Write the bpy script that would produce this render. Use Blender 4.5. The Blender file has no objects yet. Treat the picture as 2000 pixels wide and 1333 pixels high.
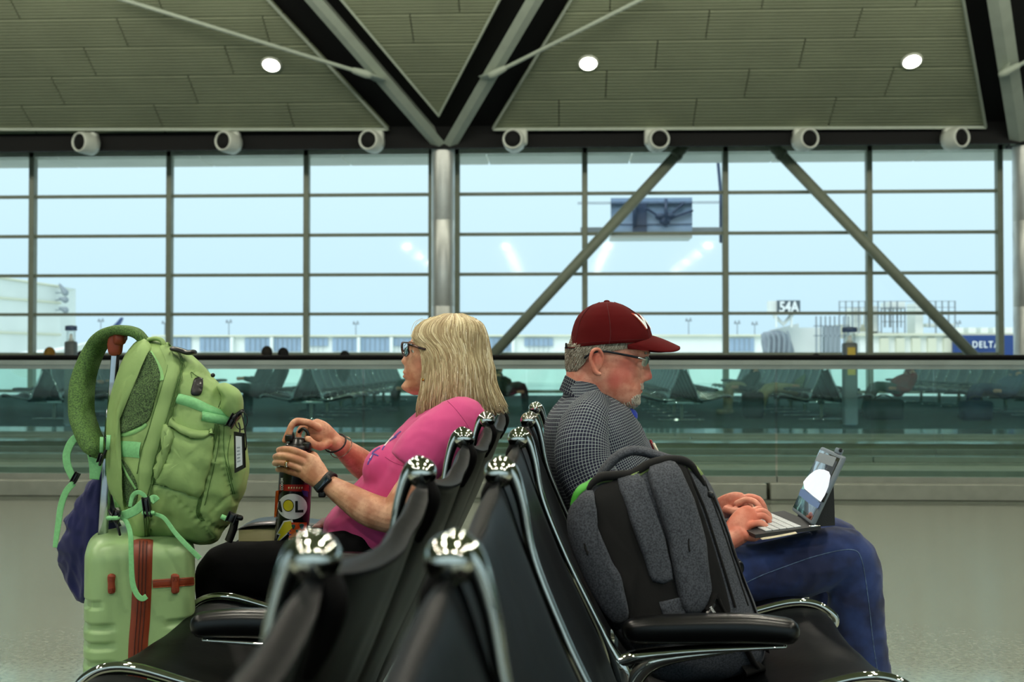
import bpy, bmesh, math, random
from mathutils import Vector as V, Matrix, noise
from mathutils.bvhtree import BVHTree
random.seed(7)
sc = bpy.context.scene
COL = sc.collection
PI = math.pi
# ------------------------------------------------------------------ camera
FPX = 2150.0
CAM = V((0, 0, 1.0))
YAW = -math.atan(92 / FPX)
PIT = math.atan(35.5 / FPX)
FW = V((math.sin(YAW) * math.cos(PIT), math.cos(YAW) * math.cos(PIT), math.sin(PIT)))
RT = V((math.cos(YAW), -math.sin(YAW), 0))
UP = RT.cross(FW)
FH = V((math.sin(YAW), math.cos(YAW), 0))
cd = bpy.data.cameras.new('camera')
cam = bpy.data.objects.new('camera', cd)
COL.objects.link(cam)
mm = Matrix((RT, UP, -FW)).transposed().to_4x4()
mm.translation = CAM
cam.matrix_world = mm
cd.lens = FPX / 2000 * 36
cd.sensor_width = 36
cd.clip_start = 0.02
cd.clip_end = 3000
cd.dof.use_dof = True
cd.dof.focus_distance = 2.72
cd.dof.aperture_fstop = 5.6
sc.camera = cam
# ------------------------------------------------------------------ world and exposure
w = bpy.data.worlds.new('overcast_sky')
sc.world = w
w.use_nodes = True
nt = w.node_tree
bgn = nt.nodes['Background']
tc = nt.nodes.new('ShaderNodeTexCoord')
sx = nt.nodes.new('ShaderNodeSeparateXYZ')
rp = nt.nodes.new('ShaderNodeValToRGB')
nt.links.new(tc.outputs['Generated'], sx.inputs[0])
nt.links.new(sx.outputs[2], rp.inputs[0])
rp.color_ramp.elements[0].position = 0.0
rp.color_ramp.elements[0].color = (.56, .80, .93, 1)
rp.color_ramp.elements[1].position = .22
rp.color_ramp.elements[1].color = (.70, .94, .99, 1)
nt.links.new(rp.outputs[0], bgn.inputs[0])
bgn.inputs[1].default_value = 1.0
sc.view_settings.view_transform = 'Standard'
sc.view_settings.look = 'None'
sc.view_settings.gamma = 1
sc.view_settings.exposure = 0.12
sc.view_settings.use_curve_mapping = False
sc.cycles.use_denoising = True
sc.cycles.max_bounces = 8
sc.cycles.transparent_max_bounces = 24
sc.cycles.diffuse_bounces = 4
sc.cycles.glossy_bounces = 4
sc.cycles.caustics_reflective = False
sc.cycles.caustics_refractive = False
sc.cycles.sample_clamp_indirect = 6


def area_light(name, loc, sx_, sy_, power, col, label, rot=(0, 0, 0)):
    l = bpy.data.lights.new(name, 'AREA')
    l.shape = 'RECTANGLE'
    l.size = sx_
    l.size_y = sy_
    l.energy = power
    l.color = col
    o = bpy.data.objects.new(name, l)
    o.location = loc
    o.rotation_euler = rot
    COL.objects.link(o)
    return o


sun = bpy.data.lights.new('added_soft_sun', 'SUN')  # soft sun, added to brighten the pale buildings outside
sun.energy = 1.7
sun.angle = math.radians(50)
sun.color = (1, .98, .95)
so_ = bpy.data.objects.new('added_soft_sun', sun)
so_.rotation_euler = (math.radians(42), 0, math.radians(-25))
COL.objects.link(so_)
# unseen fill light, added above the frame to brighten the sloping ceiling
area_light('added_ceiling_fill', (0, 17.5, 9.2), 60, 1.0, 1750, (1.0, .97, .82), '', (math.radians(105), 0, 0))

# ------------------------------------------------------------------ pixel -> world helpers (2000 x 1333 frame)
def ray(x, y):
    return FW + RT * ((x - 1000) / FPX) + UP * ((666.5 - y) / FPX)


def P(x, y, d):
    return CAM + ray(x, y) * d


def onY(x, y, Y):
    r = ray(x, y)
    return CAM + r * ((Y - CAM.y) / r.y)


# ------------------------------------------------------------------ materials
def srgb(r, g, b):
    f = lambda c: (c / 255) / 12.92 if c / 255 <= .04045 else ((c / 255 + .055) / 1.055) ** 2.4
    return (f(r), f(g), f(b), 1)


def nd(nt, typ, **kw):
    n = nt.nodes.new('ShaderNode' + typ)
    for k, v in kw.items():
        setattr(n, k, v)
    return n


def M(name, col, rough=.5, metal=0, var=None, bump=None, emit=None, coat=0, sheen=0, spec=None, stretch=None):
    """var = (scale, amount, second colour or None); bump = (scale, strength[, distance])"""
    m = bpy.data.materials.new(name)
    m.use_nodes = True
    nt = m.node_tree
    b = nt.nodes['Principled BSDF']
    if len(col) == 3:
        col = srgb(*col)
    b.inputs['Base Color'].default_value = col
    b.inputs['Roughness'].default_value = rough
    b.inputs['Metallic'].default_value = metal
    if coat:
        b.inputs['Coat Weight'].default_value = coat
        b.inputs['Coat Roughness'].default_value = .1
    if sheen:
        b.inputs['Sheen Weight'].default_value = sheen
    if spec is not None:
        b.inputs['Specular IOR Level'].default_value = spec
    tc = nd(nt, 'TexCoord')
    src = tc.outputs['Object']
    if stretch:
        mp = nd(nt, 'Mapping')
        mp.inputs['Scale'].default_value = stretch
        nt.links.new(src, mp.inputs[0])
        src = mp.outputs[0]
    if var:
        n = nd(nt, 'TexNoise')
        n.inputs['Scale'].default_value = var[0]
        n.inputs['Detail'].default_value = 4
        nt.links.new(src, n.inputs['Vector'])
        r = nd(nt, 'ValToRGB')
        c2 = var[2] if len(var) > 2 and var[2] else tuple(c * (1 - var[1]) for c in col[:3]) + (1,)
        if len(c2) == 3:
            c2 = srgb(*c2)
        r.color_ramp.elements[0].position = .38
        r.color_ramp.elements[1].position = .62
        r.color_ramp.elements[0].color = c2
        r.color_ramp.elements[1].color = col
        nt.links.new(n.outputs['Fac'], r.inputs[0])
        nt.links.new(r.outputs[0], b.inputs['Base Color'])
    if bump:
        n = nd(nt, 'TexNoise')
        n.inputs['Scale'].default_value = bump[0]
        n.inputs['Detail'].default_value = 3
        nt.links.new(src, n.inputs['Vector'])
        bp = nd(nt, 'Bump')
        bp.inputs['Strength'].default_value = bump[1]
        bp.inputs['Distance'].default_value = bump[2] if len(bump) > 2 else .002
        nt.links.new(n.outputs['Fac'], bp.inputs['Height'])
        nt.links.new(bp.outputs[0], b.inputs['Normal'])
    if emit:
        b.inputs['Emission Color'].default_value = emit[0]
        b.inputs['Emission Strength'].default_value = emit[1]
    return m


def glass_mat(name, tint, refl=1.0, rough=.02, ior=1.5):
    m = bpy.data.materials.new(name)
    m.use_nodes = True
    nt = m.node_tree
    nt.nodes.clear()
    out = nd(nt, 'OutputMaterial')
    t = nd(nt, 'BsdfTransparent')
    t.inputs[0].default_value = tint
    g = nd(nt, 'BsdfGlossy')
    g.inputs['Roughness'].default_value = rough
    fr = nd(nt, 'Fresnel')
    fr.inputs[0].default_value = ior
    mu = nd(nt, 'Math', operation='MULTIPLY')
    mu.inputs[1].default_value = refl
    mx = nd(nt, 'MixShader')
    nt.links.new(fr.outputs[0], mu.inputs[0])
    nt.links.new(mu.outputs[0], mx.inputs[0])
    nt.links.new(t.outputs[0], mx.inputs[1])
    nt.links.new(g.outputs[0], mx.inputs[2])
    nt.links.new(mx.outputs[0], out.inputs[0])
    return m


# ------------------------------------------------------------------ objects
def tag(o, label=None, cat=None, group=None, kind=None):
    if label: o['label'] = label
    if cat: o['category'] = cat
    if group: o['group'] = group
    if kind: o['kind'] = kind
    return o


def thing(name, label, cat, loc=(0, 0, 0), rz=0, group=None, kind=None):
    o = bpy.data.objects.new(name, None)
    o.empty_display_size = .1
    COL.objects.link(o)
    o.location = loc
    o.rotation_euler = (0, 0, rz)
    return tag(o, label, cat, group, kind)


def root_of(o):
    while o.parent:
        o = o.parent
    return o


def ob(name, bm, mat, parent=None, local=False, smooth=True, base=None, kind=None, label=None, angle=None):
    """bm is in world coordinates unless local; parts keep zero transform inside their thing"""
    if isinstance(bm, bpy.types.Mesh):
        me = bm
    else:
        bmesh.ops.recalc_face_normals(bm, faces=bm.faces)
        me = bpy.data.meshes.new(name)
        bm.to_mesh(me)
        bm.free()
    if not me.materials:
        for m in (mat if isinstance(mat, (list, tuple)) else [mat]):
            me.materials.append(m)
    if smooth:
        me.polygons.foreach_set('use_smooth', [True] * len(me.polygons))
        if angle:
            me.set_sharp_from_angle(angle=math.radians(angle))
    o = bpy.data.objects.new(name, me)
    COL.objects.link(o)
    if parent:
        o.parent = parent
        if not local:
            r = root_of(parent)
            me.transform(Matrix.Translation(-r.location))
    elif base is not None:
        me.transform(Matrix.Translation(-V(base)))
        o.location = base
    if kind: o['kind'] = kind
    if label: o['label'] = label
    return o


def dup_tree(src, loc, rz, label, group=None, skip=()):
    r = src.copy()
    COL.objects.link(r)
    r.location = loc
    r.rotation_euler = (0, 0, rz)
    r['label'] = label
    if group: r['group'] = group
    for ch in list(src.children):
        if ch.name.split('.')[0] in skip: continue
        c = ch.copy()
        COL.objects.link(c)
        c.parent = r
        for g in list(ch.children):
            q = g.copy()
            COL.objects.link(q)
            q.parent = c
    return r


# ------------------------------------------------------------------ geometry
def nb():
    return bmesh.new()


def box(bm, c, s, rot=None):
    m = Matrix.Translation(V(c)) @ (rot.to_4x4() if rot is not None else Matrix()) @ Matrix.Diagonal((s[0], s[1], s[2], 1))
    return bmesh.ops.create_cube(bm, size=1, matrix=m)['verts']


def rbox(bm, c, s, r=.01, rot=None, seg=3):
    b = bmesh.new()
    bmesh.ops.create_cube(b, size=1, matrix=Matrix.Diagonal((s[0], s[1], s[2], 1)))
    bmesh.ops.bevel(b, geom=list(b.edges), offset=min(r, min(s) * .49), segments=seg, profile=.5, affect='EDGES')
    m = Matrix.Translation(V(c)) @ (rot.to_4x4() if rot is not None else Matrix())
    bmesh.ops.transform(b, matrix=m, verts=b.verts)
    merge(bm, b)


def merge(bm, b):
    me = bpy.data.meshes.new('tmp')
    b.to_mesh(me)
    b.free()
    bm.from_mesh(me)
    bpy.data.meshes.remove(me)


def ball(bm, c, r, rot=None, u=20, v=12):
    if not hasattr(r, '__len__'): r = (r, r, r)
    m = Matrix.Translation(V(c)) @ (rot.to_4x4() if rot is not None else Matrix()) @ Matrix.Diagonal((r[0], r[1], r[2], 1))
    bmesh.ops.create_uvsphere(bm, u_segments=u, v_segments=v, radius=1, matrix=m)


def cr(rows, k=5, closed=False):
    """Catmull-Rom through rows of equal-length tuples"""
    n = len(rows)
    if k <= 1 or n < 3:
        return [tuple(r) for r in rows]
    out = []
    rng = range(n if closed else n - 1)
    for i in rng:
        if closed:
            a, b, c, d = rows[i - 1], rows[i], rows[(i + 1) % n], rows[(i + 2) % n]
        else:
            a, b, c, d = rows[max(i - 1, 0)], rows[i], rows[i + 1], rows[min(i + 2, n - 1)]
        for j in range(k):
            t = j / k
            out.append(tuple(.5 * (2 * q + (r - p) * t + (2 * p - 5 * q + 4 * r - s) * t * t + (3 * q - p - 3 * r + s) * t ** 3)
                             for p, q, r, s in zip(a, b, c, d)))
    if not closed:
        out.append(tuple(rows[-1]))
    return out


def sweep(bm, rows, n=14, ref=None, k=5, cap='round', closed=False, pw=2.0, uv=False, mi=0):
    """rows: (x,y,z,ra[,rb]); ra lies across ref, rb along ref"""
    ref = V(ref) if ref is not None else FH
    rows = [tuple(r) if len(r) >= 5 else tuple(r) + (r[3],) for r in rows]
    rows = cr(rows, k, closed)
    pts = [V(r[:3]) for r in rows]
    N = len(pts)
    fr = []
    for i in range(N):
        if closed:
            t = pts[(i + 1) % N] - pts[i - 1]
        else:
            t = pts[min(i + 1, N - 1)] - pts[max(i - 1, 0)]
        if t.length < 1e-9: t = V((0, 0, 1))
        t.normalize()
        e2 = ref - t * ref.dot(t)
        if e2.length < .05:
            alt = V((0, 0, 1)) if abs(t.z) < .9 else V((1, 0, 0))
            e2 = alt - t * alt.dot(t)
            if fr: e2 = fr[-1][2] - t * fr[-1][2].dot(t)
        e2.normalize()
        fr.append((t, t.cross(e2), e2))
    rings = []
    seq = []
    if cap == 'round' and not closed:
        for q in (.97, .8, .45):
            seq.append((0, -math.sqrt(max(0, 1 - (1 - q) ** 2)) if 0 else -q, math.sqrt(1 - q * q)))
    seq += [(i, 0, 1) for i in range(N)]
    if cap == 'round' and not closed:
        for q in (.45, .8, .97):
            seq.append((N - 1, q, math.sqrt(1 - q * q)))
    ln = 0
    lens = []
    last = None
    for i, q, s in seq:
        t, e1, e2 = fr[i]
        ra, rb = max(rows[i][3], 1e-5), max(rows[i][4], 1e-5)
        c = pts[i] + t * q * min(ra, rb)
        if last is not None: ln += (c - last).length
        last = c
        lens.append(ln)
        ring = []
        for j in range(n):
            a = 2 * PI * j / n
            ca, sa = math.cos(a), math.sin(a)
            if pw != 2.0:
                ca = math.copysign(abs(ca) ** (2 / pw), ca)
                sa = math.copysign(abs(sa) ** (2 / pw), sa)
            ring.append(bm.verts.new(c + e1 * ra * s * ca + e2 * rb * s * sa))
        rings.append(ring)
    uvl = bm.loops.layers.uv.verify() if uv else None
    circ = 2 * PI * (sum(r[3] + r[4] for r in rows) / (2 * N))
    R_ = len(rings)
    for i in range(R_ if closed else R_ - 1):
        for j in range(n):
            i2, j2 = (i + 1) % R_, (j + 1) % n
            f = bm.faces.new((rings[i][j], rings[i][j2], rings[i2][j2], rings[i2][j]))
            f.material_index = mi
            if uv:
                uu = [(j / n) * circ, ((j + 1) / n) * circ]
                vv = [lens[i], lens[i2]]
                for lp, co in zip(f.loops, ((uu[0], vv[0]), (uu[1], vv[0]), (uu[1], vv[1]), (uu[0], vv[1]))):
                    lp[uvl].uv = co
    if cap and not closed:
        bm.faces.new(rings[0][::-1]).material_index = mi
        bm.faces.new(rings[-1]).material_index = mi
    return rings


def L(rows):
    """(px,py,d,ra[,rb]) -> world rows"""
    out = []
    for r in rows:
        p = P(r[0], r[1], r[2])
        out.append((p.x, p.y, p.z) + tuple(r[3:]))
    return out


def lathe(bm, prof, n=32, mat=None):
    mat = mat or Matrix()
    rings = []
    for r, z in prof:
        if r < 1e-6:
            rings.append([bm.verts.new(mat @ V((0, 0, z)))])
        else:
            rings.append([bm.verts.new(mat @ V((r * math.cos(2 * PI * j / n), r * math.sin(2 * PI * j / n), z))) for j in range(n)])
    for a, b in zip(rings, rings[1:]):
        for j in range(n):
            j2 = (j + 1) % n
            if len(a) == 1 and len(b) == 1: continue
            if len(a) == 1: bm.faces.new((a[0], b[j2], b[j]))
            elif len(b) == 1: bm.faces.new((a[j], a[j2], b[0]))
            else: bm.faces.new((a[j], a[j2], b[j2], b[j]))


def pillow(bm, outline, d0, hd, p=2.6, rings=9, k=4, cen=None, wob=0, both=True):
    """closed outline in px at depth d0 (or d0(x,y)) puffed to +-hd along the depth axis"""
    o = cr(outline, k, True)
    n = len(o)
    cx, cy = cen or (sum(a[0] for a in o) / n, sum(a[1] for a in o) / n)
    df = d0 if callable(d0) else (lambda x, y: d0)
    sides = (1, -1) if both else (1,)
    edge = [bm.verts.new(P(a[0], a[1], df(a[0], a[1]))) for a in o]
    for sgn in sides:
        prev = edge
        for i in range(1, rings + 1):
            a = i / rings * PI / 2
            r, h = max(math.cos(a), 0) ** (2 / p), math.sin(a) ** (2 / p)
            if i == rings:
                c = bm.verts.new(P(cx, cy, df(cx, cy) - sgn * hd))
                for j in range(n):
                    bm.faces.new((prev[j], prev[(j + 1) % n], c))
            else:
                cur = []
                for q in o:
                    x, y = cx + (q[0] - cx) * r, cy + (q[1] - cy) * r
                    co = P(x, y, df(x, y) - sgn * hd * h)
                    if wob:
                        co += FH * wob * noise.noise(co * 14) * h + FH * wob * .6 * noise.noise(co * 34) * h
                    cur.append(bm.verts.new(co))
                for j in range(n):
                    bm.faces.new((prev[j], prev[(j + 1) % n], cur[(j + 1) % n], cur[j]))
                prev = cur


class Surf:
    """real surface to lay patches, seams and straps on"""
    def __init__(self, bm):
        bm.normal_update()
        self.t = BVHTree.FromBMesh(bm)
        self.last = 2.5

    def ok(self, x, y):
        return self.t.ray_cast(CAM, ray(x, y).normalized())[0] is not None

    def hit(self, x, y, off=0.0):
        r = ray(x, y)
        loc, nor, i, dist = self.t.ray_cast(CAM, r.normalized())
        if loc is None:
            q = P(x, y, self.last)
            loc, nor, i, dist = self.t.find_nearest(q)
            if nor.dot(r) > 0: nor = -nor
            return q.lerp(loc, .0) + nor * off, nor
        if nor.dot(r) > 0: nor = -nor
        self.last = (loc - CAM).dot(FW)
        return loc + nor * off, nor


def patch(bm, sf, outline, h, k=4, rings=5, p=3.0, lift=.0005):
    o = cr(outline, k, True) if k > 1 else list(outline)
    n = len(o)
    cx, cy = sum(a[0] for a in o) / n, sum(a[1] for a in o) / n
    sf.hit(cx, cy)
    prev = None
    for i in range(0, rings + 1):
        a = i / rings * PI / 2
        r, hh = max(math.cos(a), 0) ** (2 / p), math.sin(a) ** (2 / p)
        if i == rings:
            c = bm.verts.new(sf.hit(cx, cy, h + lift)[0])
            for j in range(n):
                bm.faces.new((prev[j], prev[(j + 1) % n], c))
        else:
            cur = [bm.verts.new(sf.hit(cx + (q[0] - cx) * r, cy + (q[1] - cy) * r, h * hh + (lift if i else -.002))[0]) for q in o]
            if prev:
                for j in range(n):
                    bm.faces.new((prev[j], prev[(j + 1) % n], cur[(j + 1) % n], cur[j]))
            prev = cur


def strip(bm, sf, pts, wpx, h, k=5, lift=.0008, seg=4):
    """band laid on a surface: pts (x,y[,w]) in px"""
    pts = [tuple(p) if len(p) > 2 else (p[0], p[1], wpx) for p in pts]
    c = cr(pts, k)
    prev = None
    for i, q in enumerate(c):
        a, b = c[max(i - 1, 0)], c[min(i + 1, len(c) - 1)]
        tx, ty = b[0] - a[0], b[1] - a[1]
        l = math.hypot(tx, ty) or 1
        nx, ny = -ty / l, tx / l
        row = []
        for j in range(seg + 1):
            s = j / seg * 2 - 1
            hh = h * (1 - abs(s) ** 4) + lift
            row.append(bm.verts.new(sf.hit(q[0] + nx * s * q[2] / 2, q[1] + ny * s * q[2] / 2, hh)[0]))
        if prev:
            for j in range(seg):
                bm.faces.new((prev[j], prev[j + 1], row[j + 1], row[j]))
        prev = row


def cord(bm, sf, pts, r, k=5, off=None, n=6):
    c = cr([tuple(p[:2]) for p in pts], k)
    rows = []
    for q in c:
        p = sf.hit(q[0], q[1], r * .3 if off is None else off)[0]
        rows.append((p.x, p.y, p.z, r))
    sweep(bm, rows, n=n, k=1, cap='flat')


def drape_poly(bm, sf, pts, off, cuts=5):
    b = bmesh.new()
    b.faces.new([b.verts.new((x, y, 0)) for x, y in pts])
    bmesh.ops.triangulate(b, faces=b.faces)
    bmesh.ops.subdivide_edges(b, edges=b.edges, cuts=cuts, use_grid_fill=True)
    bmesh.ops.remove_doubles(b, verts=b.verts, dist=1e-5)
    for v in b.verts: v.co = sf.hit(v.co.x, v.co.y, off)[0]
    merge(bm, b)


def text_mesh(s, size=1.0, bold=0.0, extrude=0.0, space=1.0):
    cu = bpy.data.curves.new('lettering', 'FONT')
    cu.body = s
    cu.size = size
    cu.offset = bold
    cu.extrude = extrude
    cu.align_x = 'CENTER'
    cu.align_y = 'CENTER'
    cu.space_character = space
    o = bpy.data.objects.new('tmp', cu)
    COL.objects.link(o)
    bpy.context.view_layer.update()
    dg = bpy.context.evaluated_depsgraph_get()
    me = bpy.data.meshes.new_from_object(o.evaluated_get(dg))
    bpy.data.objects.remove(o)
    bpy.data.curves.remove(cu)
    return me


def drape_text(bm, sf, s, cx, cy, hpx, rot=0, bold=0.02, off=.0012, sxk=1.0, fn=None, extr=.0):
    me = text_mesh(s, 1.0, bold)
    b = bmesh.new()
    b.from_mesh(me)
    bpy.data.meshes.remove(me)
    bmesh.ops.triangulate(b, faces=b.faces)
    bmesh.ops.subdivide_edges(b, edges=[e for e in b.edges if e.calc_length() > .15], cuts=2)
    ca, sa = math.cos(rot), math.sin(rot)
    k = hpx / .7
    for v in b.verts:
        x, y = v.co.x * k * sxk, v.co.y * k
        X, Y = cx + x * ca + y * sa, cy - (y * ca - x * sa)
        v.co = fn(X, Y) if fn else sf.hit(X, Y, off)[0]
    merge(bm, b)


def flat_text(bm, s, org, ex, ey, h, bold=.02, thick=.01, sxk=1.0, space=1.0):
    me = text_mesh(s, 1.0, bold, .5, space)
    ez = ex.cross(ey)
    k = h / .7
    m = Matrix((ex * k * sxk, ey * k, ez * thick)).transposed().to_4x4()
    m.translation = V(org)
    me.transform(m)
    bm.from_mesh(me)
    bpy.data.meshes.remove(me)


def fuse(bm, voxel=.0025, smooth=4, fac=.5, name='fused'):
    bmesh.ops.recalc_face_normals(bm, faces=bm.faces)
    me = bpy.data.meshes.new(name)
    bm.to_mesh(me)
    bm.free()
    o = bpy.data.objects.new(name, me)
    COL.objects.link(o)
    r = o.modifiers.new('r', 'REMESH')
    r.mode = 'VOXEL'
    r.voxel_size = voxel
    if smooth:
        s = o.modifiers.new('s', 'SMOOTH')
        s.factor = fac
        s.iterations = smooth
    bpy.context.view_layer.update()
    dg = bpy.context.evaluated_depsgraph_get()
    out = bpy.data.meshes.new_from_object(o.evaluated_get(dg))
    bpy.data.objects.remove(o)
    bpy.data.meshes.remove(me)
    b = bmesh.new()
    b.from_mesh(out)
    bpy.data.meshes.remove(out)
    return b


def wrinkle(bm, amp, sc_, seed=0, stretch=(1, 1, 1), mask=None):
    bm.normal_update()
    off = V((seed * 3.1, seed * 1.7, seed * 5.3))
    for v in bm.verts:
        c = V((v.co.x * stretch[0], v.co.y * stretch[1], v.co.z * stretch[2])) * sc_ + off
        n = noise.noise(c)
        n = 1 - abs(n) * 2.2
        k = mask(v.co) if mask else 1
        v.co += v.normal * amp * (n - .5) * k


def interp(tab, y):
    if y <= tab[0][0]: return tab[0][1:]
    for a, b in zip(tab, tab[1:]):
        if y <= b[0]:
            t = (y - a[0]) / (b[0] - a[0])
            return tuple(p + (q - p) * t for p, q in zip(a[1:], b[1:]))
    return tab[-1][1:]
# ================================================================== materials of the place
m_floor = M('terrazzo_floor', (158, 165, 150), .13, var=(60, .25), bump=(220, .05, .0005), spec=.5)
m_carpet = M('dark_carpet', (48, 66, 62), .9, var=(30, .35), bump=(300, .4))
m_steel = M('painted_steel_grey', (184, 195, 180), .45, var=(3, .08))
m_mull = M('mullion_grey', (140, 148, 130), .45, var=(4, .1))
m_white = M('white_paint', (236, 240, 230), .4, var=(5, .06))
m_black = M('black_paint', (2, 2, 2), .8, var=(6, .3))
m_panel = M('perforated_panel', (144, 152, 124), .6, var=(.8, .12))
m_soffit = M('soffit_grey', (235, 238, 228), .6, var=(1, .08))
m_chrome = M('polished_aluminium', (205, 205, 198), .035, 1, var=(40, .06))
m_colsteel = M('brushed_steel_column', (218, 220, 216), .32, .5, var=(2, .12))
m_rubber = M('black_rubber', (2, 2, 3), .75, var=(9, .3), spec=.12)
m_alu = M('satin_aluminium', (150, 152, 140), .35, .8, var=(5, .12))
m_base = M('base_panel_metal', (132, 134, 122), .45, .3, var=(9, .12), bump=(160, .05))
m_deck = M('polished_deck', (150, 148, 118), .16, .85, var=(5, .12))
m_tread = M('walkway_tread', (70, 78, 76), .35, .5, var=(8, .2))
m_glassg = glass_mat('green_balustrade_glass', (.965, .985, .98, 1), .35)
m_glassn = glass_mat('teal_balustrade_glass', (.80, .935, .905, 1), .45)
m_glassw = glass_mat('window_glass', (.985, .998, 1, 1), .22, .06)
m_concrete = M('apron_concrete', (212, 218, 212), .8, var=(.05, .15))

# ================================================================== floor
YW = 30.0
bm = nb()
box(bm, (0, 2.0, -.1), (110, 28.0, .2))
tag(ob('floor', bm, m_floor, base=(0, 8, 0)), 'polished speckled terrazzo floor with soft window reflections', kind='structure')
nt = m_floor.node_tree
b = nt.nodes['Principled BSDF']
# fine speckle of the terrazzo chips
vo = nd(nt, 'TexVoronoi')
vo.inputs['Scale'].default_value = 110
tcn = nd(nt, 'TexCoord')
nt.links.new(tcn.outputs['Object'], vo.inputs['Vector'])
rr = nd(nt, 'ValToRGB')
rr.color_ramp.elements[0].position = .0
rr.color_ramp.elements[0].color = (.5, .5, .5, 1)
rr.color_ramp.elements[1].position = .35
rr.color_ramp.elements[1].color = (1, 1, 1, 1)
nt.links.new(vo.outputs['Color'], rr.inputs[0])
mxx = nd(nt, 'Mix', data_type='RGBA', blend_type='MULTIPLY')
mxx.inputs[0].default_value = .35
old = b.inputs['Base Color'].links[0].from_socket
nt.links.new(old, mxx.inputs[6])
nt.links.new(rr.outputs[0], mxx.inputs[7])
nt.links.new(mxx.outputs[2], b.inputs['Base Color'])
bm = nb()
box(bm, (0, 23.55, -.09), (110, 13.1, .2))
tag(ob('floor_carpet', bm, m_carpet, base=(0, 23, 0)), 'dark carpet under the far waiting seats', kind='structure')

# ================================================================== window wall beyond the seats
def wz(y, Y=YW, x=900):
    return onY(x, y, Y).z


rows_z = [wz(382, x=600), wz(460, x=600), wz(537.5, x=600), wz(614, x=600), wz(692, x=600)]
z_head = wz(293, x=600)
z_low = .12
cols1 = [-1265, -1000, -732, -466, -200, 66, 333, 600, 843]
cols2 = [893, 1142, 1416, 1696, 1950]
cols3 = [2068, 2334, 2600, 2866, 3132]


def make_window(name, cols, label):
    r = thing(name, None, None, (onY(cols[0], 690, YW).x, YW, 0), kind='structure')
    xs = [onY(c, 500, YW).x for c in cols]
    for x in xs:
        bm = nb()
        rbox(bm, (x, YW - .06, (z_head + .0) / 2), (.15, .24, z_head), .015, seg=1)
        ob('mullion', bm, m_mull, r, smooth=False)
    zs = [z_low] + rows_z[::-1] + [z_head]
    for z in zs[:-1]:
        bm = nb()
        rbox(bm, ((xs[0] + xs[-1]) / 2, YW - .02, z), (xs[-1] - xs[0], .14, .085), .01, seg=1)
        ob('transom', bm, m_mull, r, smooth=False)
    for i in range(len(xs) - 1):
        for j in range(len(zs) - 1):
            bm = nb()
            box(bm, ((xs[i] + xs[i + 1]) / 2, YW + .02, (zs[j] + zs[j + 1]) / 2), (xs[i + 1] - xs[i] - .1, .02, zs[j + 1] - zs[j] - .06))
            ob('pane', bm, m_glassw, r, smooth=False)
    return r


make_window('window_1', cols1, '')
make_window('window_2', cols2, '')
make_window('window_3', cols3, '')
# head rail and outside soffit
bm = nb()
zt, zb = wz(286), wz(303)
box(bm, (0, YW - .12, (zt + zb) / 2), (110, .12, zt - zb))
tag(ob('trim_1', bm, m_white, base=(0, YW, zt), smooth=False), 'grey head rail along the top of the window wall', kind='structure')
bm = nb()
zov = wz(303)
for i in range(-10, 11):
    box(bm, (i * 4.0, YW + .85, zov + .06), (3.96, 1.35, .12))
tag(ob('trim_2', bm, m_soffit, base=(0, YW + 1, zov), smooth=False), 'pale roof overhang outside the window wall', kind='structure')
bm = nb()
box(bm, (0, 29.25, wz(286) + .1), (110, 1.6, .2))  # hidden closing strip, added to keep light from leaking in
tag(ob('trim_3', bm, m_mull, base=(0, 29, 6.8), smooth=False), 'unseen ceiling strip behind the black fascia, added to close a light leak', kind='structure')
# black fascia
YC = 28.0
zf1, zf0 = onY(900, 246, YC + .2).z + .35, onY(900, 289, YC + .2).z
bm = nb()
box(bm, (0, YC + .25, (zf1 + zf0) / 2), (110, .1, zf1 - zf0))
tag(ob('wall_fascia', bm, m_black, base=(0, YC + .2, zf0), smooth=False), 'long black fascia above the window wall', kind='structure')
# ---- sloping ceiling: rises towards the viewer
SL = .62
pc0 = onY(857, 251, YC)


def onC(x, y, lift=0):
    r = ray(x, y)
    # z = z0 + SL*(YC-Y) + lift
    z0 = pc0.z + lift
    t = (z0 + SL * YC - CAM.z - SL * CAM.y) / (r.z + SL * r.y)
    return CAM + r * t


CN = V((0, SL, 1)).normalized()           # up through the ceiling


def cz(Y):
    return pc0.z + SL * (YC - Y)


YTOP = 22.0
r_ceil = thing('ceiling', None, None, (0, YC, pc0.z), kind='structure')
bm = nb()
q = [V((-55, YC + .3, cz(YC + .3) + .22)), V((55, YC + .3, cz(YC + .3) + .22)), V((55, YTOP, cz(YTOP) + .22)), V((-55, YTOP, cz(YTOP) + .22))]
vs = [bm.verts.new(p) for p in q] + [bm.verts.new(p + CN * .15) for p in q]
bm.faces.new(vs[:4]); bm.faces.new(vs[4:][::-1])
for i in range(4): bm.faces.new((vs[i], vs[(i + 1) % 4], vs[4 + (i + 1) % 4], vs[4 + i]))
ob('backing', bm, m_black, r_ceil, smooth=False)


def lineX(pa, pb):
    """x of the ceiling line through two image points as a function of Y"""
    a, b_ = onC(*pa), onC(*pb)
    return lambda Y: a.x + (b_.x - a.x) * (Y - a.y) / (b_.y - a.y)


rowY = [onC(1400, y).y for y in (250, 193, 136, 78, 20, -38, -96, -155)]
regions = [(lambda Y: -30.0, lineX((757, 250), (525, 0)), [-13.5, -11.2, -8.4, -6.7]),
           (lineX((857, 225), (668, 0)), lineX((857, 225), (975, 0)), []),
           (lineX((963, 250), (1115, 0)), lineX((1923, 246), (1880, 0)), [5.1, 7.9]),
           (lineX((2110, 250), (2250, 0)), lineX((3000, 250), (2960, 0)), [])]
apexY = onC(857, 225).y


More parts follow.
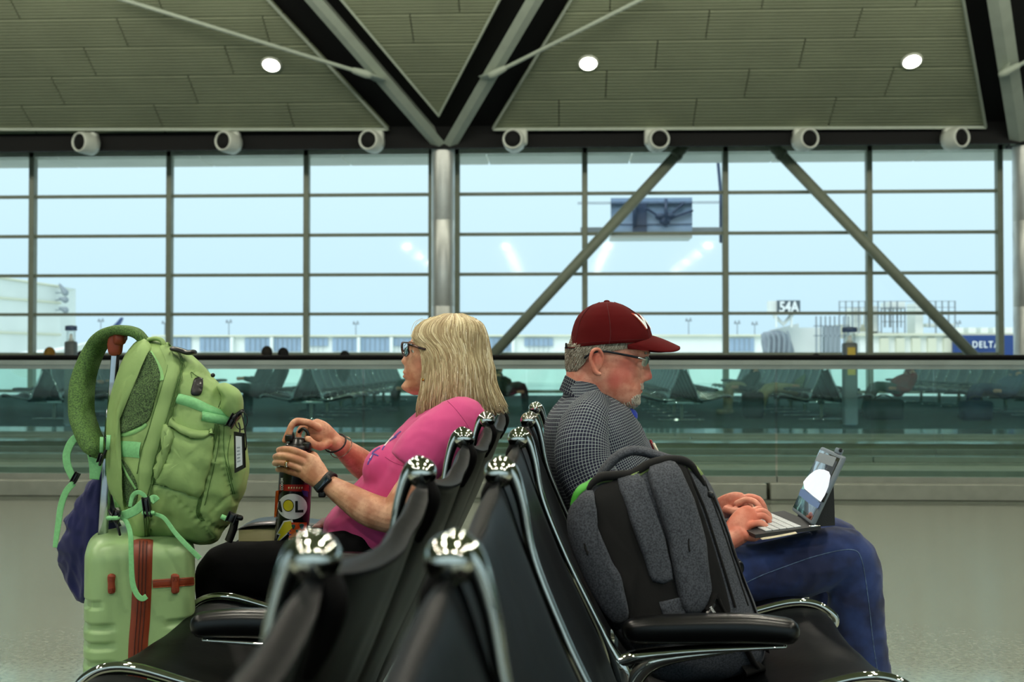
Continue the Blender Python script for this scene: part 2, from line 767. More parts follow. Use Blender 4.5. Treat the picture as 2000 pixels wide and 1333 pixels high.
def tile(x00, x01, x10, x11, Ya, Yb, parent):
    """corrugated ceiling panel; a = far row edge, b = near row edge (x00,x01 at Ya, x10,x11 at Yb)"""
    bm = nb()
    N = 9
    prev = None
    for i in range(N):
        for (s, dep) in ((0, 0), (.62, 0), (.66, .028), (.96, .028)):
            t = (i + s) / N
            Y = Ya + (Yb - Ya) * t
            xa, xb = x00 + (x10 - x00) * t, x01 + (x11 - x01) * t
            z = cz(Y) + dep
            row = (bm.verts.new((xa, Y, z)), bm.verts.new((xb, Y, z)))
            if prev: bm.faces.new((prev[0], prev[1], row[1], row[0]))
            prev = row
    a, c = [(x00, x01, Ya), (x10, x11, Yb)]
    qs = [bm.verts.new((x, Y, cz(Y) + .08)) for x, Y in ((a[0], Ya), (a[1], Ya), (c[1], Yb), (c[0], Yb))]
    bm.faces.new(qs)
    ob('panel', bm, m_panel, parent, smooth=False)


for ri, (fl, frt, seams) in enumerate(regions):
    for k in range(len(rowY) - 1):
        Ya, Yb = rowY[k] - .012, rowY[k + 1] + .012
        if ri == 1:
            if Yb > apexY: continue
            Ya = min(Ya, apexY - .02)
        xa0, xa1, xb0, xb1 = fl(Ya), frt(Ya), fl(Yb), frt(Yb)
        off = (k % 3) * 1.15
        cuts = []
        x = math.ceil((min(xa0, xb0)) / 3.4) * 3.4 + off - 3.4
        while x < max(xa1, xb1):
            if x > max(xa0, xb0) + .4 and x < min(xa1, xb1) - .4: cuts.append(x)
            x += 3.4
        e0, e1 = (xa0, xb0), None
        for c in cuts + [None]:
            e1 = (c - .012, c - .012) if c is not None else (xa1, xb1)
            tile(e0[0], e1[0], e0[1], e1[1], Ya, Yb, r_ceil)
            e0 = (c + .012, c + .012) if c is not None else None
# edge trims of the panel fields
bm = nb()
for a, c in (((-200, 251), (757, 251)), ((757, 251), (525, 0)), ((963, 250), (1115, 0)), ((963, 251), (1925, 247)), ((1925, 247), (1881, 0)),
             ((857, 225), (668, 0)), ((857, 225), (975, 0))):
    p, q = onC(*a), onC(*c)
    e = q + (q - p) * (.35 if c[1] == 0 else 0)
    p -= CN * .02; e -= CN * .02
    sweep(bm, [(*p, .035, .06), (*e, .035, .06)], n=4, ref=CN, k=1, cap='flat')
ob('edge_trim', bm, m_steel, r_ceil, smooth=False)
# flat roof over the hall
bm = nb()
box(bm, (0, 18.2, cz(YTOP) + .12), (110, 7.8, .2))
box(bm, (0, 1.8, 6.3), (110, 25.2, .2))
box(bm, (0, 14.35, 8.6), (110, .15, 4.7))
tag(ob('ceiling_flat', bm, m_panel, base=(0, 3, cz(YTOP)), smooth=False), 'flat ceiling over the seats, out of the picture', kind='structure')

# ---- roof beams (grey steel in the black channels)
def beam(a, c, wd, label, name='roof_beam'):
    bm = nb()
    p, q = onC(*a, lift=-.25), onC(*c, lift=-.25)
    q = q + (q - p) * .3
    sweep(bm, [(*p, wd / 2, .05), (*q, wd / 2, .05)], n=4, ref=CN, k=1, cap='flat', pw=2)
    p2, q2 = p + CN * .25, q + CN * .25
    sweep(bm, [(*p2, .03, .28), (*q2, .03, .28)], n=4, ref=CN, k=1, cap='flat')
    return tag(ob(name, bm, m_steel, base=p, smooth=False), label, 'beam', kind='structure')


beam((858, 284), (612, 0), .36, 'grey steel roof beam running up and left from the column head')
beam((878, 284), (1044, 0), .36, 'grey steel roof beam running up and right from the column head')
beam((1992, 280), (1950, 0), .46, 'grey steel roof beam at the right edge above the side column')


def rod(a, c, clev, label):
    r = thing('tie_rod', label, 'rod', onC(*c, lift=-.5), group='thin roof tie rods')
    bm = nb()
    p, q = onC(*a, lift=-.3), onC(*c, lift=-.55)
    sweep(bm, [(*p, .05), (*q, .05)], n=8, k=1)
    ob('bar', bm, m_steel, r)
    bm = nb()
    d = (q - p).normalized()
    sweep(bm, [(*(q - d * .25), .075), (*(q + d * .02), .10), (*(q + d * .1), .09)], n=10, k=3)
    e = onC(*clev, lift=-.3)
    sweep(bm, [(*(q + d * .05), .05, .14), (*e, .04, .22)], n=8, ref=V((0, -1, 0)), k=1)
    ob('clevis', bm, m_steel, r)


rod((230, -4), (712, 144), (742, 156), 'thin tie rod slanting to the left roof beam')
rod((1262, -6), (967, 143), (950, 152), 'thin tie rod slanting to the right roof beam')
rod((2120, 60), (1966, 140), (1962, 135), 'short tie rod end on the beam at the right edge')

# ---- recessed downlights in the slope
m_lamp = M('downlight_glow', (255, 250, 225), .5, emit=((1, .97, .80, 1), 14))
rotC = V((0, 0, 1)).rotation_difference(CN).to_matrix()
for (x, y, lab) in ((530, 126, 'glowing downlight in the left ceiling field'), (1149, 123, 'glowing downlight beside the right roof beam'),
                    (1781, 119, 'glowing downlight near the right edge of the ceiling')):
    c = onC(x, y)
    r = thing('downlight', lab, 'light', c, group='round downlights in the ceiling')
    m = Matrix.Translation(c) @ rotC.to_4x4()
    bm = nb()
    lathe(bm, [(.20, -.035), (.235, -.035), (.245, -.01), (.245, .02), (.20, .02)], 32, m)
    ob('trim_ring', bm, m_white, r)
    bm = nb()
    lathe(bm, [(0, -.03), (.20, -.03), (.20, .01), (0, .01)], 32, m)
    ob('lamp', bm, m_lamp, r)
# downlights of the flat ceiling over the seats (they show in the chrome)
m_lamp2 = M('downlight_glow_overhead', (255, 250, 225), .5, emit=((1, .94, .80, 1), 390))
lm = None
for i, x in enumerate((-7, -2.4, 2.2, 6.8)):
    for j, y in enumerate((-3.6, .8, 5.2, 9.6)):
        if lm is None:
            bm = nb()
            lathe(bm, [(0, 0), (.16, 0), (.16, .05), (0, .05)], 20)
            lm = ob('downlight', bm, m_lamp2)
            o = lm
        else:
            o = lm.copy(); COL.objects.link(o)
        o.location = (x, y, 6.17)
        tag(o, 'round downlight in the flat ceiling above the seats', 'light', 'downlights above the seats')

# ---- air jet nozzles on the fascia
noz = None
for i, (x, y, ax) in enumerate(((153, 277, -.55), (434, 275, -.40), (718, 273, -.25), (1001, 271, -.08), (1289, 271, .12), (1583, 270, .32), (1880, 268, .5))):
    c = onY(x, y, 27.75)
    r = thing('air_nozzle', 'white round air nozzle on the black fascia, ' + ('first', 'second', 'third', 'fourth', 'fifth', 'sixth', 'seventh')[i] + ' from the left of the row',
              'air nozzle', c, group='white air nozzles along the fascia')
    # barrel points back into the fascia; its mouth looks at the hall
    tgt = onY(x, y, 28.25)
    tgt = V((c.x - ax * -.55, 28.25, c.z - .02)) if 0 else V((c.x + (.22 if ax < 0 else -.22) * min(1, abs(ax) * 2.2), 28.25, c.z + .02))
    d = (tgt - c).normalized()
    m = Matrix.Translation(c) @ V((0, 0, 1)).rotation_difference(d).to_matrix().to_4x4()
    bm = nb()
    lathe(bm, [(.205, .34), (.205, .02), (.225, -.01), (.245, 0), (.262, .03), (.275, .1), (.29, .3), (.29, .46), (0, .46)], 36, m)
    ob('barrel', bm, m_white, r)
    bm = nb()
    lathe(bm, [(0, .05), (.206, .04), (.2055, .30), (0, .30)], 32, m)
    ob('core', bm, m_black, r)
    bm = nb()
    rbox(bm, (c.x + (.16 if ax < 0 else -.16), 28.08, c.z + .10), (.42, .3, .42), .08)
    ob('mounting', bm, m_white, r)

# ---- steel columns
def column(xl, xr, Y, label, name):
    a, b_ = onY(xl, 400, Y), onY(xr, 400, Y)
    zt = onY((xl + xr) / 2, 286, Y).z
    rr_ = (b_.x - a.x) / 2
    c = V(((a.x + b_.x) / 2, Y, 0))
    r = thing(name, None, None, c, kind='structure')
    bm = nb()
    lathe(bm, [(rr_, 0), (rr_, zt * .36), (rr_ * .985, zt * .362), (rr_, zt * .364), (rr_, zt * .7), (rr_ * .985, zt * .702), (rr_, zt * .704), (rr_, zt), (0, zt)], 40, Matrix.Translation(c))
    ob('steel_jacket', bm, m_colsteel, r, angle=40)
    bm = nb()
    box(bm, c + V((0, 0, zt + .04)), (rr_ * 2.3, rr_ * 2.2, .1))
    ob('cap_plate', bm, m_black, r, smooth=False)


column(843, 888, 28.6, '', 'column')
column(1979, 2030, 28.6, '', 'column')

# ---- diagonal braces in front of the glass
for (a, c, lab) in (((1372, 248), (962, 694), 'grey diagonal brace leaning down to the left across the windows'),
                    ((1474, 248), (1902, 696), 'grey diagonal brace leaning down to the right across the windows')):
    p, q = onY(*a, 29.5), onY(*c, 29.5)
    bm = nb()
    e = q + (q - p) * .25
    sweep(bm, [(*p, .145), (*e, .145)], n=18, k=1, cap='flat')
    for t in (.12, .125):
        s_ = p.lerp(q, t)
        dd = (q - p).normalized()
        sweep(bm, [(*(s_ - dd * .05), .17), (*(s_ + dd * .05), .17)], n=18, k=1, cap='flat')
    tag(ob('brace', bm, m_mull, base=p), lab, 'brace', 'diagonal braces', 'structure')

# ================================================================== moving walkways
YB = [8.0, 9.65, 10.45, 12.6]
names = ('nearest, running right across the picture', 'second behind the nearest', 'third from the viewer', 'farthest from the viewer')
for wi, Y in enumerate(YB):
    near = wi == 0
    r = thing('balustrade', 'green glass balustrade of the moving walkway with black handrail, ' + names[wi], 'balustrade', (0, Y, 0), group='glass balustrades of the moving walkways')
    bm = nb()
    sweep(bm, [(-26, Y, 1.012, .019, .042), (26, Y, 1.012, .019, .042)], n=16, ref=(0, 1, 0), k=1, cap='flat', pw=3)
    ob('handrail', bm, m_rubber, r)
    bm = nb()
    box(bm, (0, Y - .012, .975), (52, .07, .03))
    box(bm, (0, Y, .945), (52, .045, .034))
    box(bm, (0, Y - .004, .961), (52, .05, .006))
    ob('rail_profile', bm, m_alu, r, smooth=False)
    x = -25.0 + (onY(1793, 800, 8.0).x + 24.0) % 2.99 if near else -25 + wi * .8
    while x < 25:
        bm = nb()
        box(bm, (x + 1.49, Y + .0, .52), (2.972, .012, .84))
        ob('glass_panel', bm, m_glassn if near else m_glassg, r, smooth=False)
        bm = nb()
        box(bm, (x + 1.49, Y + .0, .135), (2.98, .04, .045))
        ob('glass_shoe', bm, m_base, r, smooth=False)
        x += 2.99
    if near or wi == 3:
        x = -25.0 + (onY(1772, 960, 8.0).x + 24.0) % 4.4
        while x < 25:
            bm = nb()
            rbox(bm, (x + 2.2, Y - .02, .058), (4.375, .16, .115), .006, seg=1)
            ob('base_panel', bm, m_base, r, smooth=False)
            x += 4.4
    else:
        bm = nb()
        box(bm, (0, Y, .05), (52, .18, .12))
        ob('base_panel', bm, m_base, r, smooth=False)
for k, (ya, yb) in enumerate(((YB[0] + .1, YB[1] - .1), (YB[2] + .1, YB[3] - .1))):
    bm = nb()
    y0, y1 = ya + .22, yb - .22
    y0, y1 = ((8.12, 9.1), (10.9, 11.8))[k]
    box(bm, (0, (y0 + y1) / 2, .02), (52, y1 - y0, .03))
    r = tag(ob('walkway_belt', bm, m_tread, base=(0, ya, 0), smooth=False), ('nearer' if k == 0 else 'farther') + ' moving walkway belt between glass balustrades', 'walkway', 'moving walkway belts')
    bm = nb()
    for yy, w_ in (((9.35, .46),), ((10.68, .40),))[k]:
        box(bm, (0, yy, .05), (52, w_, .08))
    ob('skirt', bm, m_base, r, smooth=False)
    bm = nb()
    for yy, w_ in (((8.07, .08),), ((12.15, .6),))[k]:
        box(bm, (0, yy, .06), (52, w_, .09))
    ob('deck', bm, m_deck, r, smooth=False)
bm = nb()
box(bm, (0, (YB[1] + YB[2]) / 2, .07), (52, .72, .1))
tag(ob('walkway_median', bm, m_deck, base=(0, 10.3, 0), smooth=False), 'metal deck between the two moving walkways', 'deck', kind='structure')

# end walls, back wall with its windows (behind the viewer)
bm = nb()
for s in (-1, 1): box(bm, (s * 50, 8, 5), (.3, 46, 12))
tag(ob('wall_ends', bm, m_soffit, base=(0, 8, 0), smooth=False), 'far end walls of the hall', kind='structure')
r = thing('window_4', None, None, (0, -9, 0), kind='structure')
bm = nb()
for i in range(-12, 13): box(bm, (i * 3.6, -9, 3.6), (.15, .24, 7.2))
for z in (.1, 1.1, 2.2, 3.3, 4.4, 5.5, 7.2): box(bm, (0, -9, z), (90, .14, .085))
ob('mullion', bm, m_mull, r, smooth=False)
bm = nb()
box(bm, (0, -9.1, 9.2), (100, .3, 4.0))
ob('upper_wall', bm, m_soffit, r, smooth=False)
bm = nb()
box(bm, (0, -9.6, -.1), (110, 5, .2))
tag(ob('floor_rear', bm, m_floor, base=(0, -10, 0)), 'terrazzo floor behind the viewer', kind='structure')

# ================================================================== outside
ZG = -4.6
bm = nb()
box(bm, (0, 530, ZG - .1), (1600, 1000, .2))
tag(ob('ground_apron', bm, m_concrete, base=(0, 60, ZG), smooth=False), 'pale concrete apron outside', kind='structure')
bm = nb()
box(bm, (0, -510, ZG - .1), (1600, 1000, .2))
tag(ob('ground_rear', bm, m_concrete, base=(0, -60, ZG), smooth=False), 'pale ground behind the hall', kind='structure')
m_bwhite = M('hazy_white_cladding', (238, 242, 238), .7, var=(.3, .05))  # distance haze is mixed into these pale colours
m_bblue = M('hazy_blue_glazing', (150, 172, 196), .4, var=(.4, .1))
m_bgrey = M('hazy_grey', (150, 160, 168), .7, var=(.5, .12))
m_bbeige = M('hazy_beige', (222, 222, 200), .7, var=(.2, .08))
m_navy = M('navy_livery', (36, 66, 128), .5, var=(.4, .1))
m_red = M('red_paint', (205, 60, 60), .5, var=(2, .1))
m_lett = M('white_lettering', (240, 244, 246), .5, var=(9, .03))


def pb(bm, x0, y0, x1, y1, d, th):
    """upright block whose front face spans a picture rectangle at distance d"""
    a, c = onY(x0, y1, d), onY(x1, y0, d)
    box(bm, ((a.x + c.x) / 2, d + th / 2, (a.z + c.z) / 2), (abs(c.x - a.x), th, abs(c.z - a.z)))


# low terminal far away: every bay of glazing a part
D = 260
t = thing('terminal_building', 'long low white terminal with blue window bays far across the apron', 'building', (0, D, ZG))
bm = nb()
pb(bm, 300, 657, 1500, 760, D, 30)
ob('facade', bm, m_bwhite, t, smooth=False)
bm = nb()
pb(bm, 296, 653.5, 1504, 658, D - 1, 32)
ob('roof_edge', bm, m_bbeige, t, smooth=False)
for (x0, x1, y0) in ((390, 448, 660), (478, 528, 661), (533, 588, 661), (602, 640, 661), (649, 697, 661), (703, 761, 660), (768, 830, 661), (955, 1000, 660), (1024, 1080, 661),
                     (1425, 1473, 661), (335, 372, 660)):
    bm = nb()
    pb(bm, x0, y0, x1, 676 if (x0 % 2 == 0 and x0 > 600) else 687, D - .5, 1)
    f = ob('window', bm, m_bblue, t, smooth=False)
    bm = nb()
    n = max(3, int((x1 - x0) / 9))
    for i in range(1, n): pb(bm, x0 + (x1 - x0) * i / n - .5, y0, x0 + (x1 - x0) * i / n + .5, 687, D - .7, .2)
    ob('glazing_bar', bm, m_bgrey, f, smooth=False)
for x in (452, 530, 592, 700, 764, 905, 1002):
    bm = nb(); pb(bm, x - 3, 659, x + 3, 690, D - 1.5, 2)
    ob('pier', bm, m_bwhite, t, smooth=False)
# white hangar block at the left
D = 95
t = thing('hangar_building', 'large pale flat-roofed building beyond the windows at the left edge', 'building', (onY(60, 690, D).x, D, ZG))
bm = nb()
zt0, zt1 = onY(-80, 533, D).z, onY(118, 560, 112).z
a, c = onY(-260, 600, 90), onY(118, 600, 112)
vs = [bm.verts.new(v) for v in ((a.x, a.y, ZG), (c.x, c.y, ZG), (c.x, c.y, zt1), (a.x, a.y, onY(-260, 505, 90).z),
                                (a.x, a.y + 40, ZG), (c.x * 1.3, c.y * 1.3, ZG), (c.x * 1.3, c.y * 1.3, zt1), (a.x, a.y + 40, onY(-260, 505, 90).z))]
for f in ((0, 1, 2, 3), (5, 4, 7, 6), (1, 5, 6, 2), (4, 0, 3, 7), (3, 2, 6, 7)): bm.faces.new([vs[i] for i in f])
ob('facade', bm, m_bwhite, t, smooth=False)
for yy0, yy1 in ((505, 560), (560, 592), (640, 654)):
    bm = nb()
    p, q = onY(-260, yy0, 89.9), onY(119, yy1, 111.8)
    sweep(bm, [(p.x, p.y, p.z, .12), (q.x, q.y, q.z, .12)], n=4, k=1, cap='flat')
    ob('cladding_band', bm, m_bbeige, t, smooth=False)
bm = nb()
for (y0, y1) in ((556, 572), (583, 586), (602, 606)):
    p = onY(122, y0, 111); q = onY(124, y1, 111)
    sweep(bm, [(p.x - .3, 111, p.z, .12), (p.x + .3, 111, q.z, .35)], n=6, k=1)
    sweep(bm, [(p.x - 1.2, 111.5, q.z, .06), (p.x, 111, q.z, .06)], n=6, k=1)
ob('roof_light', bm, m_bgrey, t)
# aircraft wing with its upturned tip
D = 70
t = thing('aircraft_wing', 'white aircraft wing with red and blue upturned tip behind the green backpack', 'aircraft', (onY(150, 690, D).x, D, 0))
bm = nb()
sweep(bm, L([(60, 712, D, .9, 2.4), (110, 694, D, .45, 2.0), (160, 679, D, .22, 1.5), (190, 668, D, .15, 1.0), (208, 656, D, .12, .7)]), n=12, k=4)
ob('wing', bm, m_bwhite, t)
bm = nb()
sweep(bm, L([(207, 656.5, D, .12, .7), (218, 646, D, .12, .6), (226, 638, D, .1, .5)]), n=10, k=3)
ob('red_tip', bm, m_red, t, label='red band of the wing tip')
bm = nb()
sweep(bm, L([(226, 638, D, .1, .5), (233, 630, D, .09, .4), (238, 622, D, .05, .3)]), n=10, k=3)
ob('blue_tip', bm, m_navy, t, label='dark blue end of the wing tip')
# light masts on the horizon
for i, (x, y) in enumerate(((197, 628), (322, 632), (447, 630), (695, 633), (1345, 627), (1440, 632), (1871, 632), (1474, 634))):
    D = 380
    bm = nb()
    p = onY(x, y, D)
    sweep(bm, [(p.x, D, ZG, .3), (p.x, D, p.z, .18)], n=6, k=1, cap='flat')
    box(bm, (p.x, D, p.z), (2.2, .5, .5)); box(bm, (p.x + .6, D, p.z + .6), (.6, .5, .8)); box(bm, (p.x - .7, D, p.z + .5), (.5, .5, .8))
    tag(ob('light_mast', bm, m_bgrey, base=(p.x, D, ZG), smooth=False), 'thin grey floodlight mast far on the apron', 'light mast', 'floodlight masts on the horizon')
# gate sign
D = 62
t = thing('gate_sign', 'grey gate sign reading 54A standing above the boarding bridge', 'sign', onY(1535, 613, D))
bm = nb()
pb(bm, 1519, 587, 1563, 613, D, .9)
ob('sign_box', bm, M('sign_grey', (88, 100, 108), .5, var=(2, .1)), t, smooth=False)
bm = nb()
pb(bm, 1501, 588, 1519, 612, D + .3, .5)
ob('side_panel', bm, m_bwhite, t, smooth=False)
bm = nb()
flat_text(bm, '54A', onY(1541, 601, D - .06), V((1, 0, 0)), V((0, 0, 1)), .58, bold=.03, thick=.05, sxk=.78)
ob('lettering', bm, m_lett, t, smooth=False)
bm = nb()
for x in (1515, 1545): pb(bm, x, 613, x + 3, 640, D + .2, .2)
p, q = onY(1515, 620, D + .3), onY(1545, 640, D + .3)
sweep(bm, L([(1513, 618, D, .12), (1530, 634, D, .12), (1546, 616, D, .12)]), n=6, k=1)
ob('bracket', bm, m_bwhite, t, smooth=False)
# boarding bridge
D = 64
t = thing('boarding_bridge', 'white passenger boarding bridge with grey folding canopy outside the right windows', 'boarding bridge', (onY(1700, 690, D).x, D, ZG))
bm = nb()
pillow(bm, [(1486, 654), (1500, 648), (1520, 645), (1536, 652), (1546, 668), (1549, 700), (1500, 704), (1490, 690)], D - .5, 1.6, p=4, k=2)
ob('canopy', bm, M('canopy_fabric', (142, 150, 160), .8, var=(3, .15)), t)
for i in range(5):
    bm = nb()
    x = 1500 + i * 10
    sweep(bm, L([(x - 6 + i, 652 - i, D - 2.2, .07), (x + 2, 664, D - 2.3, .07), (x, 700, D - 2.2, .07)]), n=6, k=3)
    ob('canopy_fold', bm, m_bgrey, t)
bm = nb()
vv = [(1500, 646), (1560, 632), (1562, 702), (1549, 702), (1546, 668), (1534, 650)]
a = [bm.verts.new(P(x, y, D - .8)) for x, y in vv]; c = [bm.verts.new(P(x, y, D + 2)) for x, y in vv]
bm.faces.new(a); bm.faces.new(c[::-1])
for i in range(len(vv)): bm.faces.new((a[i], a[(i + 1) % len(vv)], c[(i + 1) % len(vv)], c[i]))
ob('cab', bm, m_bwhite, t, smooth=False)
bm = nb(); pb(bm, 1549, 640, 1606, 706, D, 3); ob('cab_side', bm, m_bwhite, t, smooth=False)
bm = nb(); pb(bm, 1610, 636, 1642, 706, D + 1, .4); ob('stair_panel', bm, m_bgrey, t, smooth=False)
bm = nb(); pb(bm, 1640, 634, 1700, 660, D + 2, 3); ob('service_box', bm, m_bbeige, t, smooth=False)
bm = nb()
for i in range(8):
    pb(bm, 1594 + i * 9, 618, 1596 + i * 9, 706, D - 1, .15)
for y in (636, 655): pb(bm, 1590, y, 1660, y + 2, D - 1, .15)
ob('stair_rail', bm, m_bgrey, t, smooth=False)
bm = nb(); pb(bm, 1680, 655, 2100, 706, D - 1, 3.4); ob('tunnel', bm, m_bwhite, t, smooth=False)
bm = nb(); pb(bm, 1676, 651, 2100, 656, D - 1.3, 4); ob('tunnel_roof', bm, m_bbeige, t, smooth=False)
for i in range(7):
    bm = nb(); pb(bm, 1720 + i * 31, 661, 1736 + i * 31, 705, D - 1.25, .3)
    ob('wall_panel', bm, m_bbeige, t, smooth=False)
bm = nb(); pb(bm, 1863, 655, 1990, 700, D - 1.6, .3); lv = ob('blue_panel', bm, m_navy, t, smooth=False, label='blue panel with white lettering')
bm = nb()
flat_text(bm, 'DELTA', onY(1925, 674, D - 1.72), V((1, 0, 0)), V((0, 0, 1)), .36, bold=.012, thick=.05, sxk=.8, space=1.28)
ob('lettering', bm, m_lett, lv, smooth=False)
for (x0, x1, yt, n) in ((1640, 1866, 588, 18), (1722, 1768, 602, 6)):
    bm = nb()
    for y in (yt, yt + 12, yt + 26): pb(bm, x0, y, x1, y + 1.6, D + .5, .12)
    for i in range(n + 1):
        x = x0 + (x1 - x0) * i / n
        if 9 < i < 14 and n == 18: continue
        pb(bm, x - .7, yt, x + .9, 640 if i % 3 else 655, D + .5, .12)
    ob('roof_railing', bm, m_bgrey, t, smooth=False)
bm = nb()
for (x0, y0, x1, y1) in ((1668, 600, 1682, 640), (1700, 598, 1716, 655), (1735, 590, 1768, 604), (1788, 592, 1803, 652), (1660, 648, 1720, 654), (1722, 650, 1765, 655), (1810, 632, 1865, 638)):
    pb(bm, x0, y0, x1, y1, D + 1, 1.6)
ob('roof_unit', bm, m_bwhite, t, smooth=False)
for i in range(5):
    bm = nb(); pb(bm, 1868 + i * 24, 640, 1882 + i * 24, 651, D, 1.4)
    ob('roof_vent', bm, m_bwhite, t, smooth=False)
# hanging gondola of blue glass outside the upper windows
D = 33
t = thing('service_gondola', 'blue glass walled hanging platform outside the upper windows', 'platform', onY(1272, 465, D))
m_bg2 = M('blue_tinted_panel', (160, 188, 222), .4, var=(2, .12))
m_bg3 = M('dark_blue_metal', (72, 90, 122), .4, var=(2, .1))
bm = nb(); pb(bm, 1193, 386, 1352, 455, D, .06); ob('glass_screen', bm, m_bg2, t, smooth=False)
bm = nb(); pb(bm, 1236, 397, 1263, 455, D - .1, .1); ob('dark_panel', bm, m_bg3, t, smooth=False)
bm = nb(); pb(bm, 1193, 455, 1352, 465, D - .3, 1.0); ob('floor_edge', bm, m_bwhite, t, smooth=False)
bm = nb()
for y in (394, 397): pb(bm, 1128, y, 1412, y + 1.2, D - .1, .08)
pb(bm, 1193, 437, 1352, 440, D - .15, .06)
ob('guard_rail', bm, m_bg3, t, smooth=False)
bm = nb(); pb(bm, 1134, 444, 1193, 453, D, .3); pb(bm, 1352, 444, 1412, 452, D, .3); ob('walk_plank', bm, m_bgrey, t, smooth=False)
bm = nb()
sweep(bm, L([(1402, 312, D, .05), (1408, 380, D, .05), (1408, 472, D, .05)]), n=6, k=1)
ob('hanger', bm, m_bg3, t)
bm = nb()
for p, q in (((1264, 408), (1290, 425)), ((1312, 425), (1352, 412)), ((1310, 420), (1335, 397))):
    sweep(bm, L([(*p, D - .2, .035), (*q, D - .2, .035)]), n=6, k=1)
for x in (1240, 1301): pb(bm, x - 3, 388, x + 3, 442, D - .2, .08)
ball(bm, P(1290, 423, D - .2), (.16, .1, .1)); ball(bm, P(1308, 422, D - .2), (.16, .1, .1)); ball(bm, P(1299, 432, D - .2), (.16, .1, .14))
ob('winch', bm, m_bg3, t)
# ================================================================== tandem benches
m_sling = M('black_sling_vinyl', (5, 7, 9), .42, var=(5, .25), bump=(60, .10, .003), spec=.10)
m_pad = M('arm_pad_urethane', (5, 6, 7), .3, var=(8, .2), spec=.35)
BANG = YAW + math.atan(99 / FPX)
STEP = .597
G = .049                      # half gap between the two rows of finials


def prof_sweep(rows, s, v=0, **kw):
    """rows (du,z,r[,rb]) in the frame plane, s = +1 right row, -1 left row"""
    bm = kw.pop('bm')
    sweep(bm, [(s * (G + r[0]), v, r[1]) + tuple(r[2:]) for r in rows], ref=(0, 1, 0), **kw)


RAIL = [(.004, .868, .011, .012), (.016, .856, .010, .011), (.028, .82, .0075, .009), (.043, .749, .0062, .008), (.083, .650, .0062, .008), (.125, .563, .0066, .008),
        (.150, .512, .008, .009), (.166, .478, .013, .012), (.178, .45, .020, .014), (.188, .41, .020, .014), (.204, .378, .013, .012), (.25, .360, .009, .010),
        (.35, .373, .008, .009), (.5, .412, .008, .009), (.60, .438, .009, .010), (.66, .436, .009, .010), (.70, .412, .009, .009), (.706, .39, .008, .008), (.69, .372, .006, .007)]
ARMB = [(.172, .458, .014, .013), (.190, .464, .013, .014), (.22, .472, .012, .017), (.32, .484, .009, .019), (.47, .493, .005, .017)]
WEB = [(.190, .39, .018, .013), (.206, .430, .018, .013), (.232, .456, .016, .013), (.28, .470, .011, .014), (.38, .484, .005, .014)]
PADR = [(.205, .516, .021, .022), (.26, .519, .025, .026), (.40, .522, .026, .026), (.475, .518, .023, .025)]
BACK = [(-.004, .846), (.006, .825), (.032, .75), (.072, .65), (.114, .56), (.146, .49), (.170, .43), (.186, .392)]
SEAT = [(.205, .375), (.25, .346), (.35, .358), (.5, .397), (.6, .423), (.665, .421), (.69, .398)]


def sling_mesh(path, s, top_roll, sag, folds):
    bm = nb()
    rows = cr([(a, c) for a, c in path], 6)
    nv = 22
    v0, v1 = .014, STEP - .014
    T = .012
    fr, bk = [], []
    N = len(rows)
    for i, (du, z) in enumerate(rows):
        a, b_ = rows[max(i - 1, 0)], rows[min(i + 1, N - 1)]
        tx, tz = b_[0] - a[0], b_[1] - a[1]
        l = math.hypot(tx, tz)
        nx, nz = -tz / l, tx / l         # towards the sitter / up
        f1, f2 = [], []
        ti = i / (N - 1)
        end = min(1, math.sin(PI * min(ti * 7, .5)) if ti < .5 else math.sin(PI * min((1 - ti) * 7, .5)))
        for j in range(nv + 1):
            t = j / nv
            sg = math.sin(PI * t)
            dn = -sag * sg ** .8
            dn += folds * (math.sin(t * 11 + ti * 2.2 + .8) * .6 + math.sin(t * 23 + ti * 5) * .3) * sg * (1 - ti * .3)
            th = T * (.35 + .65 * min(1, math.sin(PI * t) * 3.2)) * (.55 + .45 * end)
            roll = top_roll * math.exp(-(ti / .035) ** 2)
            zz = z - (.020 * sg if top_roll else 0) * math.exp(-(ti / .25) ** 2)
            v = v0 + (v1 - v0) * t
            f1.append(bm.verts.new((s * (G + du + nx * (dn + th + roll)), v, zz + nz * (dn + th + roll))))
            f2.append(bm.verts.new((s * (G + du + nx * (dn - th - roll)), v, zz + nz * (dn - th - roll))))
        fr.append(f1); bk.append(f2)
    for i in range(N - 1):
        for j in range(nv):
            bm.faces.new((fr[i][j], fr[i][j + 1], fr[i + 1][j + 1], fr[i + 1][j]))
            bm.faces.new((bk[i][j], bk[i + 1][j], bk[i + 1][j + 1], bk[i][j + 1]))
    for i in (0, N - 1):
        for j in range(nv): bm.faces.new((fr[i][j], fr[i][j + 1], bk[i][j + 1], bk[i][j]))
    for j in (0, nv):
        for i in range(N - 1): bm.faces.new((fr[i][j], fr[i + 1][j], bk[i + 1][j], bk[i][j]))
    return bm


def mk(bm, name, mat, angle=50):
    bmesh.ops.recalc_face_normals(bm, faces=bm.faces)
    me = bpy.data.meshes.new(name)
    bm.to_mesh(me); bm.free()
    me.materials.append(mat)
    me.polygons.foreach_set('use_smooth', [True] * len(me.polygons))
    if angle: me.set_sharp_from_angle(angle=math.radians(angle))
    return me


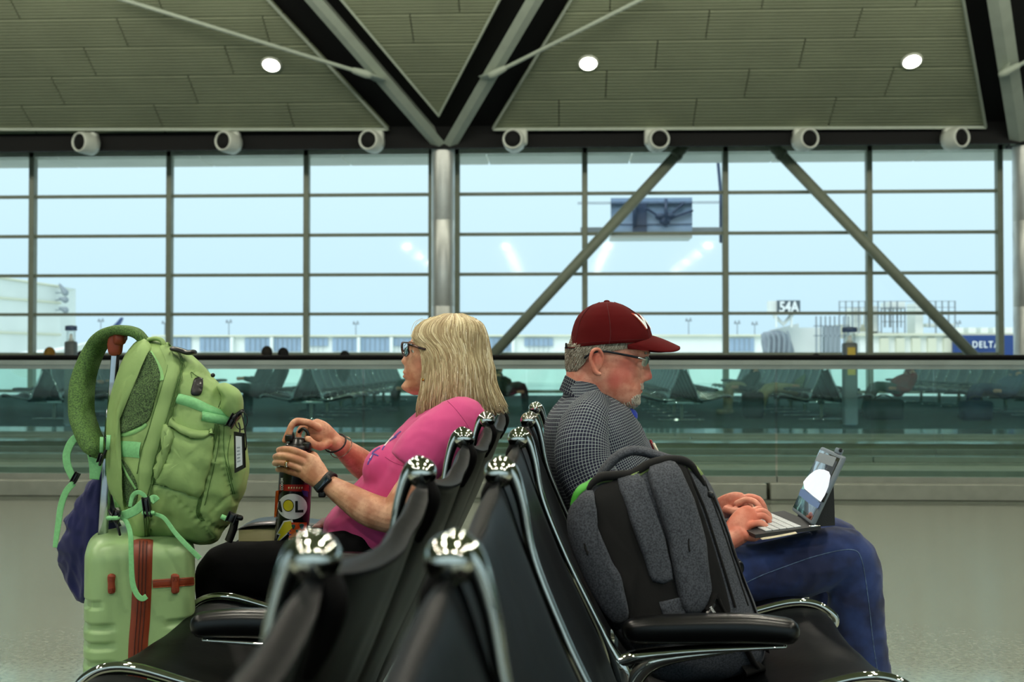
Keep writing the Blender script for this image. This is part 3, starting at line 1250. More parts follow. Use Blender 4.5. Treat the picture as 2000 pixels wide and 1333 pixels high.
PROTO = {}
for s in (1, -1):
    bm = nb()
    ball(bm, (s * G, 0, .857), (.0195, .021, .0195), u=28, v=18)
    prof_sweep(RAIL, s, bm=bm, n=14, k=6)
    prof_sweep(ARMB, s, bm=bm, n=12, k=5)
    prof_sweep(WEB, s, bm=bm, n=12, k=5)
    PROTO['side_frame', s] = mk(bm, 'side_frame', m_chrome, None)
    bm = nb()
    prof_sweep([(-.008, .842, .010, .016), (-.012, .825, .012, .018), (-.006, .80, .010, .014), (.004, .775, .006, .008)], s, bm=bm, n=12, k=4)
    PROTO['end_clip', s] = mk(bm, 'end_clip', m_rubber, None)
    bm = nb()
    prof_sweep(PADR, s, bm=bm, n=20, k=5, pw=2.6)
    PROTO['arm_pad', s] = mk(bm, 'arm_pad', m_pad, None)
    PROTO['backrest', s] = mk(sling_mesh(BACK, s, .003, .012, .0028), 'backrest', m_sling)
    PROTO['seat', s] = mk(sling_mesh(SEAT, s, 0, .020, .003), 'seat', m_sling)
bm = nb()
rbox(bm, (0, 0, .30), (.62, .07, .05), .012)
lathe(bm, [(.035, .03), (.035, .28)], 20)
rbox(bm, (0, 0, .028), (.72, .075, .035), .015)
for s in (1, -1): lathe(bm, [(0, 0), (.03, 0), (.03, .015), (.012, .03), (0, .03)], 14, Matrix.Translation((s * .33, 0, 0)))
PROTO['pedestal'] = mk(bm, 'pedestal', m_chrome, 35)


def bench(loc, rz, n, label, sides=(1, -1), group=None, peds=None):
    r = thing('tandem_bench', label, 'bench', loc, rz, group)

    def put(name, me, v):
        o = bpy.data.objects.new(name, me)
        COL.objects.link(o)
        o.parent = r
        o.location = (0, v, 0)
        return o
    for s in sides:
        for i in range(n + 1):
            f = put('side_frame', PROTO['side_frame', s], i * STEP)
            put('end_clip', PROTO['end_clip', s], i * STEP)
            put('arm_pad', PROTO['arm_pad', s], i * STEP)
            if i < n:
                put('backrest', PROTO['backrest', s], i * STEP)
                put('seat', PROTO['seat', s], i * STEP)
    bm = nb()
    for s in sides: rbox(bm, (s * .28, n * STEP / 2, .325), (.05, n * STEP, .04), .01)
    ob('beam', bm, m_rubber, r, local=True)
    for v in (peds or [STEP * .5 + k * STEP * 2 for k in range((n + 1) // 2)]):
        put('pedestal', PROTO['pedestal'], v)
    return r


def bpos(px, d):
    p = P(px, 702, d)
    return V((p.x, p.y, 0))


# near double bench: frames at .188, .785 ... 3.17 m from the camera along the row
rdir = V((math.sin(BANG), math.cos(BANG), 0))
rlat = V((math.cos(BANG), -math.sin(BANG), 0))


def RW(u, v, z=0):
    """row coordinates -> world (u to the right of the camera line, v along the row)"""
    p = rlat * u + rdir * v
    return V((p.x, p.y, z))


UC = -.1285
near_bench = bench(RW(UC, .188), -BANG, 5, 'long double-sided bench with black sling seats and polished frames in front of the viewer', peds=[.3, 2.7])

# far benches beyond the walkways
def far_bench(px, d, n, label, sides=(1, -1)):
    p = bpos(px, d)
    return bench((p.x, p.y, 0), -BANG, n, label, sides, 'waiting benches beyond the walkways')


far_bench(90, 17.6, 13, 'black sling bench beyond the glass at the left edge of the picture')
far_bench(600, 17.5, 15, 'long black sling bench beyond the glass between backpack and woman')
far_bench(1335, 17.3, 13, 'black sling bench seen end-on beyond the glass beside the bearded man\'s face')
far_bench(1612, 17.5, 13, 'black sling bench beyond the glass behind the tablet computer')
far_bench(2095, 17.6, 14, 'long black sling bench beyond the glass at the right edge')
# ================================================================== head builder
def sgnp(v, e):
    return math.copysign(abs(v) ** e, v)


def hp(prof, y, th, d0, ex=2.2, grow=0, cf=.42):
    f, b_, wd = interp(prof, y)
    c = f * cf + b_ * (1 - cf)
    co, si = math.cos(th), math.sin(th)
    e = 2 / ex
    x = c + (f - c) * sgnp(max(co, 0), e) - (b_ - c) * sgnp(min(co, 0), e) * -1 * -1 if 0 else (c + (f - c) * abs(co) ** e if co >= 0 else c + (b_ - c) * abs(co) ** e)
    lat = (wd + grow) * sgnp(si, e)
    if grow:
        x += grow * 752 * (1 if f > b_ else -1) * sgnp(co, e)
    return x, lat


def head(bm, prof, d0, y0, y1, feat, n=72, rows=90, ex=2.2, cf=.42):
    rings = []
    for i in range(rows + 1):
        y = y0 + (y1 - y0) * i / rows
        f, b_, wd = interp(prof, y)
        sg = 1 if f > b_ else -1
        ring = []
        for j in range(n):
            th = 2 * PI * j / n
            # denser sampling at the front
            th = th - .35 * math.sin(th)
            x, lat = hp(prof, y, th, d0, ex, cf=cf)
            if math.cos(th) > 0:
                x += sg * feat(y, lat)
            ring.append(bm.verts.new(P(x, y, d0) - FH * lat))
        rings.append(ring)
    for a, b_ in zip(rings, rings[1:]):
        for j in range(n):
            bm.faces.new((a[j], a[(j + 1) % n], b_[(j + 1) % n], b_[j]))
    bm.faces.new(rings[0]); bm.faces.new(rings[-1][::-1])


def gs(v, c, s): return math.exp(-((v - c) / s) ** 2)


def tonal_skin(name, col, dark, spots):
    """skin with mottling; spots = [(world point, radius, colour, strength)] for ruddy cheeks, lips"""
    m = M(name, col, .46, var=(26, .25, dark), bump=(170, .16, .0012), spec=.4)
    nt = m.node_tree
    b = nt.nodes['Principled BSDF']
    b.inputs['Subsurface Weight'].default_value = .06
    b.inputs['Subsurface Radius'].default_value = (.012, .005, .003)
    b.inputs['Subsurface Scale'].default_value = .5
    fn = nd(nt, 'TexNoise'); fn.inputs['Scale'].default_value = 190; fn.inputs['Detail'].default_value = 1
    tc = nd(nt, 'TexCoord')
    nt.links.new(tc.outputs['Object'], fn.inputs['Vector'])
    cur = b.inputs['Base Color'].links[0].from_socket
    fr_ = nd(nt, 'ValToRGB'); fr_.color_ramp.elements[0].position = .60; fr_.color_ramp.elements[1].position = .70
    fr_.color_ramp.elements[0].color = (0, 0, 0, 1); fr_.color_ramp.elements[1].color = (.45, .45, .45, 1)
    nt.links.new(fn.outputs['Fac'], fr_.inputs[0])
    mx = nd(nt, 'Mix', data_type='RGBA')
    nt.links.new(fr_.outputs[0], mx.inputs[0]); nt.links.new(cur, mx.inputs[6]); mx.inputs[7].default_value = srgb(*dark)
    cur = mx.outputs[2]
    for p, rad, c2, st in spots:
        vs = nd(nt, 'Vector' + 'Math', operation='SUBTRACT')
        vs.inputs[1].default_value = p
        nt.links.new(tc.outputs['Object'], vs.inputs[0])
        sc2 = nd(nt, 'VectorMath', operation='DIVIDE')
        sc2.inputs[1].default_value = rad if hasattr(rad, '__len__') else (rad, rad, rad)
        nt.links.new(vs.outputs[0], sc2.inputs[0])
        ln = nd(nt, 'VectorMath', operation='LENGTH')
        nt.links.new(sc2.outputs[0], ln.inputs[0])
        mr = nd(nt, 'MapRange'); mr.interpolation_type = 'SMOOTHSTEP'
        mr.inputs[1].default_value = 1.0; mr.inputs[2].default_value = .2; mr.inputs[3].default_value = 0; mr.inputs[4].default_value = st
        nt.links.new(ln.outputs['Value'], mr.inputs[0])
        mx = nd(nt, 'Mix', data_type='RGBA')
        nt.links.new(mr.outputs[0], mx.inputs[0]); nt.links.new(cur, mx.inputs[6]); mx.inputs[7].default_value = srgb(*c2)
        cur = mx.outputs[2]
    nt.links.new(cur, b.inputs['Base Color'])
    return m


def hair_mat(name, c1, c2, c3):
    m = M(name, c1, .42, spec=.4)
    nt = m.node_tree
    b = nt.nodes['Principled BSDF']
    at = nd(nt, 'Attribute'); at.attribute_name = 'tone'
    r = nd(nt, 'ValToRGB')
    r.color_ramp.elements[0].color = srgb(*c2); r.color_ramp.elements[0].position = 0
    r.color_ramp.elements[1].color = srgb(*c3); r.color_ramp.elements[1].position = 1
    e = r.color_ramp.elements.new(.5); e.color = srgb(*c1)
    nt.links.new(at.outputs['Fac'], r.inputs[0])
    nt.links.new(r.outputs[0], b.inputs['Base Color'])
    return m


def lock(bm, lay, rows, tone, n=5):
    """thin tapered strand; tone stored per corner"""
    start = len(bm.faces)
    bm.faces.ensure_lookup_table()
    sweep(bm, rows, n=n, k=3, cap='flat')
    bm.faces.ensure_lookup_table()
    for f in bm.faces[start:]:
        for lp in f.loops: lp[lay] = (tone, tone, tone, 1)


def fabric(name, col, thr=900, var=(6, .18), rough=.9, bump=.25):
    return M(name, col, rough, var=var, bump=(thr, bump, .0006), sheen=.12)


def ring_band(bm, c, axis, r1, r2, wd, th, n=40, ref=None):
    """flat band round a limb: ellipse radii r1,r2 across axis"""
    axis = V(axis).normalized()
    ref = V(ref or FH)
    e2 = (ref - axis * ref.dot(axis)).normalized()
    e1 = axis.cross(e2)
    vs = []
    for j in range(n):
        a = 2 * PI * j / n
        o = e1 * math.cos(a) * r1 + e2 * math.sin(a) * r2
        u = o.normalized()
        vs.append([bm.verts.new(c + o + u * q + axis * s) for q, s in ((0, -wd / 2), (th, -wd / 2), (th, wd / 2), (0, wd / 2))])
    for j in range(n):
        a, b_ = vs[j], vs[(j + 1) % n]
        for k in range(4): bm.faces.new((a[k], a[(k + 1) % 4], b_[(k + 1) % 4], b_[k]))


# ================================================================== woman
WD = 2.87
wb = P(700, 1100, 2.86); wbase = V((wb.x, wb.y, 0))
woman = thing('person', 'seated person in pink t-shirt with blond bob and dark glasses opening a stickered water bottle', 'person', wbase)
ny = lambda z: 600 + .375 * z
bm = nb()
wprof = [(622, 888, 900, .012), (626, 862, 920, .035), (634, 838, 932, .052), (646, 818, 940, .063), (660, 805, 943, .070), (674, 799, 944, .073), (688, 797, 944, .073),
         (700, 795, 942, .071), (710, 792, 938, .069), (718, 790.5, 934, .067), (726, 790, 930, .064), (734, 790, 924, .061), (742, 791, 914, .056), (750, 788, 900, .050),
         (756, 786, 888, .044), (762, 788, 876, .037), (768, 797, 860, .028), (772, 808, 846, .018)]


def wfeat(y, lat):
    o = 0
    # nose ridge to tip, values in px outwards
    tab = [(676, 0), (684, 2.0), (692, 4.5), (698, 7.5), (703, 10.0), (706, 10.0), (710, 6.5), (713, 2.5), (717, .5), (722, 0)]
    nz = interp([(a, b) for a, b in tab], y)[0] if tab[0][0] < y < tab[-1][0] else 0
    wn = .008 + .007 * min(1, max(0, (y - 684) / 20))
    o += nz * math.exp(-(abs(lat) / wn) ** 2.2)
    o += 2.2 * gs(abs(lat), .014, .007) * gs(y, 706, 5)           # wings of the nose
    o += 3.6 * gs(y, 727, 4.0) * gs(lat, 0, .020) + 4.2 * gs(y, 736, 3.4) * gs(lat, 0, .018) - 1.5 * gs(y, 731.5, 1.8) * gs(lat, 0, .022)
    o += -1.5 * gs(y, 743, 3.5) * gs(lat, 0, .03) + 3.0 * gs(y, 755, 6) * gs(lat, 0, .018)
    o += -7.0 * gs(abs(lat), .033, .015) * gs(y, 684, 7.5) + 3.5 * gs(abs(lat), .03, .02) * gs(y, 672, 5)
    o += 2.5 * gs(abs(lat), .042, .014) * gs(y, 705, 9)
    return o


head(bm, wprof, WD, 622, 772, wfeat)
sweep(bm, L([(872, 735, WD, .056, .054), (872, 765, WD, .054, .054), (884, 800, WD, .057, .060), (905, 830, WD, .07, .09)]), n=24, k=4)
for s in (-1, 1):
    ball(bm, P(814.5, 683.5, WD + s * .0315), (.0125, .0125, .0118)); ball(bm, P(816, 689.5, WD + s * .0315), (.0115, .012, .009))
# torso core, pelvis and legs inside the clothes
sweep(bm, L([(895, 815, WD, .05, .09), (850, 885, WD, .10, .15), (790, 980, WD, .11, .14), (715, 1080, WD, .09, .14)]), n=20, k=3)
for d in (2.76, 2.98):
    sweep(bm, L([(700, 1092, d, .06), (560, 1104, d, .06), (440, 1112, d, .05), (430, 1220, d, .045), (442, 1380, d, .035), (440, 1440, d, .035)]), n=12, k=3)
# near arm
sweep(bm, L([(905, 850, 2.72, .045), (860, 895, 2.67, .046), (810, 955, 2.655, .045), (775, 1003, 2.655, .043), (752, 1006, 2.66, .042), (715, 993, 2.67, .040), (678, 970, 2.69, .033),
             (650, 952, 2.71, .026), (634, 942, 2.72, .0235, .022)]), n=20, k=4)
# far arm
sweep(bm, L([(890, 845, 3.02, .05), (800, 885, 3.03, .046), (735, 915, 3.0, .043), (712, 910, 2.98, .040), (690, 893, 2.94, .034), (668, 875, 2.89, .026), (652, 864, 2.86, .023)]), n=20, k=4)
# near hand round the bottle (palm, four fingers, thumb)
sweep(bm, L([(636, 944, 2.722, .024, .018), (624, 934, 2.725, .029, .017), (612, 922, 2.731, .034, .015), (599, 911, 2.737, .034, .013), (590, 906, 2.742, .030, .011)]), n=18, k=4)


def finger(bm, pts, r0, r1, k=5):
    n = len(pts)
    rows = []
    for i, p in enumerate(pts):
        t = i / (n - 1)
        r = r0 + (r1 - r0) * t
        rows.append((*p, r))
    sweep(bm, L(rows), n=12, k=k)
    for i in range(1, n - 1):
        ball(bm, P(*pts[i]), (r0 + (r1 - r0) * i / (n - 1)) * 1.05, u=12, v=8)


finger(bm, [(610, 900, 2.738), (594, 889, 2.739), (572, 880, 2.743), (554, 878, 2.762), (545, 880, 2.795), (549, 882, 2.832)], .0100, .0072)
finger(bm, [(610, 914, 2.736), (590, 902, 2.733), (564, 893, 2.740), (546, 891, 2.762), (538, 893, 2.797), (543, 895, 2.836)], .0098, .0074)
finger(bm, [(608, 926, 2.738), (588, 916, 2.734), (562, 907, 2.742), (545, 904, 2.765), (537, 905, 2.798), (542, 907, 2.834)], .0095, .0072)
finger(bm, [(608, 938, 2.742), (588, 929, 2.741), (566, 922, 2.750), (551, 918, 2.768), (543, 918, 2.796), (548, 919, 2.826)], .0086, .0064)
finger(bm, [(628, 928, 2.745), (622, 908, 2.765), (614, 892, 2.79), (604, 886, 2.825)], .0125, .009)
# far hand pinching the lid loop
sweep(bm, L([(655, 866, 2.865, .023, .017), (640, 856, 2.85, .028, .016), (624, 845, 2.84, .032, .014), (610, 836, 2.835, .028, .012)]), n=18, k=4)
finger(bm, [(622, 836, 2.818), (604, 827, 2.805), (580, 823, 2.795), (569, 833, 2.79), (566, 850, 2.79)], .0100, .0072)
finger(bm, [(620, 836, 2.836), (601, 826, 2.828), (574, 828, 2.825), (563, 846, 2.822), (556, 861, 2.818)], .0098, .0070)
finger(bm, [(622, 840, 2.852), (604, 834, 2.855), (588, 838, 2.86), (583, 852, 2.86), (588, 863, 2.85)], .0094, .0068)
finger(bm, [(628, 850, 2.862), (612, 848, 2.868), (600, 853, 2.872), (597, 864, 2.868)], .0082, .0062)
finger(bm, [(640, 866, 2.838), (626, 872, 2.815), (612, 868, 2.795), (602, 858, 2.788)], .0125, .009)
bm = fuse(bm, .0020, 3, .5)
ofs = -wbase
skin_w = tonal_skin('fair_tanned_skin', (222, 170, 138), (186, 126, 96), [
    (tuple(P(797, 731, WD) - FH * .006 + ofs), (.02, .03, .0075), (178, 92, 84), .75),
    (tuple(P(815, 712, WD - .06) + ofs), .03, (205, 130, 108), .5)])
body_w = ob('body', bm, skin_w, woman)
# eyes
m_eye = M('eye_white', (225, 222, 210), .15, coat=.5)
m_iris = M('iris_blue_grey', (52, 66, 74), .15, coat=.5)
m_lip = M('lips', (176, 100, 92), .4, var=(60, .1))
for s in (-1, 1):
    c = P(812.5, 686, WD + s * .031)
    bm = nb(); ball(bm, c, .0105)
    e = ob('eye', bm, m_eye, woman)
    bm = nb(); ball(bm, c - RT * .0072, (.0047, .0055, .0055)); ob('iris', bm, m_iris, e)
# glasses
m_tort = M('dark_tortoise_acetate', (22, 12, 10), .2, var=(60, .6, (80, 38, 18)), coat=.4)
m_lens = glass_mat('spectacle_lens', (.93, .96, .95, 1), 1.6)
bm = nb()
dn = [WD - .062, WD - .010, WD + .010, WD + .062]


def rim(bm, x0, x1, d0, d1, r=.0023):
    pts = [(x0, 671.5, d0), (x1 * .5 + x0 * .5, 669.5, (d0 + d1) / 2), (x1, 671, d1), (x1 - .4, 683, d1), ((x0 + x1) / 2, 696, (d0 + d1) / 2), (x0 + 1, 691, d0 - (d0 - d1) * .1), (x0, 683, d0)]
    sweep(bm, L([(*p, r, r * 1.15) for p in pts]), n=8, k=4, closed=True, cap=None)
    return pts


pa = rim(bm, 797.5, 786.5, dn[0], dn[1]); pb_ = rim(bm, 793, 785, dn[3], dn[2])
sweep(bm, L([(786.5, 674, dn[1], .002), (785.5, 673, WD, .002), (785.5, 674, dn[2], .002)]), n=8, k=2)
for sgn, xx in ((-1, 799), (1, 794)):
    sweep(bm, L([(xx - 2, 673, WD + sgn * .064, .0035, .002), (xx + 6, 674.5, WD + sgn * .070, .0035, .0018), (828, 682, WD + sgn * .076, .003, .0016), (880, 690, WD + sgn * .078, .0028, .0016), (893, 702, WD + sgn * .076, .0025, .0016)]), n=8, k=4)
gl = ob('glasses', bm, m_tort, woman)
for pp in (pa, pb_):
    bm = nb()
    c = sum((P(*p) for p in pp), V()) / len(pp)
    vs = [bm.verts.new(P(*p)) for p in pp]
    vc = bm.verts.new(c - RT * .001)
    for i in range(len(vs)): bm.faces.new((vs[i], vs[(i + 1) % len(vs)], vc))
    ob('lens', bm, m_lens, gl)
# blond bob: scalp shell plus strands following it
hx = [(613, 872, 900, .012), (616, 854, 918, .030), (622, 838, 930, .048), (631, 822, 940, .063), (644, 810, 948, .075), (660, 805, 954, .084), (680, 822, 958, .090), (700, 829, 961, .094),
      (725, 829, 967, .097), (750, 827, 968, .099), (775, 822, 970, .100), (800, 818, 972, .100), (812, 818, 975, .098)]
m_hair = hair_mat('blond_hair', (216, 200, 158), (150, 126, 88), (246, 238, 210))


def hair_pt(y, w_, side, infl=0):
    xe, xb, W = interp(hx, y)
    a = PI * w_
    t = min(1, max(0, (y - 632) / 62))
    t = t * t * (3 - 2 * t)
    x = ((xe + xb) / 2 + (xe - xb) / 2 * math.cos(a)) * (1 - t) + (xe + (xb - xe) * w_ ** .95) * t
    lat = W * (max(0, math.sin(a)) ** .85 * (1 - t) + t * max(0, math.cos((w_ - .35) / .65 * PI / 2) if w_ > .35 else 1 - .25 * ((.35 - w_) / .35) ** 2))
    return P(x, y, WD) - FH * side * (lat + infl) + (RT * infl * (1 if w_ > .5 else -1) * abs(2 * w_ - 1))


bm = nb()
lay = bm.loops.layers.color.new('tone')
for side in (1, -1):
    grid = []
    NW, NY = 40, 46
    for i in range(NW + 1):
        w_ = i / NW
        yb = 812 - 22 * math.sin(PI * min(1, w_ * 1.15)) if w_ < .87 else 812
        row = []
        for j in range(NY + 1):
            t = j / NY
            y = 613.5 + (yb - 613.5) * t ** 1.15
            p = hair_pt(y, w_, side, -.006)
            row.append(bm.verts.new(p))
        grid.append(row)
    for i in range(NW):
        for j in range(NY):
            f = bm.faces.new((grid[i][j], grid[i + 1][j], grid[i + 1][j + 1], grid[i][j + 1]))
            tn = .35 + .2 * noise.noise(V((i * .9, j * .06, 0)))
            for lp in f.loops: lp[lay] = (tn, tn, tn, 1)
random.seed(3)
for side in (1, -1):
    nl = 1100 if side == 1 else 160
    for q in range(nl):
        w_ = random.random() ** .95
        if side == 1 and q < 60: w_ = random.uniform(0, .04)
        drift = random.uniform(-.05, .07)
        r = random.uniform(.0007, .0019)
        y_end = 806 - 24 * math.sin(PI * min(1, w_ * 1.2)) + random.uniform(-20, 12)
        if w_ > .8: y_end = 806 + random.uniform(-14, 4)
        y_st = 613.6 if random.random() < .7 else random.uniform(618, 700)
        rows = []
        N = 11
        wav = random.uniform(-.014, .014)
        ph = random.uniform(0, 6)
        for i in range(N):
            t = i / (N - 1)
            y = y_st + (y_end - y_st) * t ** 1.08
            wq = max(0, min(1, w_ + drift * t + wav * math.sin(t * 5 + ph) * t))
            p = hair_pt(y, wq, side, random.uniform(-.002, .0015) + .002 * noise.noise(V((w_ * 22, t * 2, side))))
            if w_ > .62 and t > .75:                   # ends flip outwards at the back
                p += RT * .028 * (t - .75) / .25 * (w_ - .62) / .38
            rr = r * (1 if t < .7 else 1 - .75 * (t - .7) / .3)
            rows.append((p.x, p.y, p.z, rr, rr * .8))
        tone = min(1, max(0, random.gauss(.55, .24) - (.15 if .3 < w_ < .45 else 0)))
        lock(bm, lay, rows, tone)
# fine flyaway strands at the forehead
for q in range(14):
    x0 = random.uniform(826, 860)
    lock(bm, lay, [(*P(x0, 624 - random.random() * 3, WD - .03), .0006), (*P(x0 - 16, 630, WD - .03), .0006), (*P(x0 - 24 + random.uniform(-3, 3), 652, WD - .035), .0005), (*P(x0 - 18, 668, WD - .05), .0003)], .8)
ob('hair', bm, m_hair, woman)
m_brow = M('eyebrow', (130, 98, 66), .7, var=(80, .2))
bm = nb()
sweep(bm, L([(797, 671, WD - .016, .0012), (800, 668, WD - .035, .0016), (809, 670, WD - .055, .001)]), n=6, k=3)
ob('eyebrow', bm, m_brow, woman)
# ear ring
bm = nb()
ball(bm, P(826, 742, WD - .083), .0035); ob('ear_ring', bm, M('gold', (214, 170, 90), .2, 1, var=(20, .1)), woman)

# pink shirt
bm = nb()
sweep(bm, L([(903, 800, WD, .062, .085), (900, 818, WD, .085, .135), (882, 842, WD, .100, .178), (856, 882, WD, .118, .190), (822, 935, WD, .128, .178), (785, 985, WD, .126, .165), (740, 1035, WD, .128, .168),
             (700, 1078, WD, .105, .17)]), n=32, k=4)
for s in (-1, 1):
    ball(bm, P(755, 918, WD + s * .072), (.062, .062, .066))
ball(bm, P(690, 1030, WD), (.075, .14, .07))
sweep(bm, L([(915, 822, 2.74, .06), (893, 832, 2.70, .070), (862, 858, 2.675, .074), (828, 888, 2.66, .072), (806, 916, 2.655, .068)]), n=24, k=4, cap='flat')
sweep(bm, L([(905, 822, 3.0, .06), (885, 835, 3.04, .070), (845, 858, 3.06, .072), (800, 880, 3.05, .066)]), n=24, k=4, cap='flat')
bm = fuse(bm, .006, 10, .6)


def pinkmask(co): return 1


wrinkle(bm, .0022, 9, 2, (1, 1, 1.4))
wrinkle(bm, .0011, 26, 5, (1.4, 1, 1))
# folds running from bust and sleeve
m_pink = fabric('pink_jersey', (208, 70, 132), 1100, (5, .12), .85)
sbm = bm.copy()
shirt = ob('t_shirt', bm, m_pink, woman)
sf = Surf(sbm)
# printed script on the chest, seen edge-on
m_print = M('purple_print', (74, 44, 140), .6, var=(30, .2))
m_print2 = M('pale_print', (232, 214, 218), .6, var=(30, .1))
bm = nb(); b2 = nb()
for (x, y, l, a) in ((772, 846, 9, -.7), (764, 852, 10, .3), (768, 858, 8, -.5), (757, 857, 6, -.9), (744, 873, 5, -1.0), (735, 880, 9, -.6), (728, 886, 7, .4), (722, 890, 8, -1.1), (716, 899, 7, -1.2), (731, 889, 5, .2)):
    if not all(sf.ok(x + k * math.cos(a) * l - 2, y + k * math.sin(a) * l - 2) for k in (-1, 0, 1)): x += 5; y += 3
    if not all(sf.ok(x + k * math.cos(a) * l - 2, y + k * math.sin(a) * l - 2) for k in (-1, 0, 1)): continue
    strip(bm, sf, [(x - l * math.cos(a), y - l * math.sin(a)), (x, y - 1), (x + l * math.cos(a), y + l * math.sin(a))], 2.6, .0004, k=3)
for (x, y, l, a) in ((760, 862, 14, -.8), (740, 876, 10, -.9), (725, 894, 9, -1.0)):
    if not all(sf.ok(x + k * math.cos(a) * l, y + k * math.sin(a) * l) for k in (-1, 0, 1)): continue
    strip(b2, sf, [(x - l * math.cos(a), y - l * math.sin(a)), (x, y - 1), (x + l * math.cos(a), y + l * math.sin(a))], 2.2, .0003, k=3)
ob('print', b2, m_print2, woman, label='pale outline of the chest lettering')
ob('print', bm, m_print, woman, label='purple chest lettering')
bm = nb()
# sleeve hem and neckline stitching
cord(bm, sf, [(752, 893), (768, 903), (790, 911), (806, 916)], .0007)
cord(bm, sf, [(872, 782), (890, 800), (912, 830), (925, 860)], .0009)
ob('seam', bm, M('pink_seam', (176, 56, 110), .9, var=(20, .1)), woman)
# trousers
m_blk = M('black_trouser_cloth', (7, 7, 9), .95, var=(5, .2), bump=(800, .2, .0006), spec=.15)
bm = nb()
sweep(bm, L([(735, 1065, WD, .11, .17), (690, 1090, WD, .10, .18), (650, 1100, WD, .08, .17)]), n=24, k=3)
for d in (2.755, 2.985):
    sweep(bm, L([(690, 1096, d, .088), (600, 1110, d, .074, .08), (500, 1115, d, .072, .076), (440, 1116, d, .068, .072), (432, 1165, d, .062), (438, 1250, d, .057), (446, 1350, d, .055), (448, 1430, d, .055)]), n=22, k=4)
bm = fuse(bm, .007, 6, .6)
wrinkle(bm, .002, 12, 8)
ob('trousers', bm, m_blk, woman)
m_shoe = M('black_shoe', (14, 14, 15), .5, var=(8, .2))
for d in (2.755, 2.985):
    bm = nb()
    a = P(450, 1440, d); a.z = .045
    sweep(bm, [(a.x + .04, a.y, .05, .045, .042), (a.x - .06, a.y, .045, .045, .046), (a.x - .15, a.y, .035, .034, .046), (a.x - .2, a.y, .03, .024, .03)], n=14, k=3)
    box(bm, (a.x - .07, a.y, .012), (.27, .09, .022))
    ob('shoe', bm, m_shoe, woman)
# watch, bracelets, rings
m_wband = M('watch_rubber', (10, 11, 13), .5, var=(9, .2))
m_wscr = M('watch_glass', (30, 44, 58), .06, coat=1, var=(4, .15))
ax = (P(650, 952, 2.71) - P(628, 938, 2.72)).normalized()
wc = P(639, 945, 2.716)
bm = nb(); ring_band(bm, wc, ax, .0285, .0262, .017, .0028)
rbox(bm, P(629, 966, 2.70), (.018, .012, .016), .004)
wt = ob('watch', bm, m_wband, woman, label='black fitness watch on the near wrist')
nrm = (-FH * 1 + UP * .22 - RT * .25).normalized()
lx = (P(641, 931, 2.69) - P(611.5, 958, 2.69)).normalized()
lx = (lx - nrm * lx.dot(nrm)).normalized()
rt3 = Matrix((lx, nrm.cross(lx), nrm)).transposed()
pc = P(630, 945, 2.690)
bm = nb(); rbox(bm, pc, (.049, .020, .010), .004, rt3); ob('watch_case', bm, m_wband, wt)
bm = nb(); rbox(bm, pc + nrm * .0045, (.038, .0135, .003), .0012, rt3); ob('watch_screen', bm, m_wscr, wt)
ax = (P(690, 893, 2.94) - P(652, 864, 2.86)).normalized()
for i, (t, m_, rr_) in enumerate(((P(655, 866, 2.868), m_wband, .0022), (P(666, 874, 2.888), M('brown_cord', (92, 48, 32), .7, var=(60, .4, (190, 170, 150))), .0014))):
    bm = nb()
    e2 = (FH - ax * FH.dot(ax)).normalized(); e1 = ax.cross(e2)
    rad = .029 + i * .003
    tl = .3 if i == 0 else .1
    sweep(bm, [(*(t + e1 * math.cos(a) * rad + e2 * math.sin(a) * rad * .9 + ax * tl * .02 * math.cos(a)), rr_) for a in [2 * PI * j / 16 for j in range(16)]], n=8, k=2, closed=True, cap=None)
    ob('bracelet', bm, m_, woman, label=('black elastic bracelet', 'thin patterned bracelet')[i])
m_gold = bpy.data.materials['gold']
rc = P(562, 907, 2.742); ax = (P(588, 916, 2.734) - P(545, 904, 2.765)).normalized()
bm = nb(); ring_band(bm, rc, ax, .0096, .0096, .0035, .0012, 24); ring_band(bm, rc + ax * .0045, ax, .0098, .0098, .003, .0012, 24)
rg = ob('finger_ring', bm, m_gold, woman, label='gold wedding rings')
bm = nb()
for k in (-1, 0, 1): ball(bm, rc - FH * .0108 + UP * (.004 * k - .001) - ax * .001, .0022, u=8, v=6)
ob('ring_stone', bm, M('clear_stone', (235, 238, 240), .05, var=(50, .1), coat=1), rg)

# ================================================================== man
MD = 2.85
mb_ = P(1300, 1100, MD); mbase = V((mb_.x, mb_.y, 0))
man = thing('person', 'seated person in dark red cap and navy checked shirt typing on a tablet computer', 'person', mbase)
mz = lambda zx, zy: (1000 + .3 * zx, 560 + .3 * zy)
mprof = [(mz(0, zy)[1], 1000 + .3 * f, 1000 + .3 * b_, w_) for zy, f, b_, w_ in (
    (125, 640, 600, .012), (140, 700, 540, .032), (165, 760, 490, .050), (200, 810, 450, .062), (250, 850, 415, .071), (300, 872, 392, .075), (350, 882, 378, .077), (400, 886, 370, .077),
    (430, 888, 367, .076), (460, 884, 366, .075), (480, 872, 366, .074), (500, 860, 368, .073), (530, 852, 376, .071), (560, 848, 388, .070), (590, 846, 400, .069), (620, 848, 415, .067),
    (645, 852, 430, .065), (665, 853, 445, .063), (685, 846, 465, .060), (705, 838, 490, .057), (725, 832, 520, .053), (745, 828, 560, .047), (762, 820, 600, .038), (778, 800, 650, .027), (790, 775, 690, .015))]
zy_ = lambda v: 560 + .3 * v


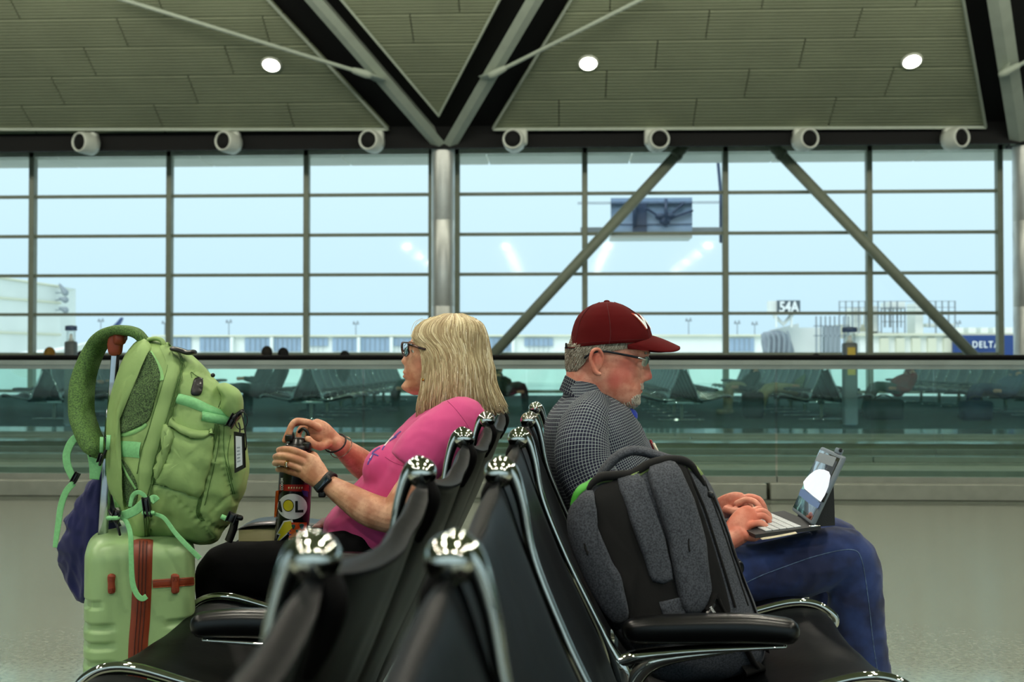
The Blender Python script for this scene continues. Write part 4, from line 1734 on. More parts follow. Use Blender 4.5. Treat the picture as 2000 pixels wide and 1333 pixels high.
def mfeat(y, lat):
    z = (y - 560) / .3
    o = 0
    tab = [(455, 0), (470, 2), (485, 16), (500, 30), (530, 46), (560, 59), (580, 66), (595, 67), (606, 58), (614, 34), (620, 12), (632, 3), (645, 0)]
    nz = interp(tab, z)[0] if 455 < z < 645 else 0
    wn = .0085 + .009 * min(1, max(0, (z - 485) / 90))
    o += .3 * nz * math.exp(-(abs(lat) / wn) ** 2.3)
    o += 4.0 * gs(abs(lat), .0165, .008) * gs(z, 592, 18)
    o += 1.5 * gs(z, 652, 12) * gs(lat, 0, .022) - 2.6 * gs(z, 671, 6) * gs(lat, 0, .026) + 1.6 * gs(z, 686, 9) * gs(lat, 0, .02)
    o += -1.5 * gs(z, 704, 9) * gs(lat, 0, .03) + 2 * gs(z, 745, 22) * gs(lat, 0, .022)
    o += -6.5 * gs(abs(lat), .033, .014) * gs(z, 500, 26) + 3.5 * gs(abs(lat), .03, .02) * gs(z, 445, 16)
    o += 3.5 * gs(abs(lat), .045, .014) * gs(z, 565, 34)
    o += -2.0 * gs(abs(lat), .040, .010) * gs(z, 640, 34)
    return o


bm = nb()
head(bm, mprof, MD, mprof[0][0], mprof[-1][0], mfeat, rows=110, cf=.45)
for s in (-1, 1):          # lowered eyelids
    ball(bm, P(1247.5, 714, MD + s * .0315), (.0125, .0125, .0118))
# neck with loose jowl
sweep(bm, L([(1150, 715, MD, .058, .058), (1152, 745, MD, .062, .062), (1158, 780, MD, .064, .064), (1165, 815, MD, .07, .09)]), n=24, k=4)
ball(bm, P(1195, 775, MD), (.038, .04, .028))
# ears
for s in (-1, 1):
    e = MD + s * .078
    ball(bm, P(1166, 704, e), (.015, .009, .027))
    sweep(bm, L([(1176, 704, e, .004), (1176, 692, e + s * .006, .0042), (1168, 682.5, e + s * .010, .0046), (1158, 686, e + s * .013, .0048), (1153.5, 700, e + s * .013, .0046), (1157, 716, e + s * .009, .0046), (1163, 728, e + s * .005, .0062), (1171, 731, e + s * .002, .0055)]), n=10, k=5)
    sweep(bm, L([(1170, 694, e + s * .006, .003), (1163, 700, e + s * .008, .003), (1165, 713, e + s * .006, .003)]), n=8, k=3)
# torso, legs
sweep(bm, L([(1150, 800, MD, .05, .10), (1165, 880, MD, .11, .17), (1230, 1000, MD, .13, .16), (1310, 1100, MD, .12, .16)]), n=20, k=3)
for d, kx, ky in ((2.735, 1645, 1090), (2.99, 1612, 1060)):
    sweep(bm, L([(1340, 1122, d, .06), (1500, 1118, d, .045), (kx, ky + 8, d, .045), (kx + 25, 1250, d, .05), (kx + 60, 1440, d, .04)]), n=12, k=3)
# arms
sweep(bm, L([(1140, 840, 2.68, .048), (1150, 940, 2.63, .045), (1215, 1035, 2.615, .043), (1262, 1072, 2.62, .042), (1330, 1070, 2.64, .037), (1395, 1062, 2.67, .031), (1422, 1054, 2.685, .028), (1436, 1046, 2.692, .028)]), n=18, k=4)
sweep(bm, L([(1145, 840, 3.03, .048), (1170, 940, 3.06, .045), (1230, 1010, 3.06, .042), (1320, 1010, 3.0, .036), (1385, 1002, 2.93, .029), (1408, 996, 2.905, .028)]), n=18, k=4)
# near hand on the keyboard
sweep(bm, L([(1428, 1052, 2.69, .029, .020), (1440, 1038, 2.695, .035, .019), (1453, 1024, 2.705, .038, .017), (1464, 1013, 2.715, .035, .015), (1470, 1008, 2.72, .030, .013)]), n=18, k=4)
finger(bm, [(1452, 1036, 2.695), (1467, 1026, 2.692), (1484, 1022, 2.692), (1494, 1027, 2.692), (1498, 1035, 2.692)], .0092, .0072)
finger(bm, [(1456, 1026, 2.712), (1472, 1012, 2.716), (1489, 1008, 2.72), (1500, 1015, 2.722), (1503, 1026, 2.722)], .0092, .0072)
finger(bm, [(1460, 1018, 2.732), (1474, 1003, 2.742), (1490, 999, 2.748), (1501, 1006, 2.752), (1503, 1015, 2.752)], .0088, .0070)
finger(bm, [(1458, 1010, 2.748), (1470, 998, 2.765), (1483, 994, 2.776), (1492, 999, 2.78), (1494, 1007, 2.78)], .0078, .0060)
finger(bm, [(1446, 1040, 2.685), (1458, 1048, 2.68), (1472, 1050, 2.685), (1484, 1046, 2.69)], .0125, .0095)
# far hand
sweep(bm, L([(1404, 997, 2.91, .027, .02), (1420, 990, 2.89, .032, .018), (1438, 984, 2.87, .032, .016), (1450, 981, 2.86, .027, .014)]), n=18, k=4)
finger(bm, [(1440, 984, 2.842), (1458, 977, 2.828), (1474, 981, 2.812), (1483, 991, 2.804), (1486, 1001, 2.804)], .0090, .0070)
finger(bm, [(1442, 980, 2.862), (1462, 971, 2.855), (1482, 976, 2.845), (1491, 988, 2.838), (1495, 999, 2.838)], .0092, .0072)
finger(bm, [(1442, 980, 2.88), (1458, 974, 2.88), (1474, 980, 2.88), (1482, 992, 2.875)], .0096, .0074)
finger(bm, [(1438, 984, 2.895), (1452, 980, 2.90), (1464, 986, 2.905), (1470, 996, 2.90)], .0085, .0066)
finger(bm, [(1420, 996, 2.86), (1436, 1000, 2.835), (1452, 1000, 2.82), (1464, 1001, 2.815)], .0122, .0092)
bm = fuse(bm, .0020, 3, .5)
ofs = -mbase
skin_m = tonal_skin('ruddy_skin', (224, 158, 134), (200, 118, 96), [
    (tuple(P(1222, 722, MD - .068) + ofs), .05, (208, 104, 94), .6),
    (tuple(P(1262, 736, MD) + ofs), .03, (200, 84, 76), .75),
    (tuple(P(1200, 745, MD - .068) + ofs), .03, (196, 92, 84), .6),
    (tuple(P(1168, 700, MD - .085) + ofs), .035, (196, 92, 74), .6),
    (tuple(P(1253, 763, MD) + ofs), (.02, .03, .006), (170, 84, 74), .6),
    (tuple(P(1460, 1010, 2.72) + ofs), .09, (206, 104, 74), .55)])
ob('body', bm, skin_m, man)
# cap
cprof = [(mz(0, zy)[1], 1000 + .3 * f, 1000 + .3 * b_, w_) for zy, f, b_, w_ in (
    (99, 630, 604, .008), (104, 668, 566, .022), (115, 710, 528, .038), (135, 752, 490, .053), (160, 795, 460, .064), (190, 838, 432, .073), (225, 868, 412, .079), (260, 890, 400, .083), (290, 903, 392, .085),
    (320, 912, 386, .0865), (350, 914, 378, .087), (380, 912, 366, .087), (410, 905, 352, .086), (425, 900, 346, .085))]


def cedge(th):
    """height (zoom y) of the cap edge round the head: 0 front, pi back"""
    t = abs(((th + PI) % (2 * PI)) - PI) / PI
    return interp([(0, 372), (.25, 366), (.42, 372), (.6, 384), (.8, 398), (1, 408)], t)[0]


def cap_pt(th, t, grow=0):
    e = zy_(cedge(th))
    y = zy_(99) + (e - zy_(99)) * (1 - (1 - t) ** 1.0)
    x, lat = hp(cprof, y, th, MD, 2.1, grow, cf=.45)
    return P(x, y, MD) - FH * lat


m_cap = M('dark_red_cotton', (84, 5, 7), .92, var=(4, .15), bump=(700, .25, .0006), spec=.2)
bm = nb()
NT, NH = 72, 30
g = []
for i in range(NT):
    th = 2 * PI * i / NT
    col = []
    for j in range(NH + 1):
        t = (j / NH) ** 1.6
        p = cap_pt(th, t)
        seam = min(abs(((th - PI / 6 * 0) / (PI / 3)) % 1 - .5) * 2, 1)
        # opening above the strap at the back
        col.append(bm.verts.new(p))
    g.append(col)
for i in range(NT):
    for j in range(NH):
        th = 2 * PI * (i + .5) / NT
        back = abs(th - PI) < .52
        if back and j > NH * (.80 + .25 * (abs(th - PI) / .52) ** 2) and j < NH * .95: continue
        bm.faces.new((g[i][j], g[(i + 1) % NT][j], g[(i + 1) % NT][j + 1], g[i][j + 1]))
bm.normal_update()
wrinkle(bm, .0018, 16, 4, (1, 1, 1), lambda c: 1 if c.z < P(0, zy_(150), MD).z else .2)
bmesh.ops.solidify(bm, geom=list(bm.faces), thickness=.002)
crown = ob('cap', bm, m_cap, man)
bm = nb(); ball(bm, P(*mz(617, 98), MD), (.008, .008, .004)); ob('cap_button', bm, m_cap, crown)
bm = nb()
for k in range(6):
    th = PI / 6 + k * PI / 3
    rows = []
    for j in range(14):
        p = cap_pt(th, .02 + .97 * j / 13, .0008)
        rows.append((*p, .0011))
    sweep(bm, rows, n=6, k=1)
rows = [(*cap_pt(2 * PI * i / 60, .93, .0006), .0006) for i in range(60)]
sweep(bm, rows, n=5, k=1, closed=True, cap=None)
ob('cap_seam', bm, M('dark_red_seam', (84, 10, 14), .9, var=(20, .1)), crown)
# brim
bm = nb()
NS, NB = 36, 12
gt, gb = [], []
for i in range(NS + 1):
    s = i / NS * 2 - 1
    a = s * 1.18
    inner, lat = hp(cprof, zy_(330 + 45 * abs(s) ** 1.5), a, MD, 2.1, -.001, cf=.45)
    ip = (inner, zy_(318 + 62 * abs(s) ** 1.3), lat)
    ox = mz(1088, 0)[0] - (1 - math.sqrt(max(0, 1 - abs(s) ** 2.4))) * (mz(1088, 0)[0] - inner)
    olat = .078 * math.sin(s * PI / 2 * .94)
    oy = zy_(388 + 58 * abs(s) ** 1.4 - 44 * abs(s) ** 8)
    r1, r2 = [], []
    for j in range(NB + 1):
        t = j / NB
        x = ip[0] + (ox - ip[0]) * t
        y = ip[1] + (oy - ip[1]) * (t ** 1.25)
        l = ip[2] + (olat - ip[2]) * t
        p = P(x, y, MD) - FH * l
        r1.append(bm.verts.new(p)); r2.append(bm.verts.new(p - V((0, 0, .003))))
    gt.append(r1); gb.append(r2)
for i in range(NS):
    for j in range(NB):
        bm.faces.new((gt[i][j], gt[i + 1][j], gt[i + 1][j + 1], gt[i][j + 1]))
        bm.faces.new((gb[i][j], gb[i][j + 1], gb[i + 1][j + 1], gb[i + 1][j]))
for i in range(NS):
    bm.faces.new((gt[i][NB], gt[i + 1][NB], gb[i + 1][NB], gb[i][NB]))
for j in range(NB):
    bm.faces.new((gt[0][j], gt[0][j + 1], gb[0][j + 1], gb[0][j])); bm.faces.new((gt[NS][j], gb[NS][j], gb[NS][j + 1], gt[NS][j + 1]))
ob('cap_brim', bm, m_cap, crown)
# strap over the back opening
bm = nb()
rows = []
for i in range(13):
    th = PI - .62 + 1.24 * i / 12
    x, lat = hp(cprof, zy_(398), th, MD, 2.1, .001, cf=.45)
    rows.append((*(P(x, zy_(400), MD) - FH * lat), .006, .0016))
sweep(bm, rows, n=8, ref=(0, 0, 1), k=1)
ob('cap_strap', bm, m_cap, crown)
bm = nb(); rbox(bm, P(*mz(352, 385), MD - .03), (.005, .012, .014), .002); ob('strap_slide', bm, m_black, crown)
# white letter on the front panel
bm = nb()
me = text_mesh('W', 1.0, .045)
b_ = bmesh.new(); b_.from_mesh(me); bmesh.ops.triangulate(b_, faces=b_.faces)
bmesh.ops.subdivide_edges(b_, edges=b_.edges, cuts=3)
for grow, mt, nm, k_ in ((.0022, M('orange_edge_thread', (196, 74, 44), .8, var=(30, .1)), 'letter_border', 1.13), (.0036, m_lett, 'letter', 1.0)):
    c = b_.copy()
    for v in c.verts:
        th = -v.co.x * k_ * .62 + .42
        zy = 236 - v.co.y * k_ * 118
        y = zy_(zy)
        x, lat = hp(cprof, y, th, MD, 2.1, grow, cf=.45)
        v.co = P(x, y, MD) - FH * -lat * -1
    ob(nm, c, mt, crown)
b_.free()
# grey hair under the cap
m_ghair = hair_mat('silver_hair', (176, 168, 150), (110, 98, 82), (222, 218, 205))
bm = nb(); lay = bm.loops.layers.color.new('tone')
random.seed(11)
hgp = [(zy_(z), 1000 + .3 * f, 1000 + .3 * b_, w_) for z, f, b_, w_ in ((330, 880, 362, .0765), (380, 884, 352, .079), (400, 886, 350, .0795), (450, 880, 349, .079), (500, 870, 350, .077), (545, 850, 355, .072), (570, 850, 368, .068))]
for q in range(2600):
    th = random.uniform(.95, PI) * random.choice((1, 1, 1, -1))
    at = abs(th)
    # lower hair limit by position: sideburn short, nape long
    x_, _ = hp(hgp, zy_(430), at, MD, 2.1, cf=.45)
    zx = (x_ - 1000) / .3
    lim = interp([(355, 552), (420, 545), (470, 500), (505, 440), (560, 420), (610, 428), (650, 415), (745, 398), (900, 380)], zx)[0]
    z0 = random.uniform(370, max(lim - 12, 380))
    ln_ = random.uniform(14, 40)
    z1 = min(z0 + ln_, lim + 6)
    if z1 - z0 < 4: continue
    rows = []
    for t in (0, .5, 1):
        z = z0 + (z1 - z0) * t
        x, lat = hp(hgp, zy_(z), th + .05 * t * (1 if th > 0 else -1), MD, 2.1, -.002 + .0035 * t + random.uniform(0, .0012), cf=.45)
        rows.append((*(P(x, zy_(z), MD) - FH * lat), .0013 * (1 - .6 * t)))
    lock(bm, lay, rows, min(1, max(0, random.gauss(.55, .25))), n=4)
# hair above the strap in the opening
for q in range(260):
    th = PI + random.uniform(-.42, .42)
    z0 = random.uniform(300, 372)
    rows = []
    for t in (0, .5, 1):
        z = z0 + 26 * t
        x, lat = hp(cprof, zy_(z), th, MD, 2.1, -.0015 + .001 * t, cf=.45)
        rows.append((*(P(x, zy_(z), MD) - FH * lat), .0013))
    lock(bm, lay, rows, random.random(), n=4)
ob('hair', bm, m_ghair, man)
# goatee and moustache
bm = nb(); lay = bm.loops.layers.color.new('tone')
for q in range(4200):
    lat = random.gauss(0, .021)
    u = random.random()
    if abs(lat) > .045: continue
    if u < .16:
        z = random.uniform(628, 660); ln_ = 10; gx = 1.0
        if abs(lat) > .03: continue
    else:
        z = random.uniform(700, 792); ln_ = random.uniform(9, 20)
    y = zy_(min(z, 786))
    f, bb, wd = interp(mprof, y)
    c = f * .45 + bb * .55
    q_ = min(.98, abs(lat) / max(wd, .02))
    x = c + (f - c) * (1 - q_ ** 2.2) ** (1 / 2.2) + mfeat(y, lat)
    if z > 755: x -= random.uniform(0, 22)
    p = P(x - .6, y, MD) - FH * lat
    out = RT * .25 - FH * lat * 6
    rows = [(*p, .0010), (*(p + (out * .003 - V((0, 0, .0035))) * ln_ / 20), .0007), (*(p + (out * .003 - V((0, 0, .008))) * ln_ / 20), .0003)]
    lock(bm, lay, rows, min(1, max(0, random.gauss(.85, .18))), n=4)
ob('beard', bm, m_ghair, man)
bm = nb()
rows = []
for k in range(13):
    lt_ = -.025 + .05 * k / 12
    y = zy_(671)
    f, bb, wd = interp(mprof, y)
    c = f * .45 + bb * .55
    x = c + (f - c) * (1 - min(.98, abs(lt_) / wd) ** 2.2) ** (1 / 2.2) + mfeat(y, lt_)
    rows.append((*(P(x, y + abs(lt_) * 90, MD) - FH * lt_), .0012))
sweep(bm, rows, n=6, k=1)
ob('mouth', bm, M('lip_line', (120, 52, 46), .6, var=(60, .1)), man)
bm = nb(); lay = bm.loops.layers.color.new('tone')
for q in range(60):
    l = random.uniform(-.045, -.012)
    x = 1000 + .3 * (892 - 900 * (abs(l) - .012))
    p = P(x, zy_(432 + random.uniform(-7, 7)), MD + l)
    lock(bm, lay, [(*p, .0008), (*(p + RT * .004 - FH * .002 - V((0, 0, .002))), .0004)], random.random(), n=4)
ob('eyebrow', bm, m_ghair, man)
# spectacles
m_dkm = M('gunmetal_frame', (38, 42, 48), .3, .7, var=(20, .2))
m_silver = M('silver_hinge', (205, 208, 205), .2, 1, var=(30, .1))
bm = nb()
for s in (-1, 1):
    e = MD + s * .083
    sweep(bm, L([(1142, 700, e - s * .006, .003, .002), (1150, 693, e, .0028, .0018), (1163, 688, e + s * .002, .0024, .0016), (1180, 686.5, e, .0024, .0014), (1215, 692.5, MD + s * .078, .0028, .0012), (1249, 699.5, MD + s * .070, .0030, .0012)]), n=8, k=4)
sp = ob('spectacles', bm, m_dkm, man)
bm = nb(); b2 = nb(); b3 = nb()
for s in (-1, 1):
    sweep(bm, L([(1247, 699.5, MD + s * .0705, .0032, .0016), (1256, 701, MD + s * .068, .003, .002), (1261, 702, MD + s * .058, .0025, .002)]), n=8, k=3)
    lp = [(1257, 700, MD + s * .064), (1264, 697, MD + s * .036), (1267.5, 700, MD + s * .012), (1266, 709, MD + s * .012), (1260, 716.5, MD + s * .034), (1253, 713, MD + s * .060)]
    sweep(b3, L([(*p, .0009) for p in lp[:4]]), n=6, k=4)
    vs = [b2.verts.new(P(*p[:3])) for p in cr(lp, 4, True)]
    vc = b2.verts.new(sum((v.co for v in vs), V()) / len(vs) + RT * .001)
    for i in range(len(vs)): b2.faces.new((vs[i], vs[(i + 1) % len(vs)], vc))
sweep(b3, L([(1267, 702, MD - .012, .0013), (1269, 701, MD, .0013), (1267, 702, MD + .012, .0013)]), n=6, k=2)
ob('hinge', bm, m_silver, sp, label='silver hinge')
ob('lens', b2, m_lens, sp)
ob('rim', b3, m_dkm, sp)

# checked shirt: UV in metres along torso and sleeve
def check_mat():
    m = M('navy_checked_cotton', (18, 22, 44), .85, bump=(500, .15, .0005))
    nt = m.node_tree
    b = nt.nodes['Principled BSDF']
    uv = nd(nt, 'UVMap')
    sp_ = nd(nt, 'SeparateXYZ')
    nt.links.new(uv.outputs[0], sp_.inputs[0])
    outs = []
    for k, wdt in ((0, .12), (1, .12)):
        m1 = nd(nt, 'Math', operation='MULTIPLY'); m1.inputs[1].default_value = 1 / .0068
        nt.links.new(sp_.outputs[k], m1.inputs[0])
        m2 = nd(nt, 'Math', operation='FRACT'); nt.links.new(m1.outputs[0], m2.inputs[0])
        m3 = nd(nt, 'Math', operation='LESS_THAN'); m3.inputs[1].default_value = wdt
        nt.links.new(m2.outputs[0], m3.inputs[0]); outs.append(m3)
    mxm = nd(nt, 'Math', operation='MAXIMUM')
    nt.links.new(outs[0].outputs[0], mxm.inputs[0]); nt.links.new(outs[1].outputs[0], mxm.inputs[1])
    mix = nd(nt, 'Mix', data_type='RGBA')
    mix.inputs[6].default_value = srgb(13, 18, 46); mix.inputs[7].default_value = srgb(158, 170, 170)
    nt.links.new(mxm.outputs[0], mix.inputs[0])
    nt.links.new(mix.outputs[2], b.inputs['Base Color'])
    return m


m_check = check_mat()
bm = nb()
T1 = [(1140, 772, MD, .055, .085), (1142, 790, MD, .085, .150), (1146, 815, MD, .112, .195), (1156, 855, MD, .128, .205), (1172, 905, MD, .136, .205), (1205, 965, MD, .145, .20), (1250, 1030, MD, .155, .20), (1300, 1092, MD, .140, .19)]
sweep(bm, L(T1), n=72, k=8, uv=True)
bmesh.ops.remove_doubles(bm, verts=bm.verts, dist=1e-7)
wrinkle(bm, .0035, 8, 3, (1.2, 1, .8))
wrinkle(bm, .0020, 20, 6, (1, 1, 1.6))
tors = bm.copy()
shirt_m = ob('shirt', bm, m_check, man)
for nm, rws in (('sleeve', [(1158, 800, 2.745, .048), (1146, 828, 2.70, .062), (1138, 868, 2.668, .068), (1142, 910, 2.65, .070), (1162, 955, 2.635, .068), (1200, 1010, 2.62, .064), (1236, 1050, 2.62, .058), (1262, 1074, 2.62, .056), (1310, 1074, 2.635, .05)]),
                ('sleeve', [(1155, 812, 2.97, .060), (1148, 832, 3.01, .072), (1150, 880, 3.04, .074), (1180, 945, 3.06, .068), (1232, 1010, 3.06, .058), (1290, 1014, 3.02, .05)])):
    bm = nb()
    sweep(bm, L(rws), n=48, k=8, uv=True)
    wrinkle(bm, .0040, 9, 7, (1.2, 1, .8)); wrinkle(bm, .002, 22, 9)
    ob(nm, bm, m_check, man)
# collar band and point
bm = nb()
uvl = bm.loops.layers.uv.verify()
NC = 60
gr = []
for i in range(NC + 1):
    th = -PI * .985 + 2 * PI * .985 * i / NC          # 0 = back of the neck
    c_, s_ = math.cos(th), math.sin(th)
    k_ = (1 - c_) / 2                                 # 0 back .. 1 front
    rowv = []
    for j in range(6):
        t = j / 5
        xt, yt = 1104 + (1220 - 1104) * k_, 733 + (800 - 733) * k_
        xb, yb = 1092 + (1222 - 1092) * k_, 762 + (826 - 762) * k_
        x, y = xt + (xb - xt) * t, yt + (yb - yt) * t
        lat = (.064 + .026 * t) * sgnp(s_, .85) * (1 - .25 * max(0, k_ - .75) * 4 * .6)
        rowv.append((bm.verts.new(P(x, y, MD) - FH * lat), i * .0068, t * .034))
    gr.append(rowv)
for i in range(NC):
    for j in range(5):
        q = (gr[i][j], gr[i + 1][j], gr[i + 1][j + 1], gr[i][j + 1])
        f = bm.faces.new([a[0] for a in q])
        for lp, a in zip(f.loops, q): lp[uvl].uv = (a[1] * 1.0, a[2])
bmesh.ops.solidify(bm, geom=list(bm.faces), thickness=.0025)
ob('collar', bm, m_check, man)
sfm = Surf(tors)
bm = nb(); uvl = bm.loops.layers.uv.verify()
pts = [P(1196, 800, MD - .062), P(1222, 800, MD - .022), P(1219, 826, MD - .040), P(1197, 819, MD - .070), P(1176, 800, MD - .078)]
for off in (0, .0025):
    vs = [bm.verts.new(p - FH * off) for p in pts]
    f = bm.faces.new(vs)
    for lp, c in zip(f.loops, ((0, 0), (.035, 0), (.035, .034), (0, .034), (-.02, .01))): lp[uvl].uv = c
ob('collar_point', bm, m_check, man, smooth=False)
m_btn = M('pearl_button', (205, 210, 205), .3, var=(40, .1))
for (x, y, d) in ((1197, 817, MD - .077), (1215, 805, MD - .036)):
    bm = nb(); ball(bm, P(x, y, d), (.0048, .003, .0048), u=14, v=8); ob('button', bm, m_btn, man)
m_blue = fabric('royal_blue_tee', (28, 60, 170), 700)
bm = nb()
sweep(bm, L([(1196, 800, MD, .030, .042), (1215, 806, MD, .026, .036), (1232, 812, MD, .018, .028)]), n=20, k=3)
ob('undershirt', bm, m_blue, man, label='royal blue undershirt at the open collar')
# button placket down the chest
bm = nb()
uvl = bm.loops.layers.uv.verify()
prev = None
for i, (x, y) in enumerate(cr([(1224, 815), (1236, 838), (1243, 862), (1262, 880), (1285, 900), (1300, 930)], 4)):
    a = bm.verts.new(P(x, y, MD - .022)); c = bm.verts.new(P(x + 1.5, y, MD + .016)); e = bm.verts.new(P(x - 5, y + 3, MD - .03))
    if prev:
        for q in ((prev[0], prev[1], c, a), (prev[2], prev[0], a, e)):
            f = bm.faces.new(q)
            for lp, uvc in zip(f.loops, ((0, i * .02), (.04, i * .02), (.04, i * .02 + .02), (0, i * .02 + .02))): lp[uvl].uv = uvc
    prev = (a, c, e)
ob('placket', bm, m_check, man)
# pens in the pocket
m_pred = M('pen_red', (132, 20, 26), .3, var=(9, .1)); m_pwh = M('pen_cream', (222, 215, 192), .3, var=(9, .05))
for (p0, p1, m_, lab, d) in (((1271, 862), (1283, 890), m_pred, 'red ballpoint pen clipped in the shirt pocket of the man', 2.765), ((1277, 868), (1288, 892), m_pwh, 'cream ballpoint pen clipped in the shirt pocket of the man', 2.755)):
    t = thing('pen', lab, 'pen', P(*p1, d), group='pens in the shirt pocket')
    bm = nb(); sweep(bm, L([(*p0, d, .0035), (*p1, d, .0045)]), n=12, k=1); ob('barrel', bm, m_, t)
    bm = nb(); sweep(bm, L([(p0[0] + 1, p0[1] + 3, d - .008, .0012), (p0[0] + 7, p0[1] + 12, d - .009, .002), (p0[0] + 10, p0[1] + 22, d - .008, .002)]), n=8, k=3); ob('clip', bm, m_, t)
# jeans
def denim():
    m = fabric('blue_denim', (30, 52, 104), 1300, (14, .35, (16, 28, 66)), .9, .35)
    return m


m_jean = denim()
bm = nb()
sweep(bm, L([(1285, 1065, MD, .14, .18), (1330, 1105, MD, .125, .20), (1400, 1120, MD, .09, .18)]), n=24, k=3)
sweep(bm, L([(1340, 1128, 2.745, .100), (1430, 1126, 2.74, .080, .085), (1500, 1119, 2.735, .076, .082), (1570, 1104, 2.735, .076, .080), (1625, 1088, 2.735, .074, .078), (1656, 1092, 2.735, .070, .074),
             (1668, 1140, 2.735, .070, .072), (1674, 1220, 2.735, .066, .068), (1686, 1310, 2.735, .065, .068), (1700, 1400, 2.735, .068, .07), (1708, 1465, 2.735, .07, .075)]), n=28, k=4)
sweep(bm, L([(1340, 1100, 2.97, .095), (1480, 1085, 2.97, .082), (1560, 1072, 2.98, .078), (1608, 1060, 2.99, .074), (1632, 1066, 2.99, .068), (1628, 1150, 2.99, .066), (1630, 1260, 2.99, .062), (1640, 1420, 2.99, .066)]), n=28, k=4)
bm = fuse(bm, .006, 6, .6)
kn = P(1650, 1085, 2.7)
wrinkle(bm, .0030, 9, 12, (1, 1, 1.6))
wrinkle(bm, .0022, 24, 14, (1, 1, 1))
jb = bm.copy()
ob('jeans', bm, m_jean, man)
sj = Surf(jb)
bm = nb()
cord(bm, sj, [(1440, 1149), (1480, 1128), (1540, 1105), (1590, 1088), (1640, 1076), (1670, 1076), (1682, 1092), (1690, 1130), (1698, 1190), (1706, 1260), (1716, 1325)], .0011, k=8)
ob('seam', bm, M('jean_seam', (92, 116, 150), .8, var=(90, .5)), man)
for d, x in ((2.735, 1715), (2.99, 1645)):
    bm = nb()
    a = P(x, 1480, d)
    sweep(bm, [(a.x - .05, a.y, .055, .05, .046), (a.x + .06, a.y, .05, .05, .05), (a.x + .16, a.y, .04, .038, .05), (a.x + .22, a.y, .035, .026, .034)], n=14, k=3)
    box(bm, (a.x + .07, a.y, .012), (.30, .10, .022))
    ob('shoe', bm, m_shoe, man)
# ================================================================== green suitcase
def zc(zx, zy): return (90 + .275 * zx, 980 + .275 * zy)


m_sage = M('sage_green_shell', (150, 182, 126), .38, var=(3, .06), bump=(500, .06, .0004), spec=.5)
m_tan = M('tan_leather', (128, 52, 24), .45, var=(8, .25), bump=(120, .12))
m_tan2 = M('tan_rubber_grip', (140, 56, 26), .5, var=(8, .15))
SD = 2.43                                  # near face
S_D = SD + .19                             # middle
sl, sr = P(169, 1200, SD), P(380, 1200, SD)
_v = P(274, 702, SD) - CAM; _v.z = 0
SF = _v.normalized()                       # the case stands square to the line of sight
SR = V((SF.y, -SF.x, 0))
scx = P(274, 1200, SD) + SF * .19
sw = (sr - sl).length / 2
ztop = P(270, 1057, SD).z
suit = thing('suitcase', 'pale green hard-shell suitcase with brown leather trim on the floor under the green backpack', 'suitcase', (scx.x, scx.y, 0))
bm = nb()
NZ, NP = 150, 128
zb = .055
rings = []
for i in range(NZ + 1):
    t = i / NZ
    z = zb + (ztop - zb) * t
    e = min(1, (ztop - z) / .045)
    ins = .045 * (1 - math.sqrt(max(0, 1 - (1 - e) ** 2)))
    e = min(1, (z - zb) / .03)
    ins = max(ins, .03 * (1 - math.sqrt(max(0, 1 - (1 - e) ** 2))))
    ring = []
    hw, hd_ = sw - ins, .19 - ins
    # taper a touch wider at the floor
    hw *= 1.0 + .03 * (1 - t)
    for j in range(NP):
        a = 2 * PI * j / NP
        ca, sa = math.cos(a), math.sin(a)
        n_ = 7.0
        r = 1 / (abs(ca) ** n_ + abs(sa) ** n_) ** (1 / n_)
        x, y = hw * r * ca, hd_ * r * sa
        # pressed grooves
        zi = (ztop - z)
        g_ = 0
        ph = (zi - .175) / .0405
        if ph > -.7 and z > .09:
            f = ph % 1
            g_ = 1 / (1 + math.exp(-(f - .12) * 50)) * (1 / (1 + math.exp((f - .52) * 50)))
            if ph < 0: g_ *= 0
        m_ = 1 / (1 + math.exp(-(abs(x) - .058) * 400))
        edge_ = 1 if abs(x) > hw - .004 else 1
        if .13 < zi < .148 and x < -.085: g_, m_ = .8, 1
        dep = .0075 * g_ * m_
        l = math.hypot(x, y)
        x2, y2 = x, y
        if abs(sa) > abs(ca): y2 = y - math.copysign(dep, y)
        else: x2 = x - math.copysign(dep, x)
        p = V((scx.x, scx.y, z)) + SR * x2 + SF * y2
        ring.append(bm.verts.new(p))
    rings.append(ring)
for a, b_ in zip(rings, rings[1:]):
    for j in range(NP): bm.faces.new((a[j], a[(j + 1) % NP], b_[(j + 1) % NP], b_[j]))
bm.faces.new(rings[0][::-1])
c0 = bm.verts.new((scx.x, scx.y, ztop + .001))
for j in range(NP): bm.faces.new((rings[-1][j], rings[-1][(j + 1) % NP], c0))
shellbm = bm.copy()
ob('shell', bm, m_sage, suit, angle=60)
ss = Surf(shellbm)
bm = nb()
strip(bm, ss, [(280, 1056), (280, 1063), (279, 1080), (277, 1150), (274, 1210), (270, 1260), (268, 1330), (266, 1400)], 38, .003, k=6, seg=6)
zs = ob('zip_band', bm, m_tan, suit, label='brown leather zip band')
bm = nb()
for o_ in (-7, 0, 7):
    cord(bm, ss, [(280 + o_, 1060), (279 + o_, 1080), (277 + o_, 1150), (274 + o_, 1210), (270 + o_, 1260), (267 + o_, 1330)], .0012, off=.0045)
ob('zip', bm, M('dark_brown_zip', (74, 28, 16), .5, var=(60, .3)), zs)
bm = nb(); strip(bm, ss, [(298, 1141), (340, 1138.5), (377, 1136)], 17, .0025, k=6, seg=6)
st = ob('strap', bm, m_tan, suit)
bm = nb()
for dy in (-7, 7): cord(bm, ss, [(299, 1141 + dy), (340, 1138.5 + dy), (376, 1136 + dy)], .0006, off=.0038)
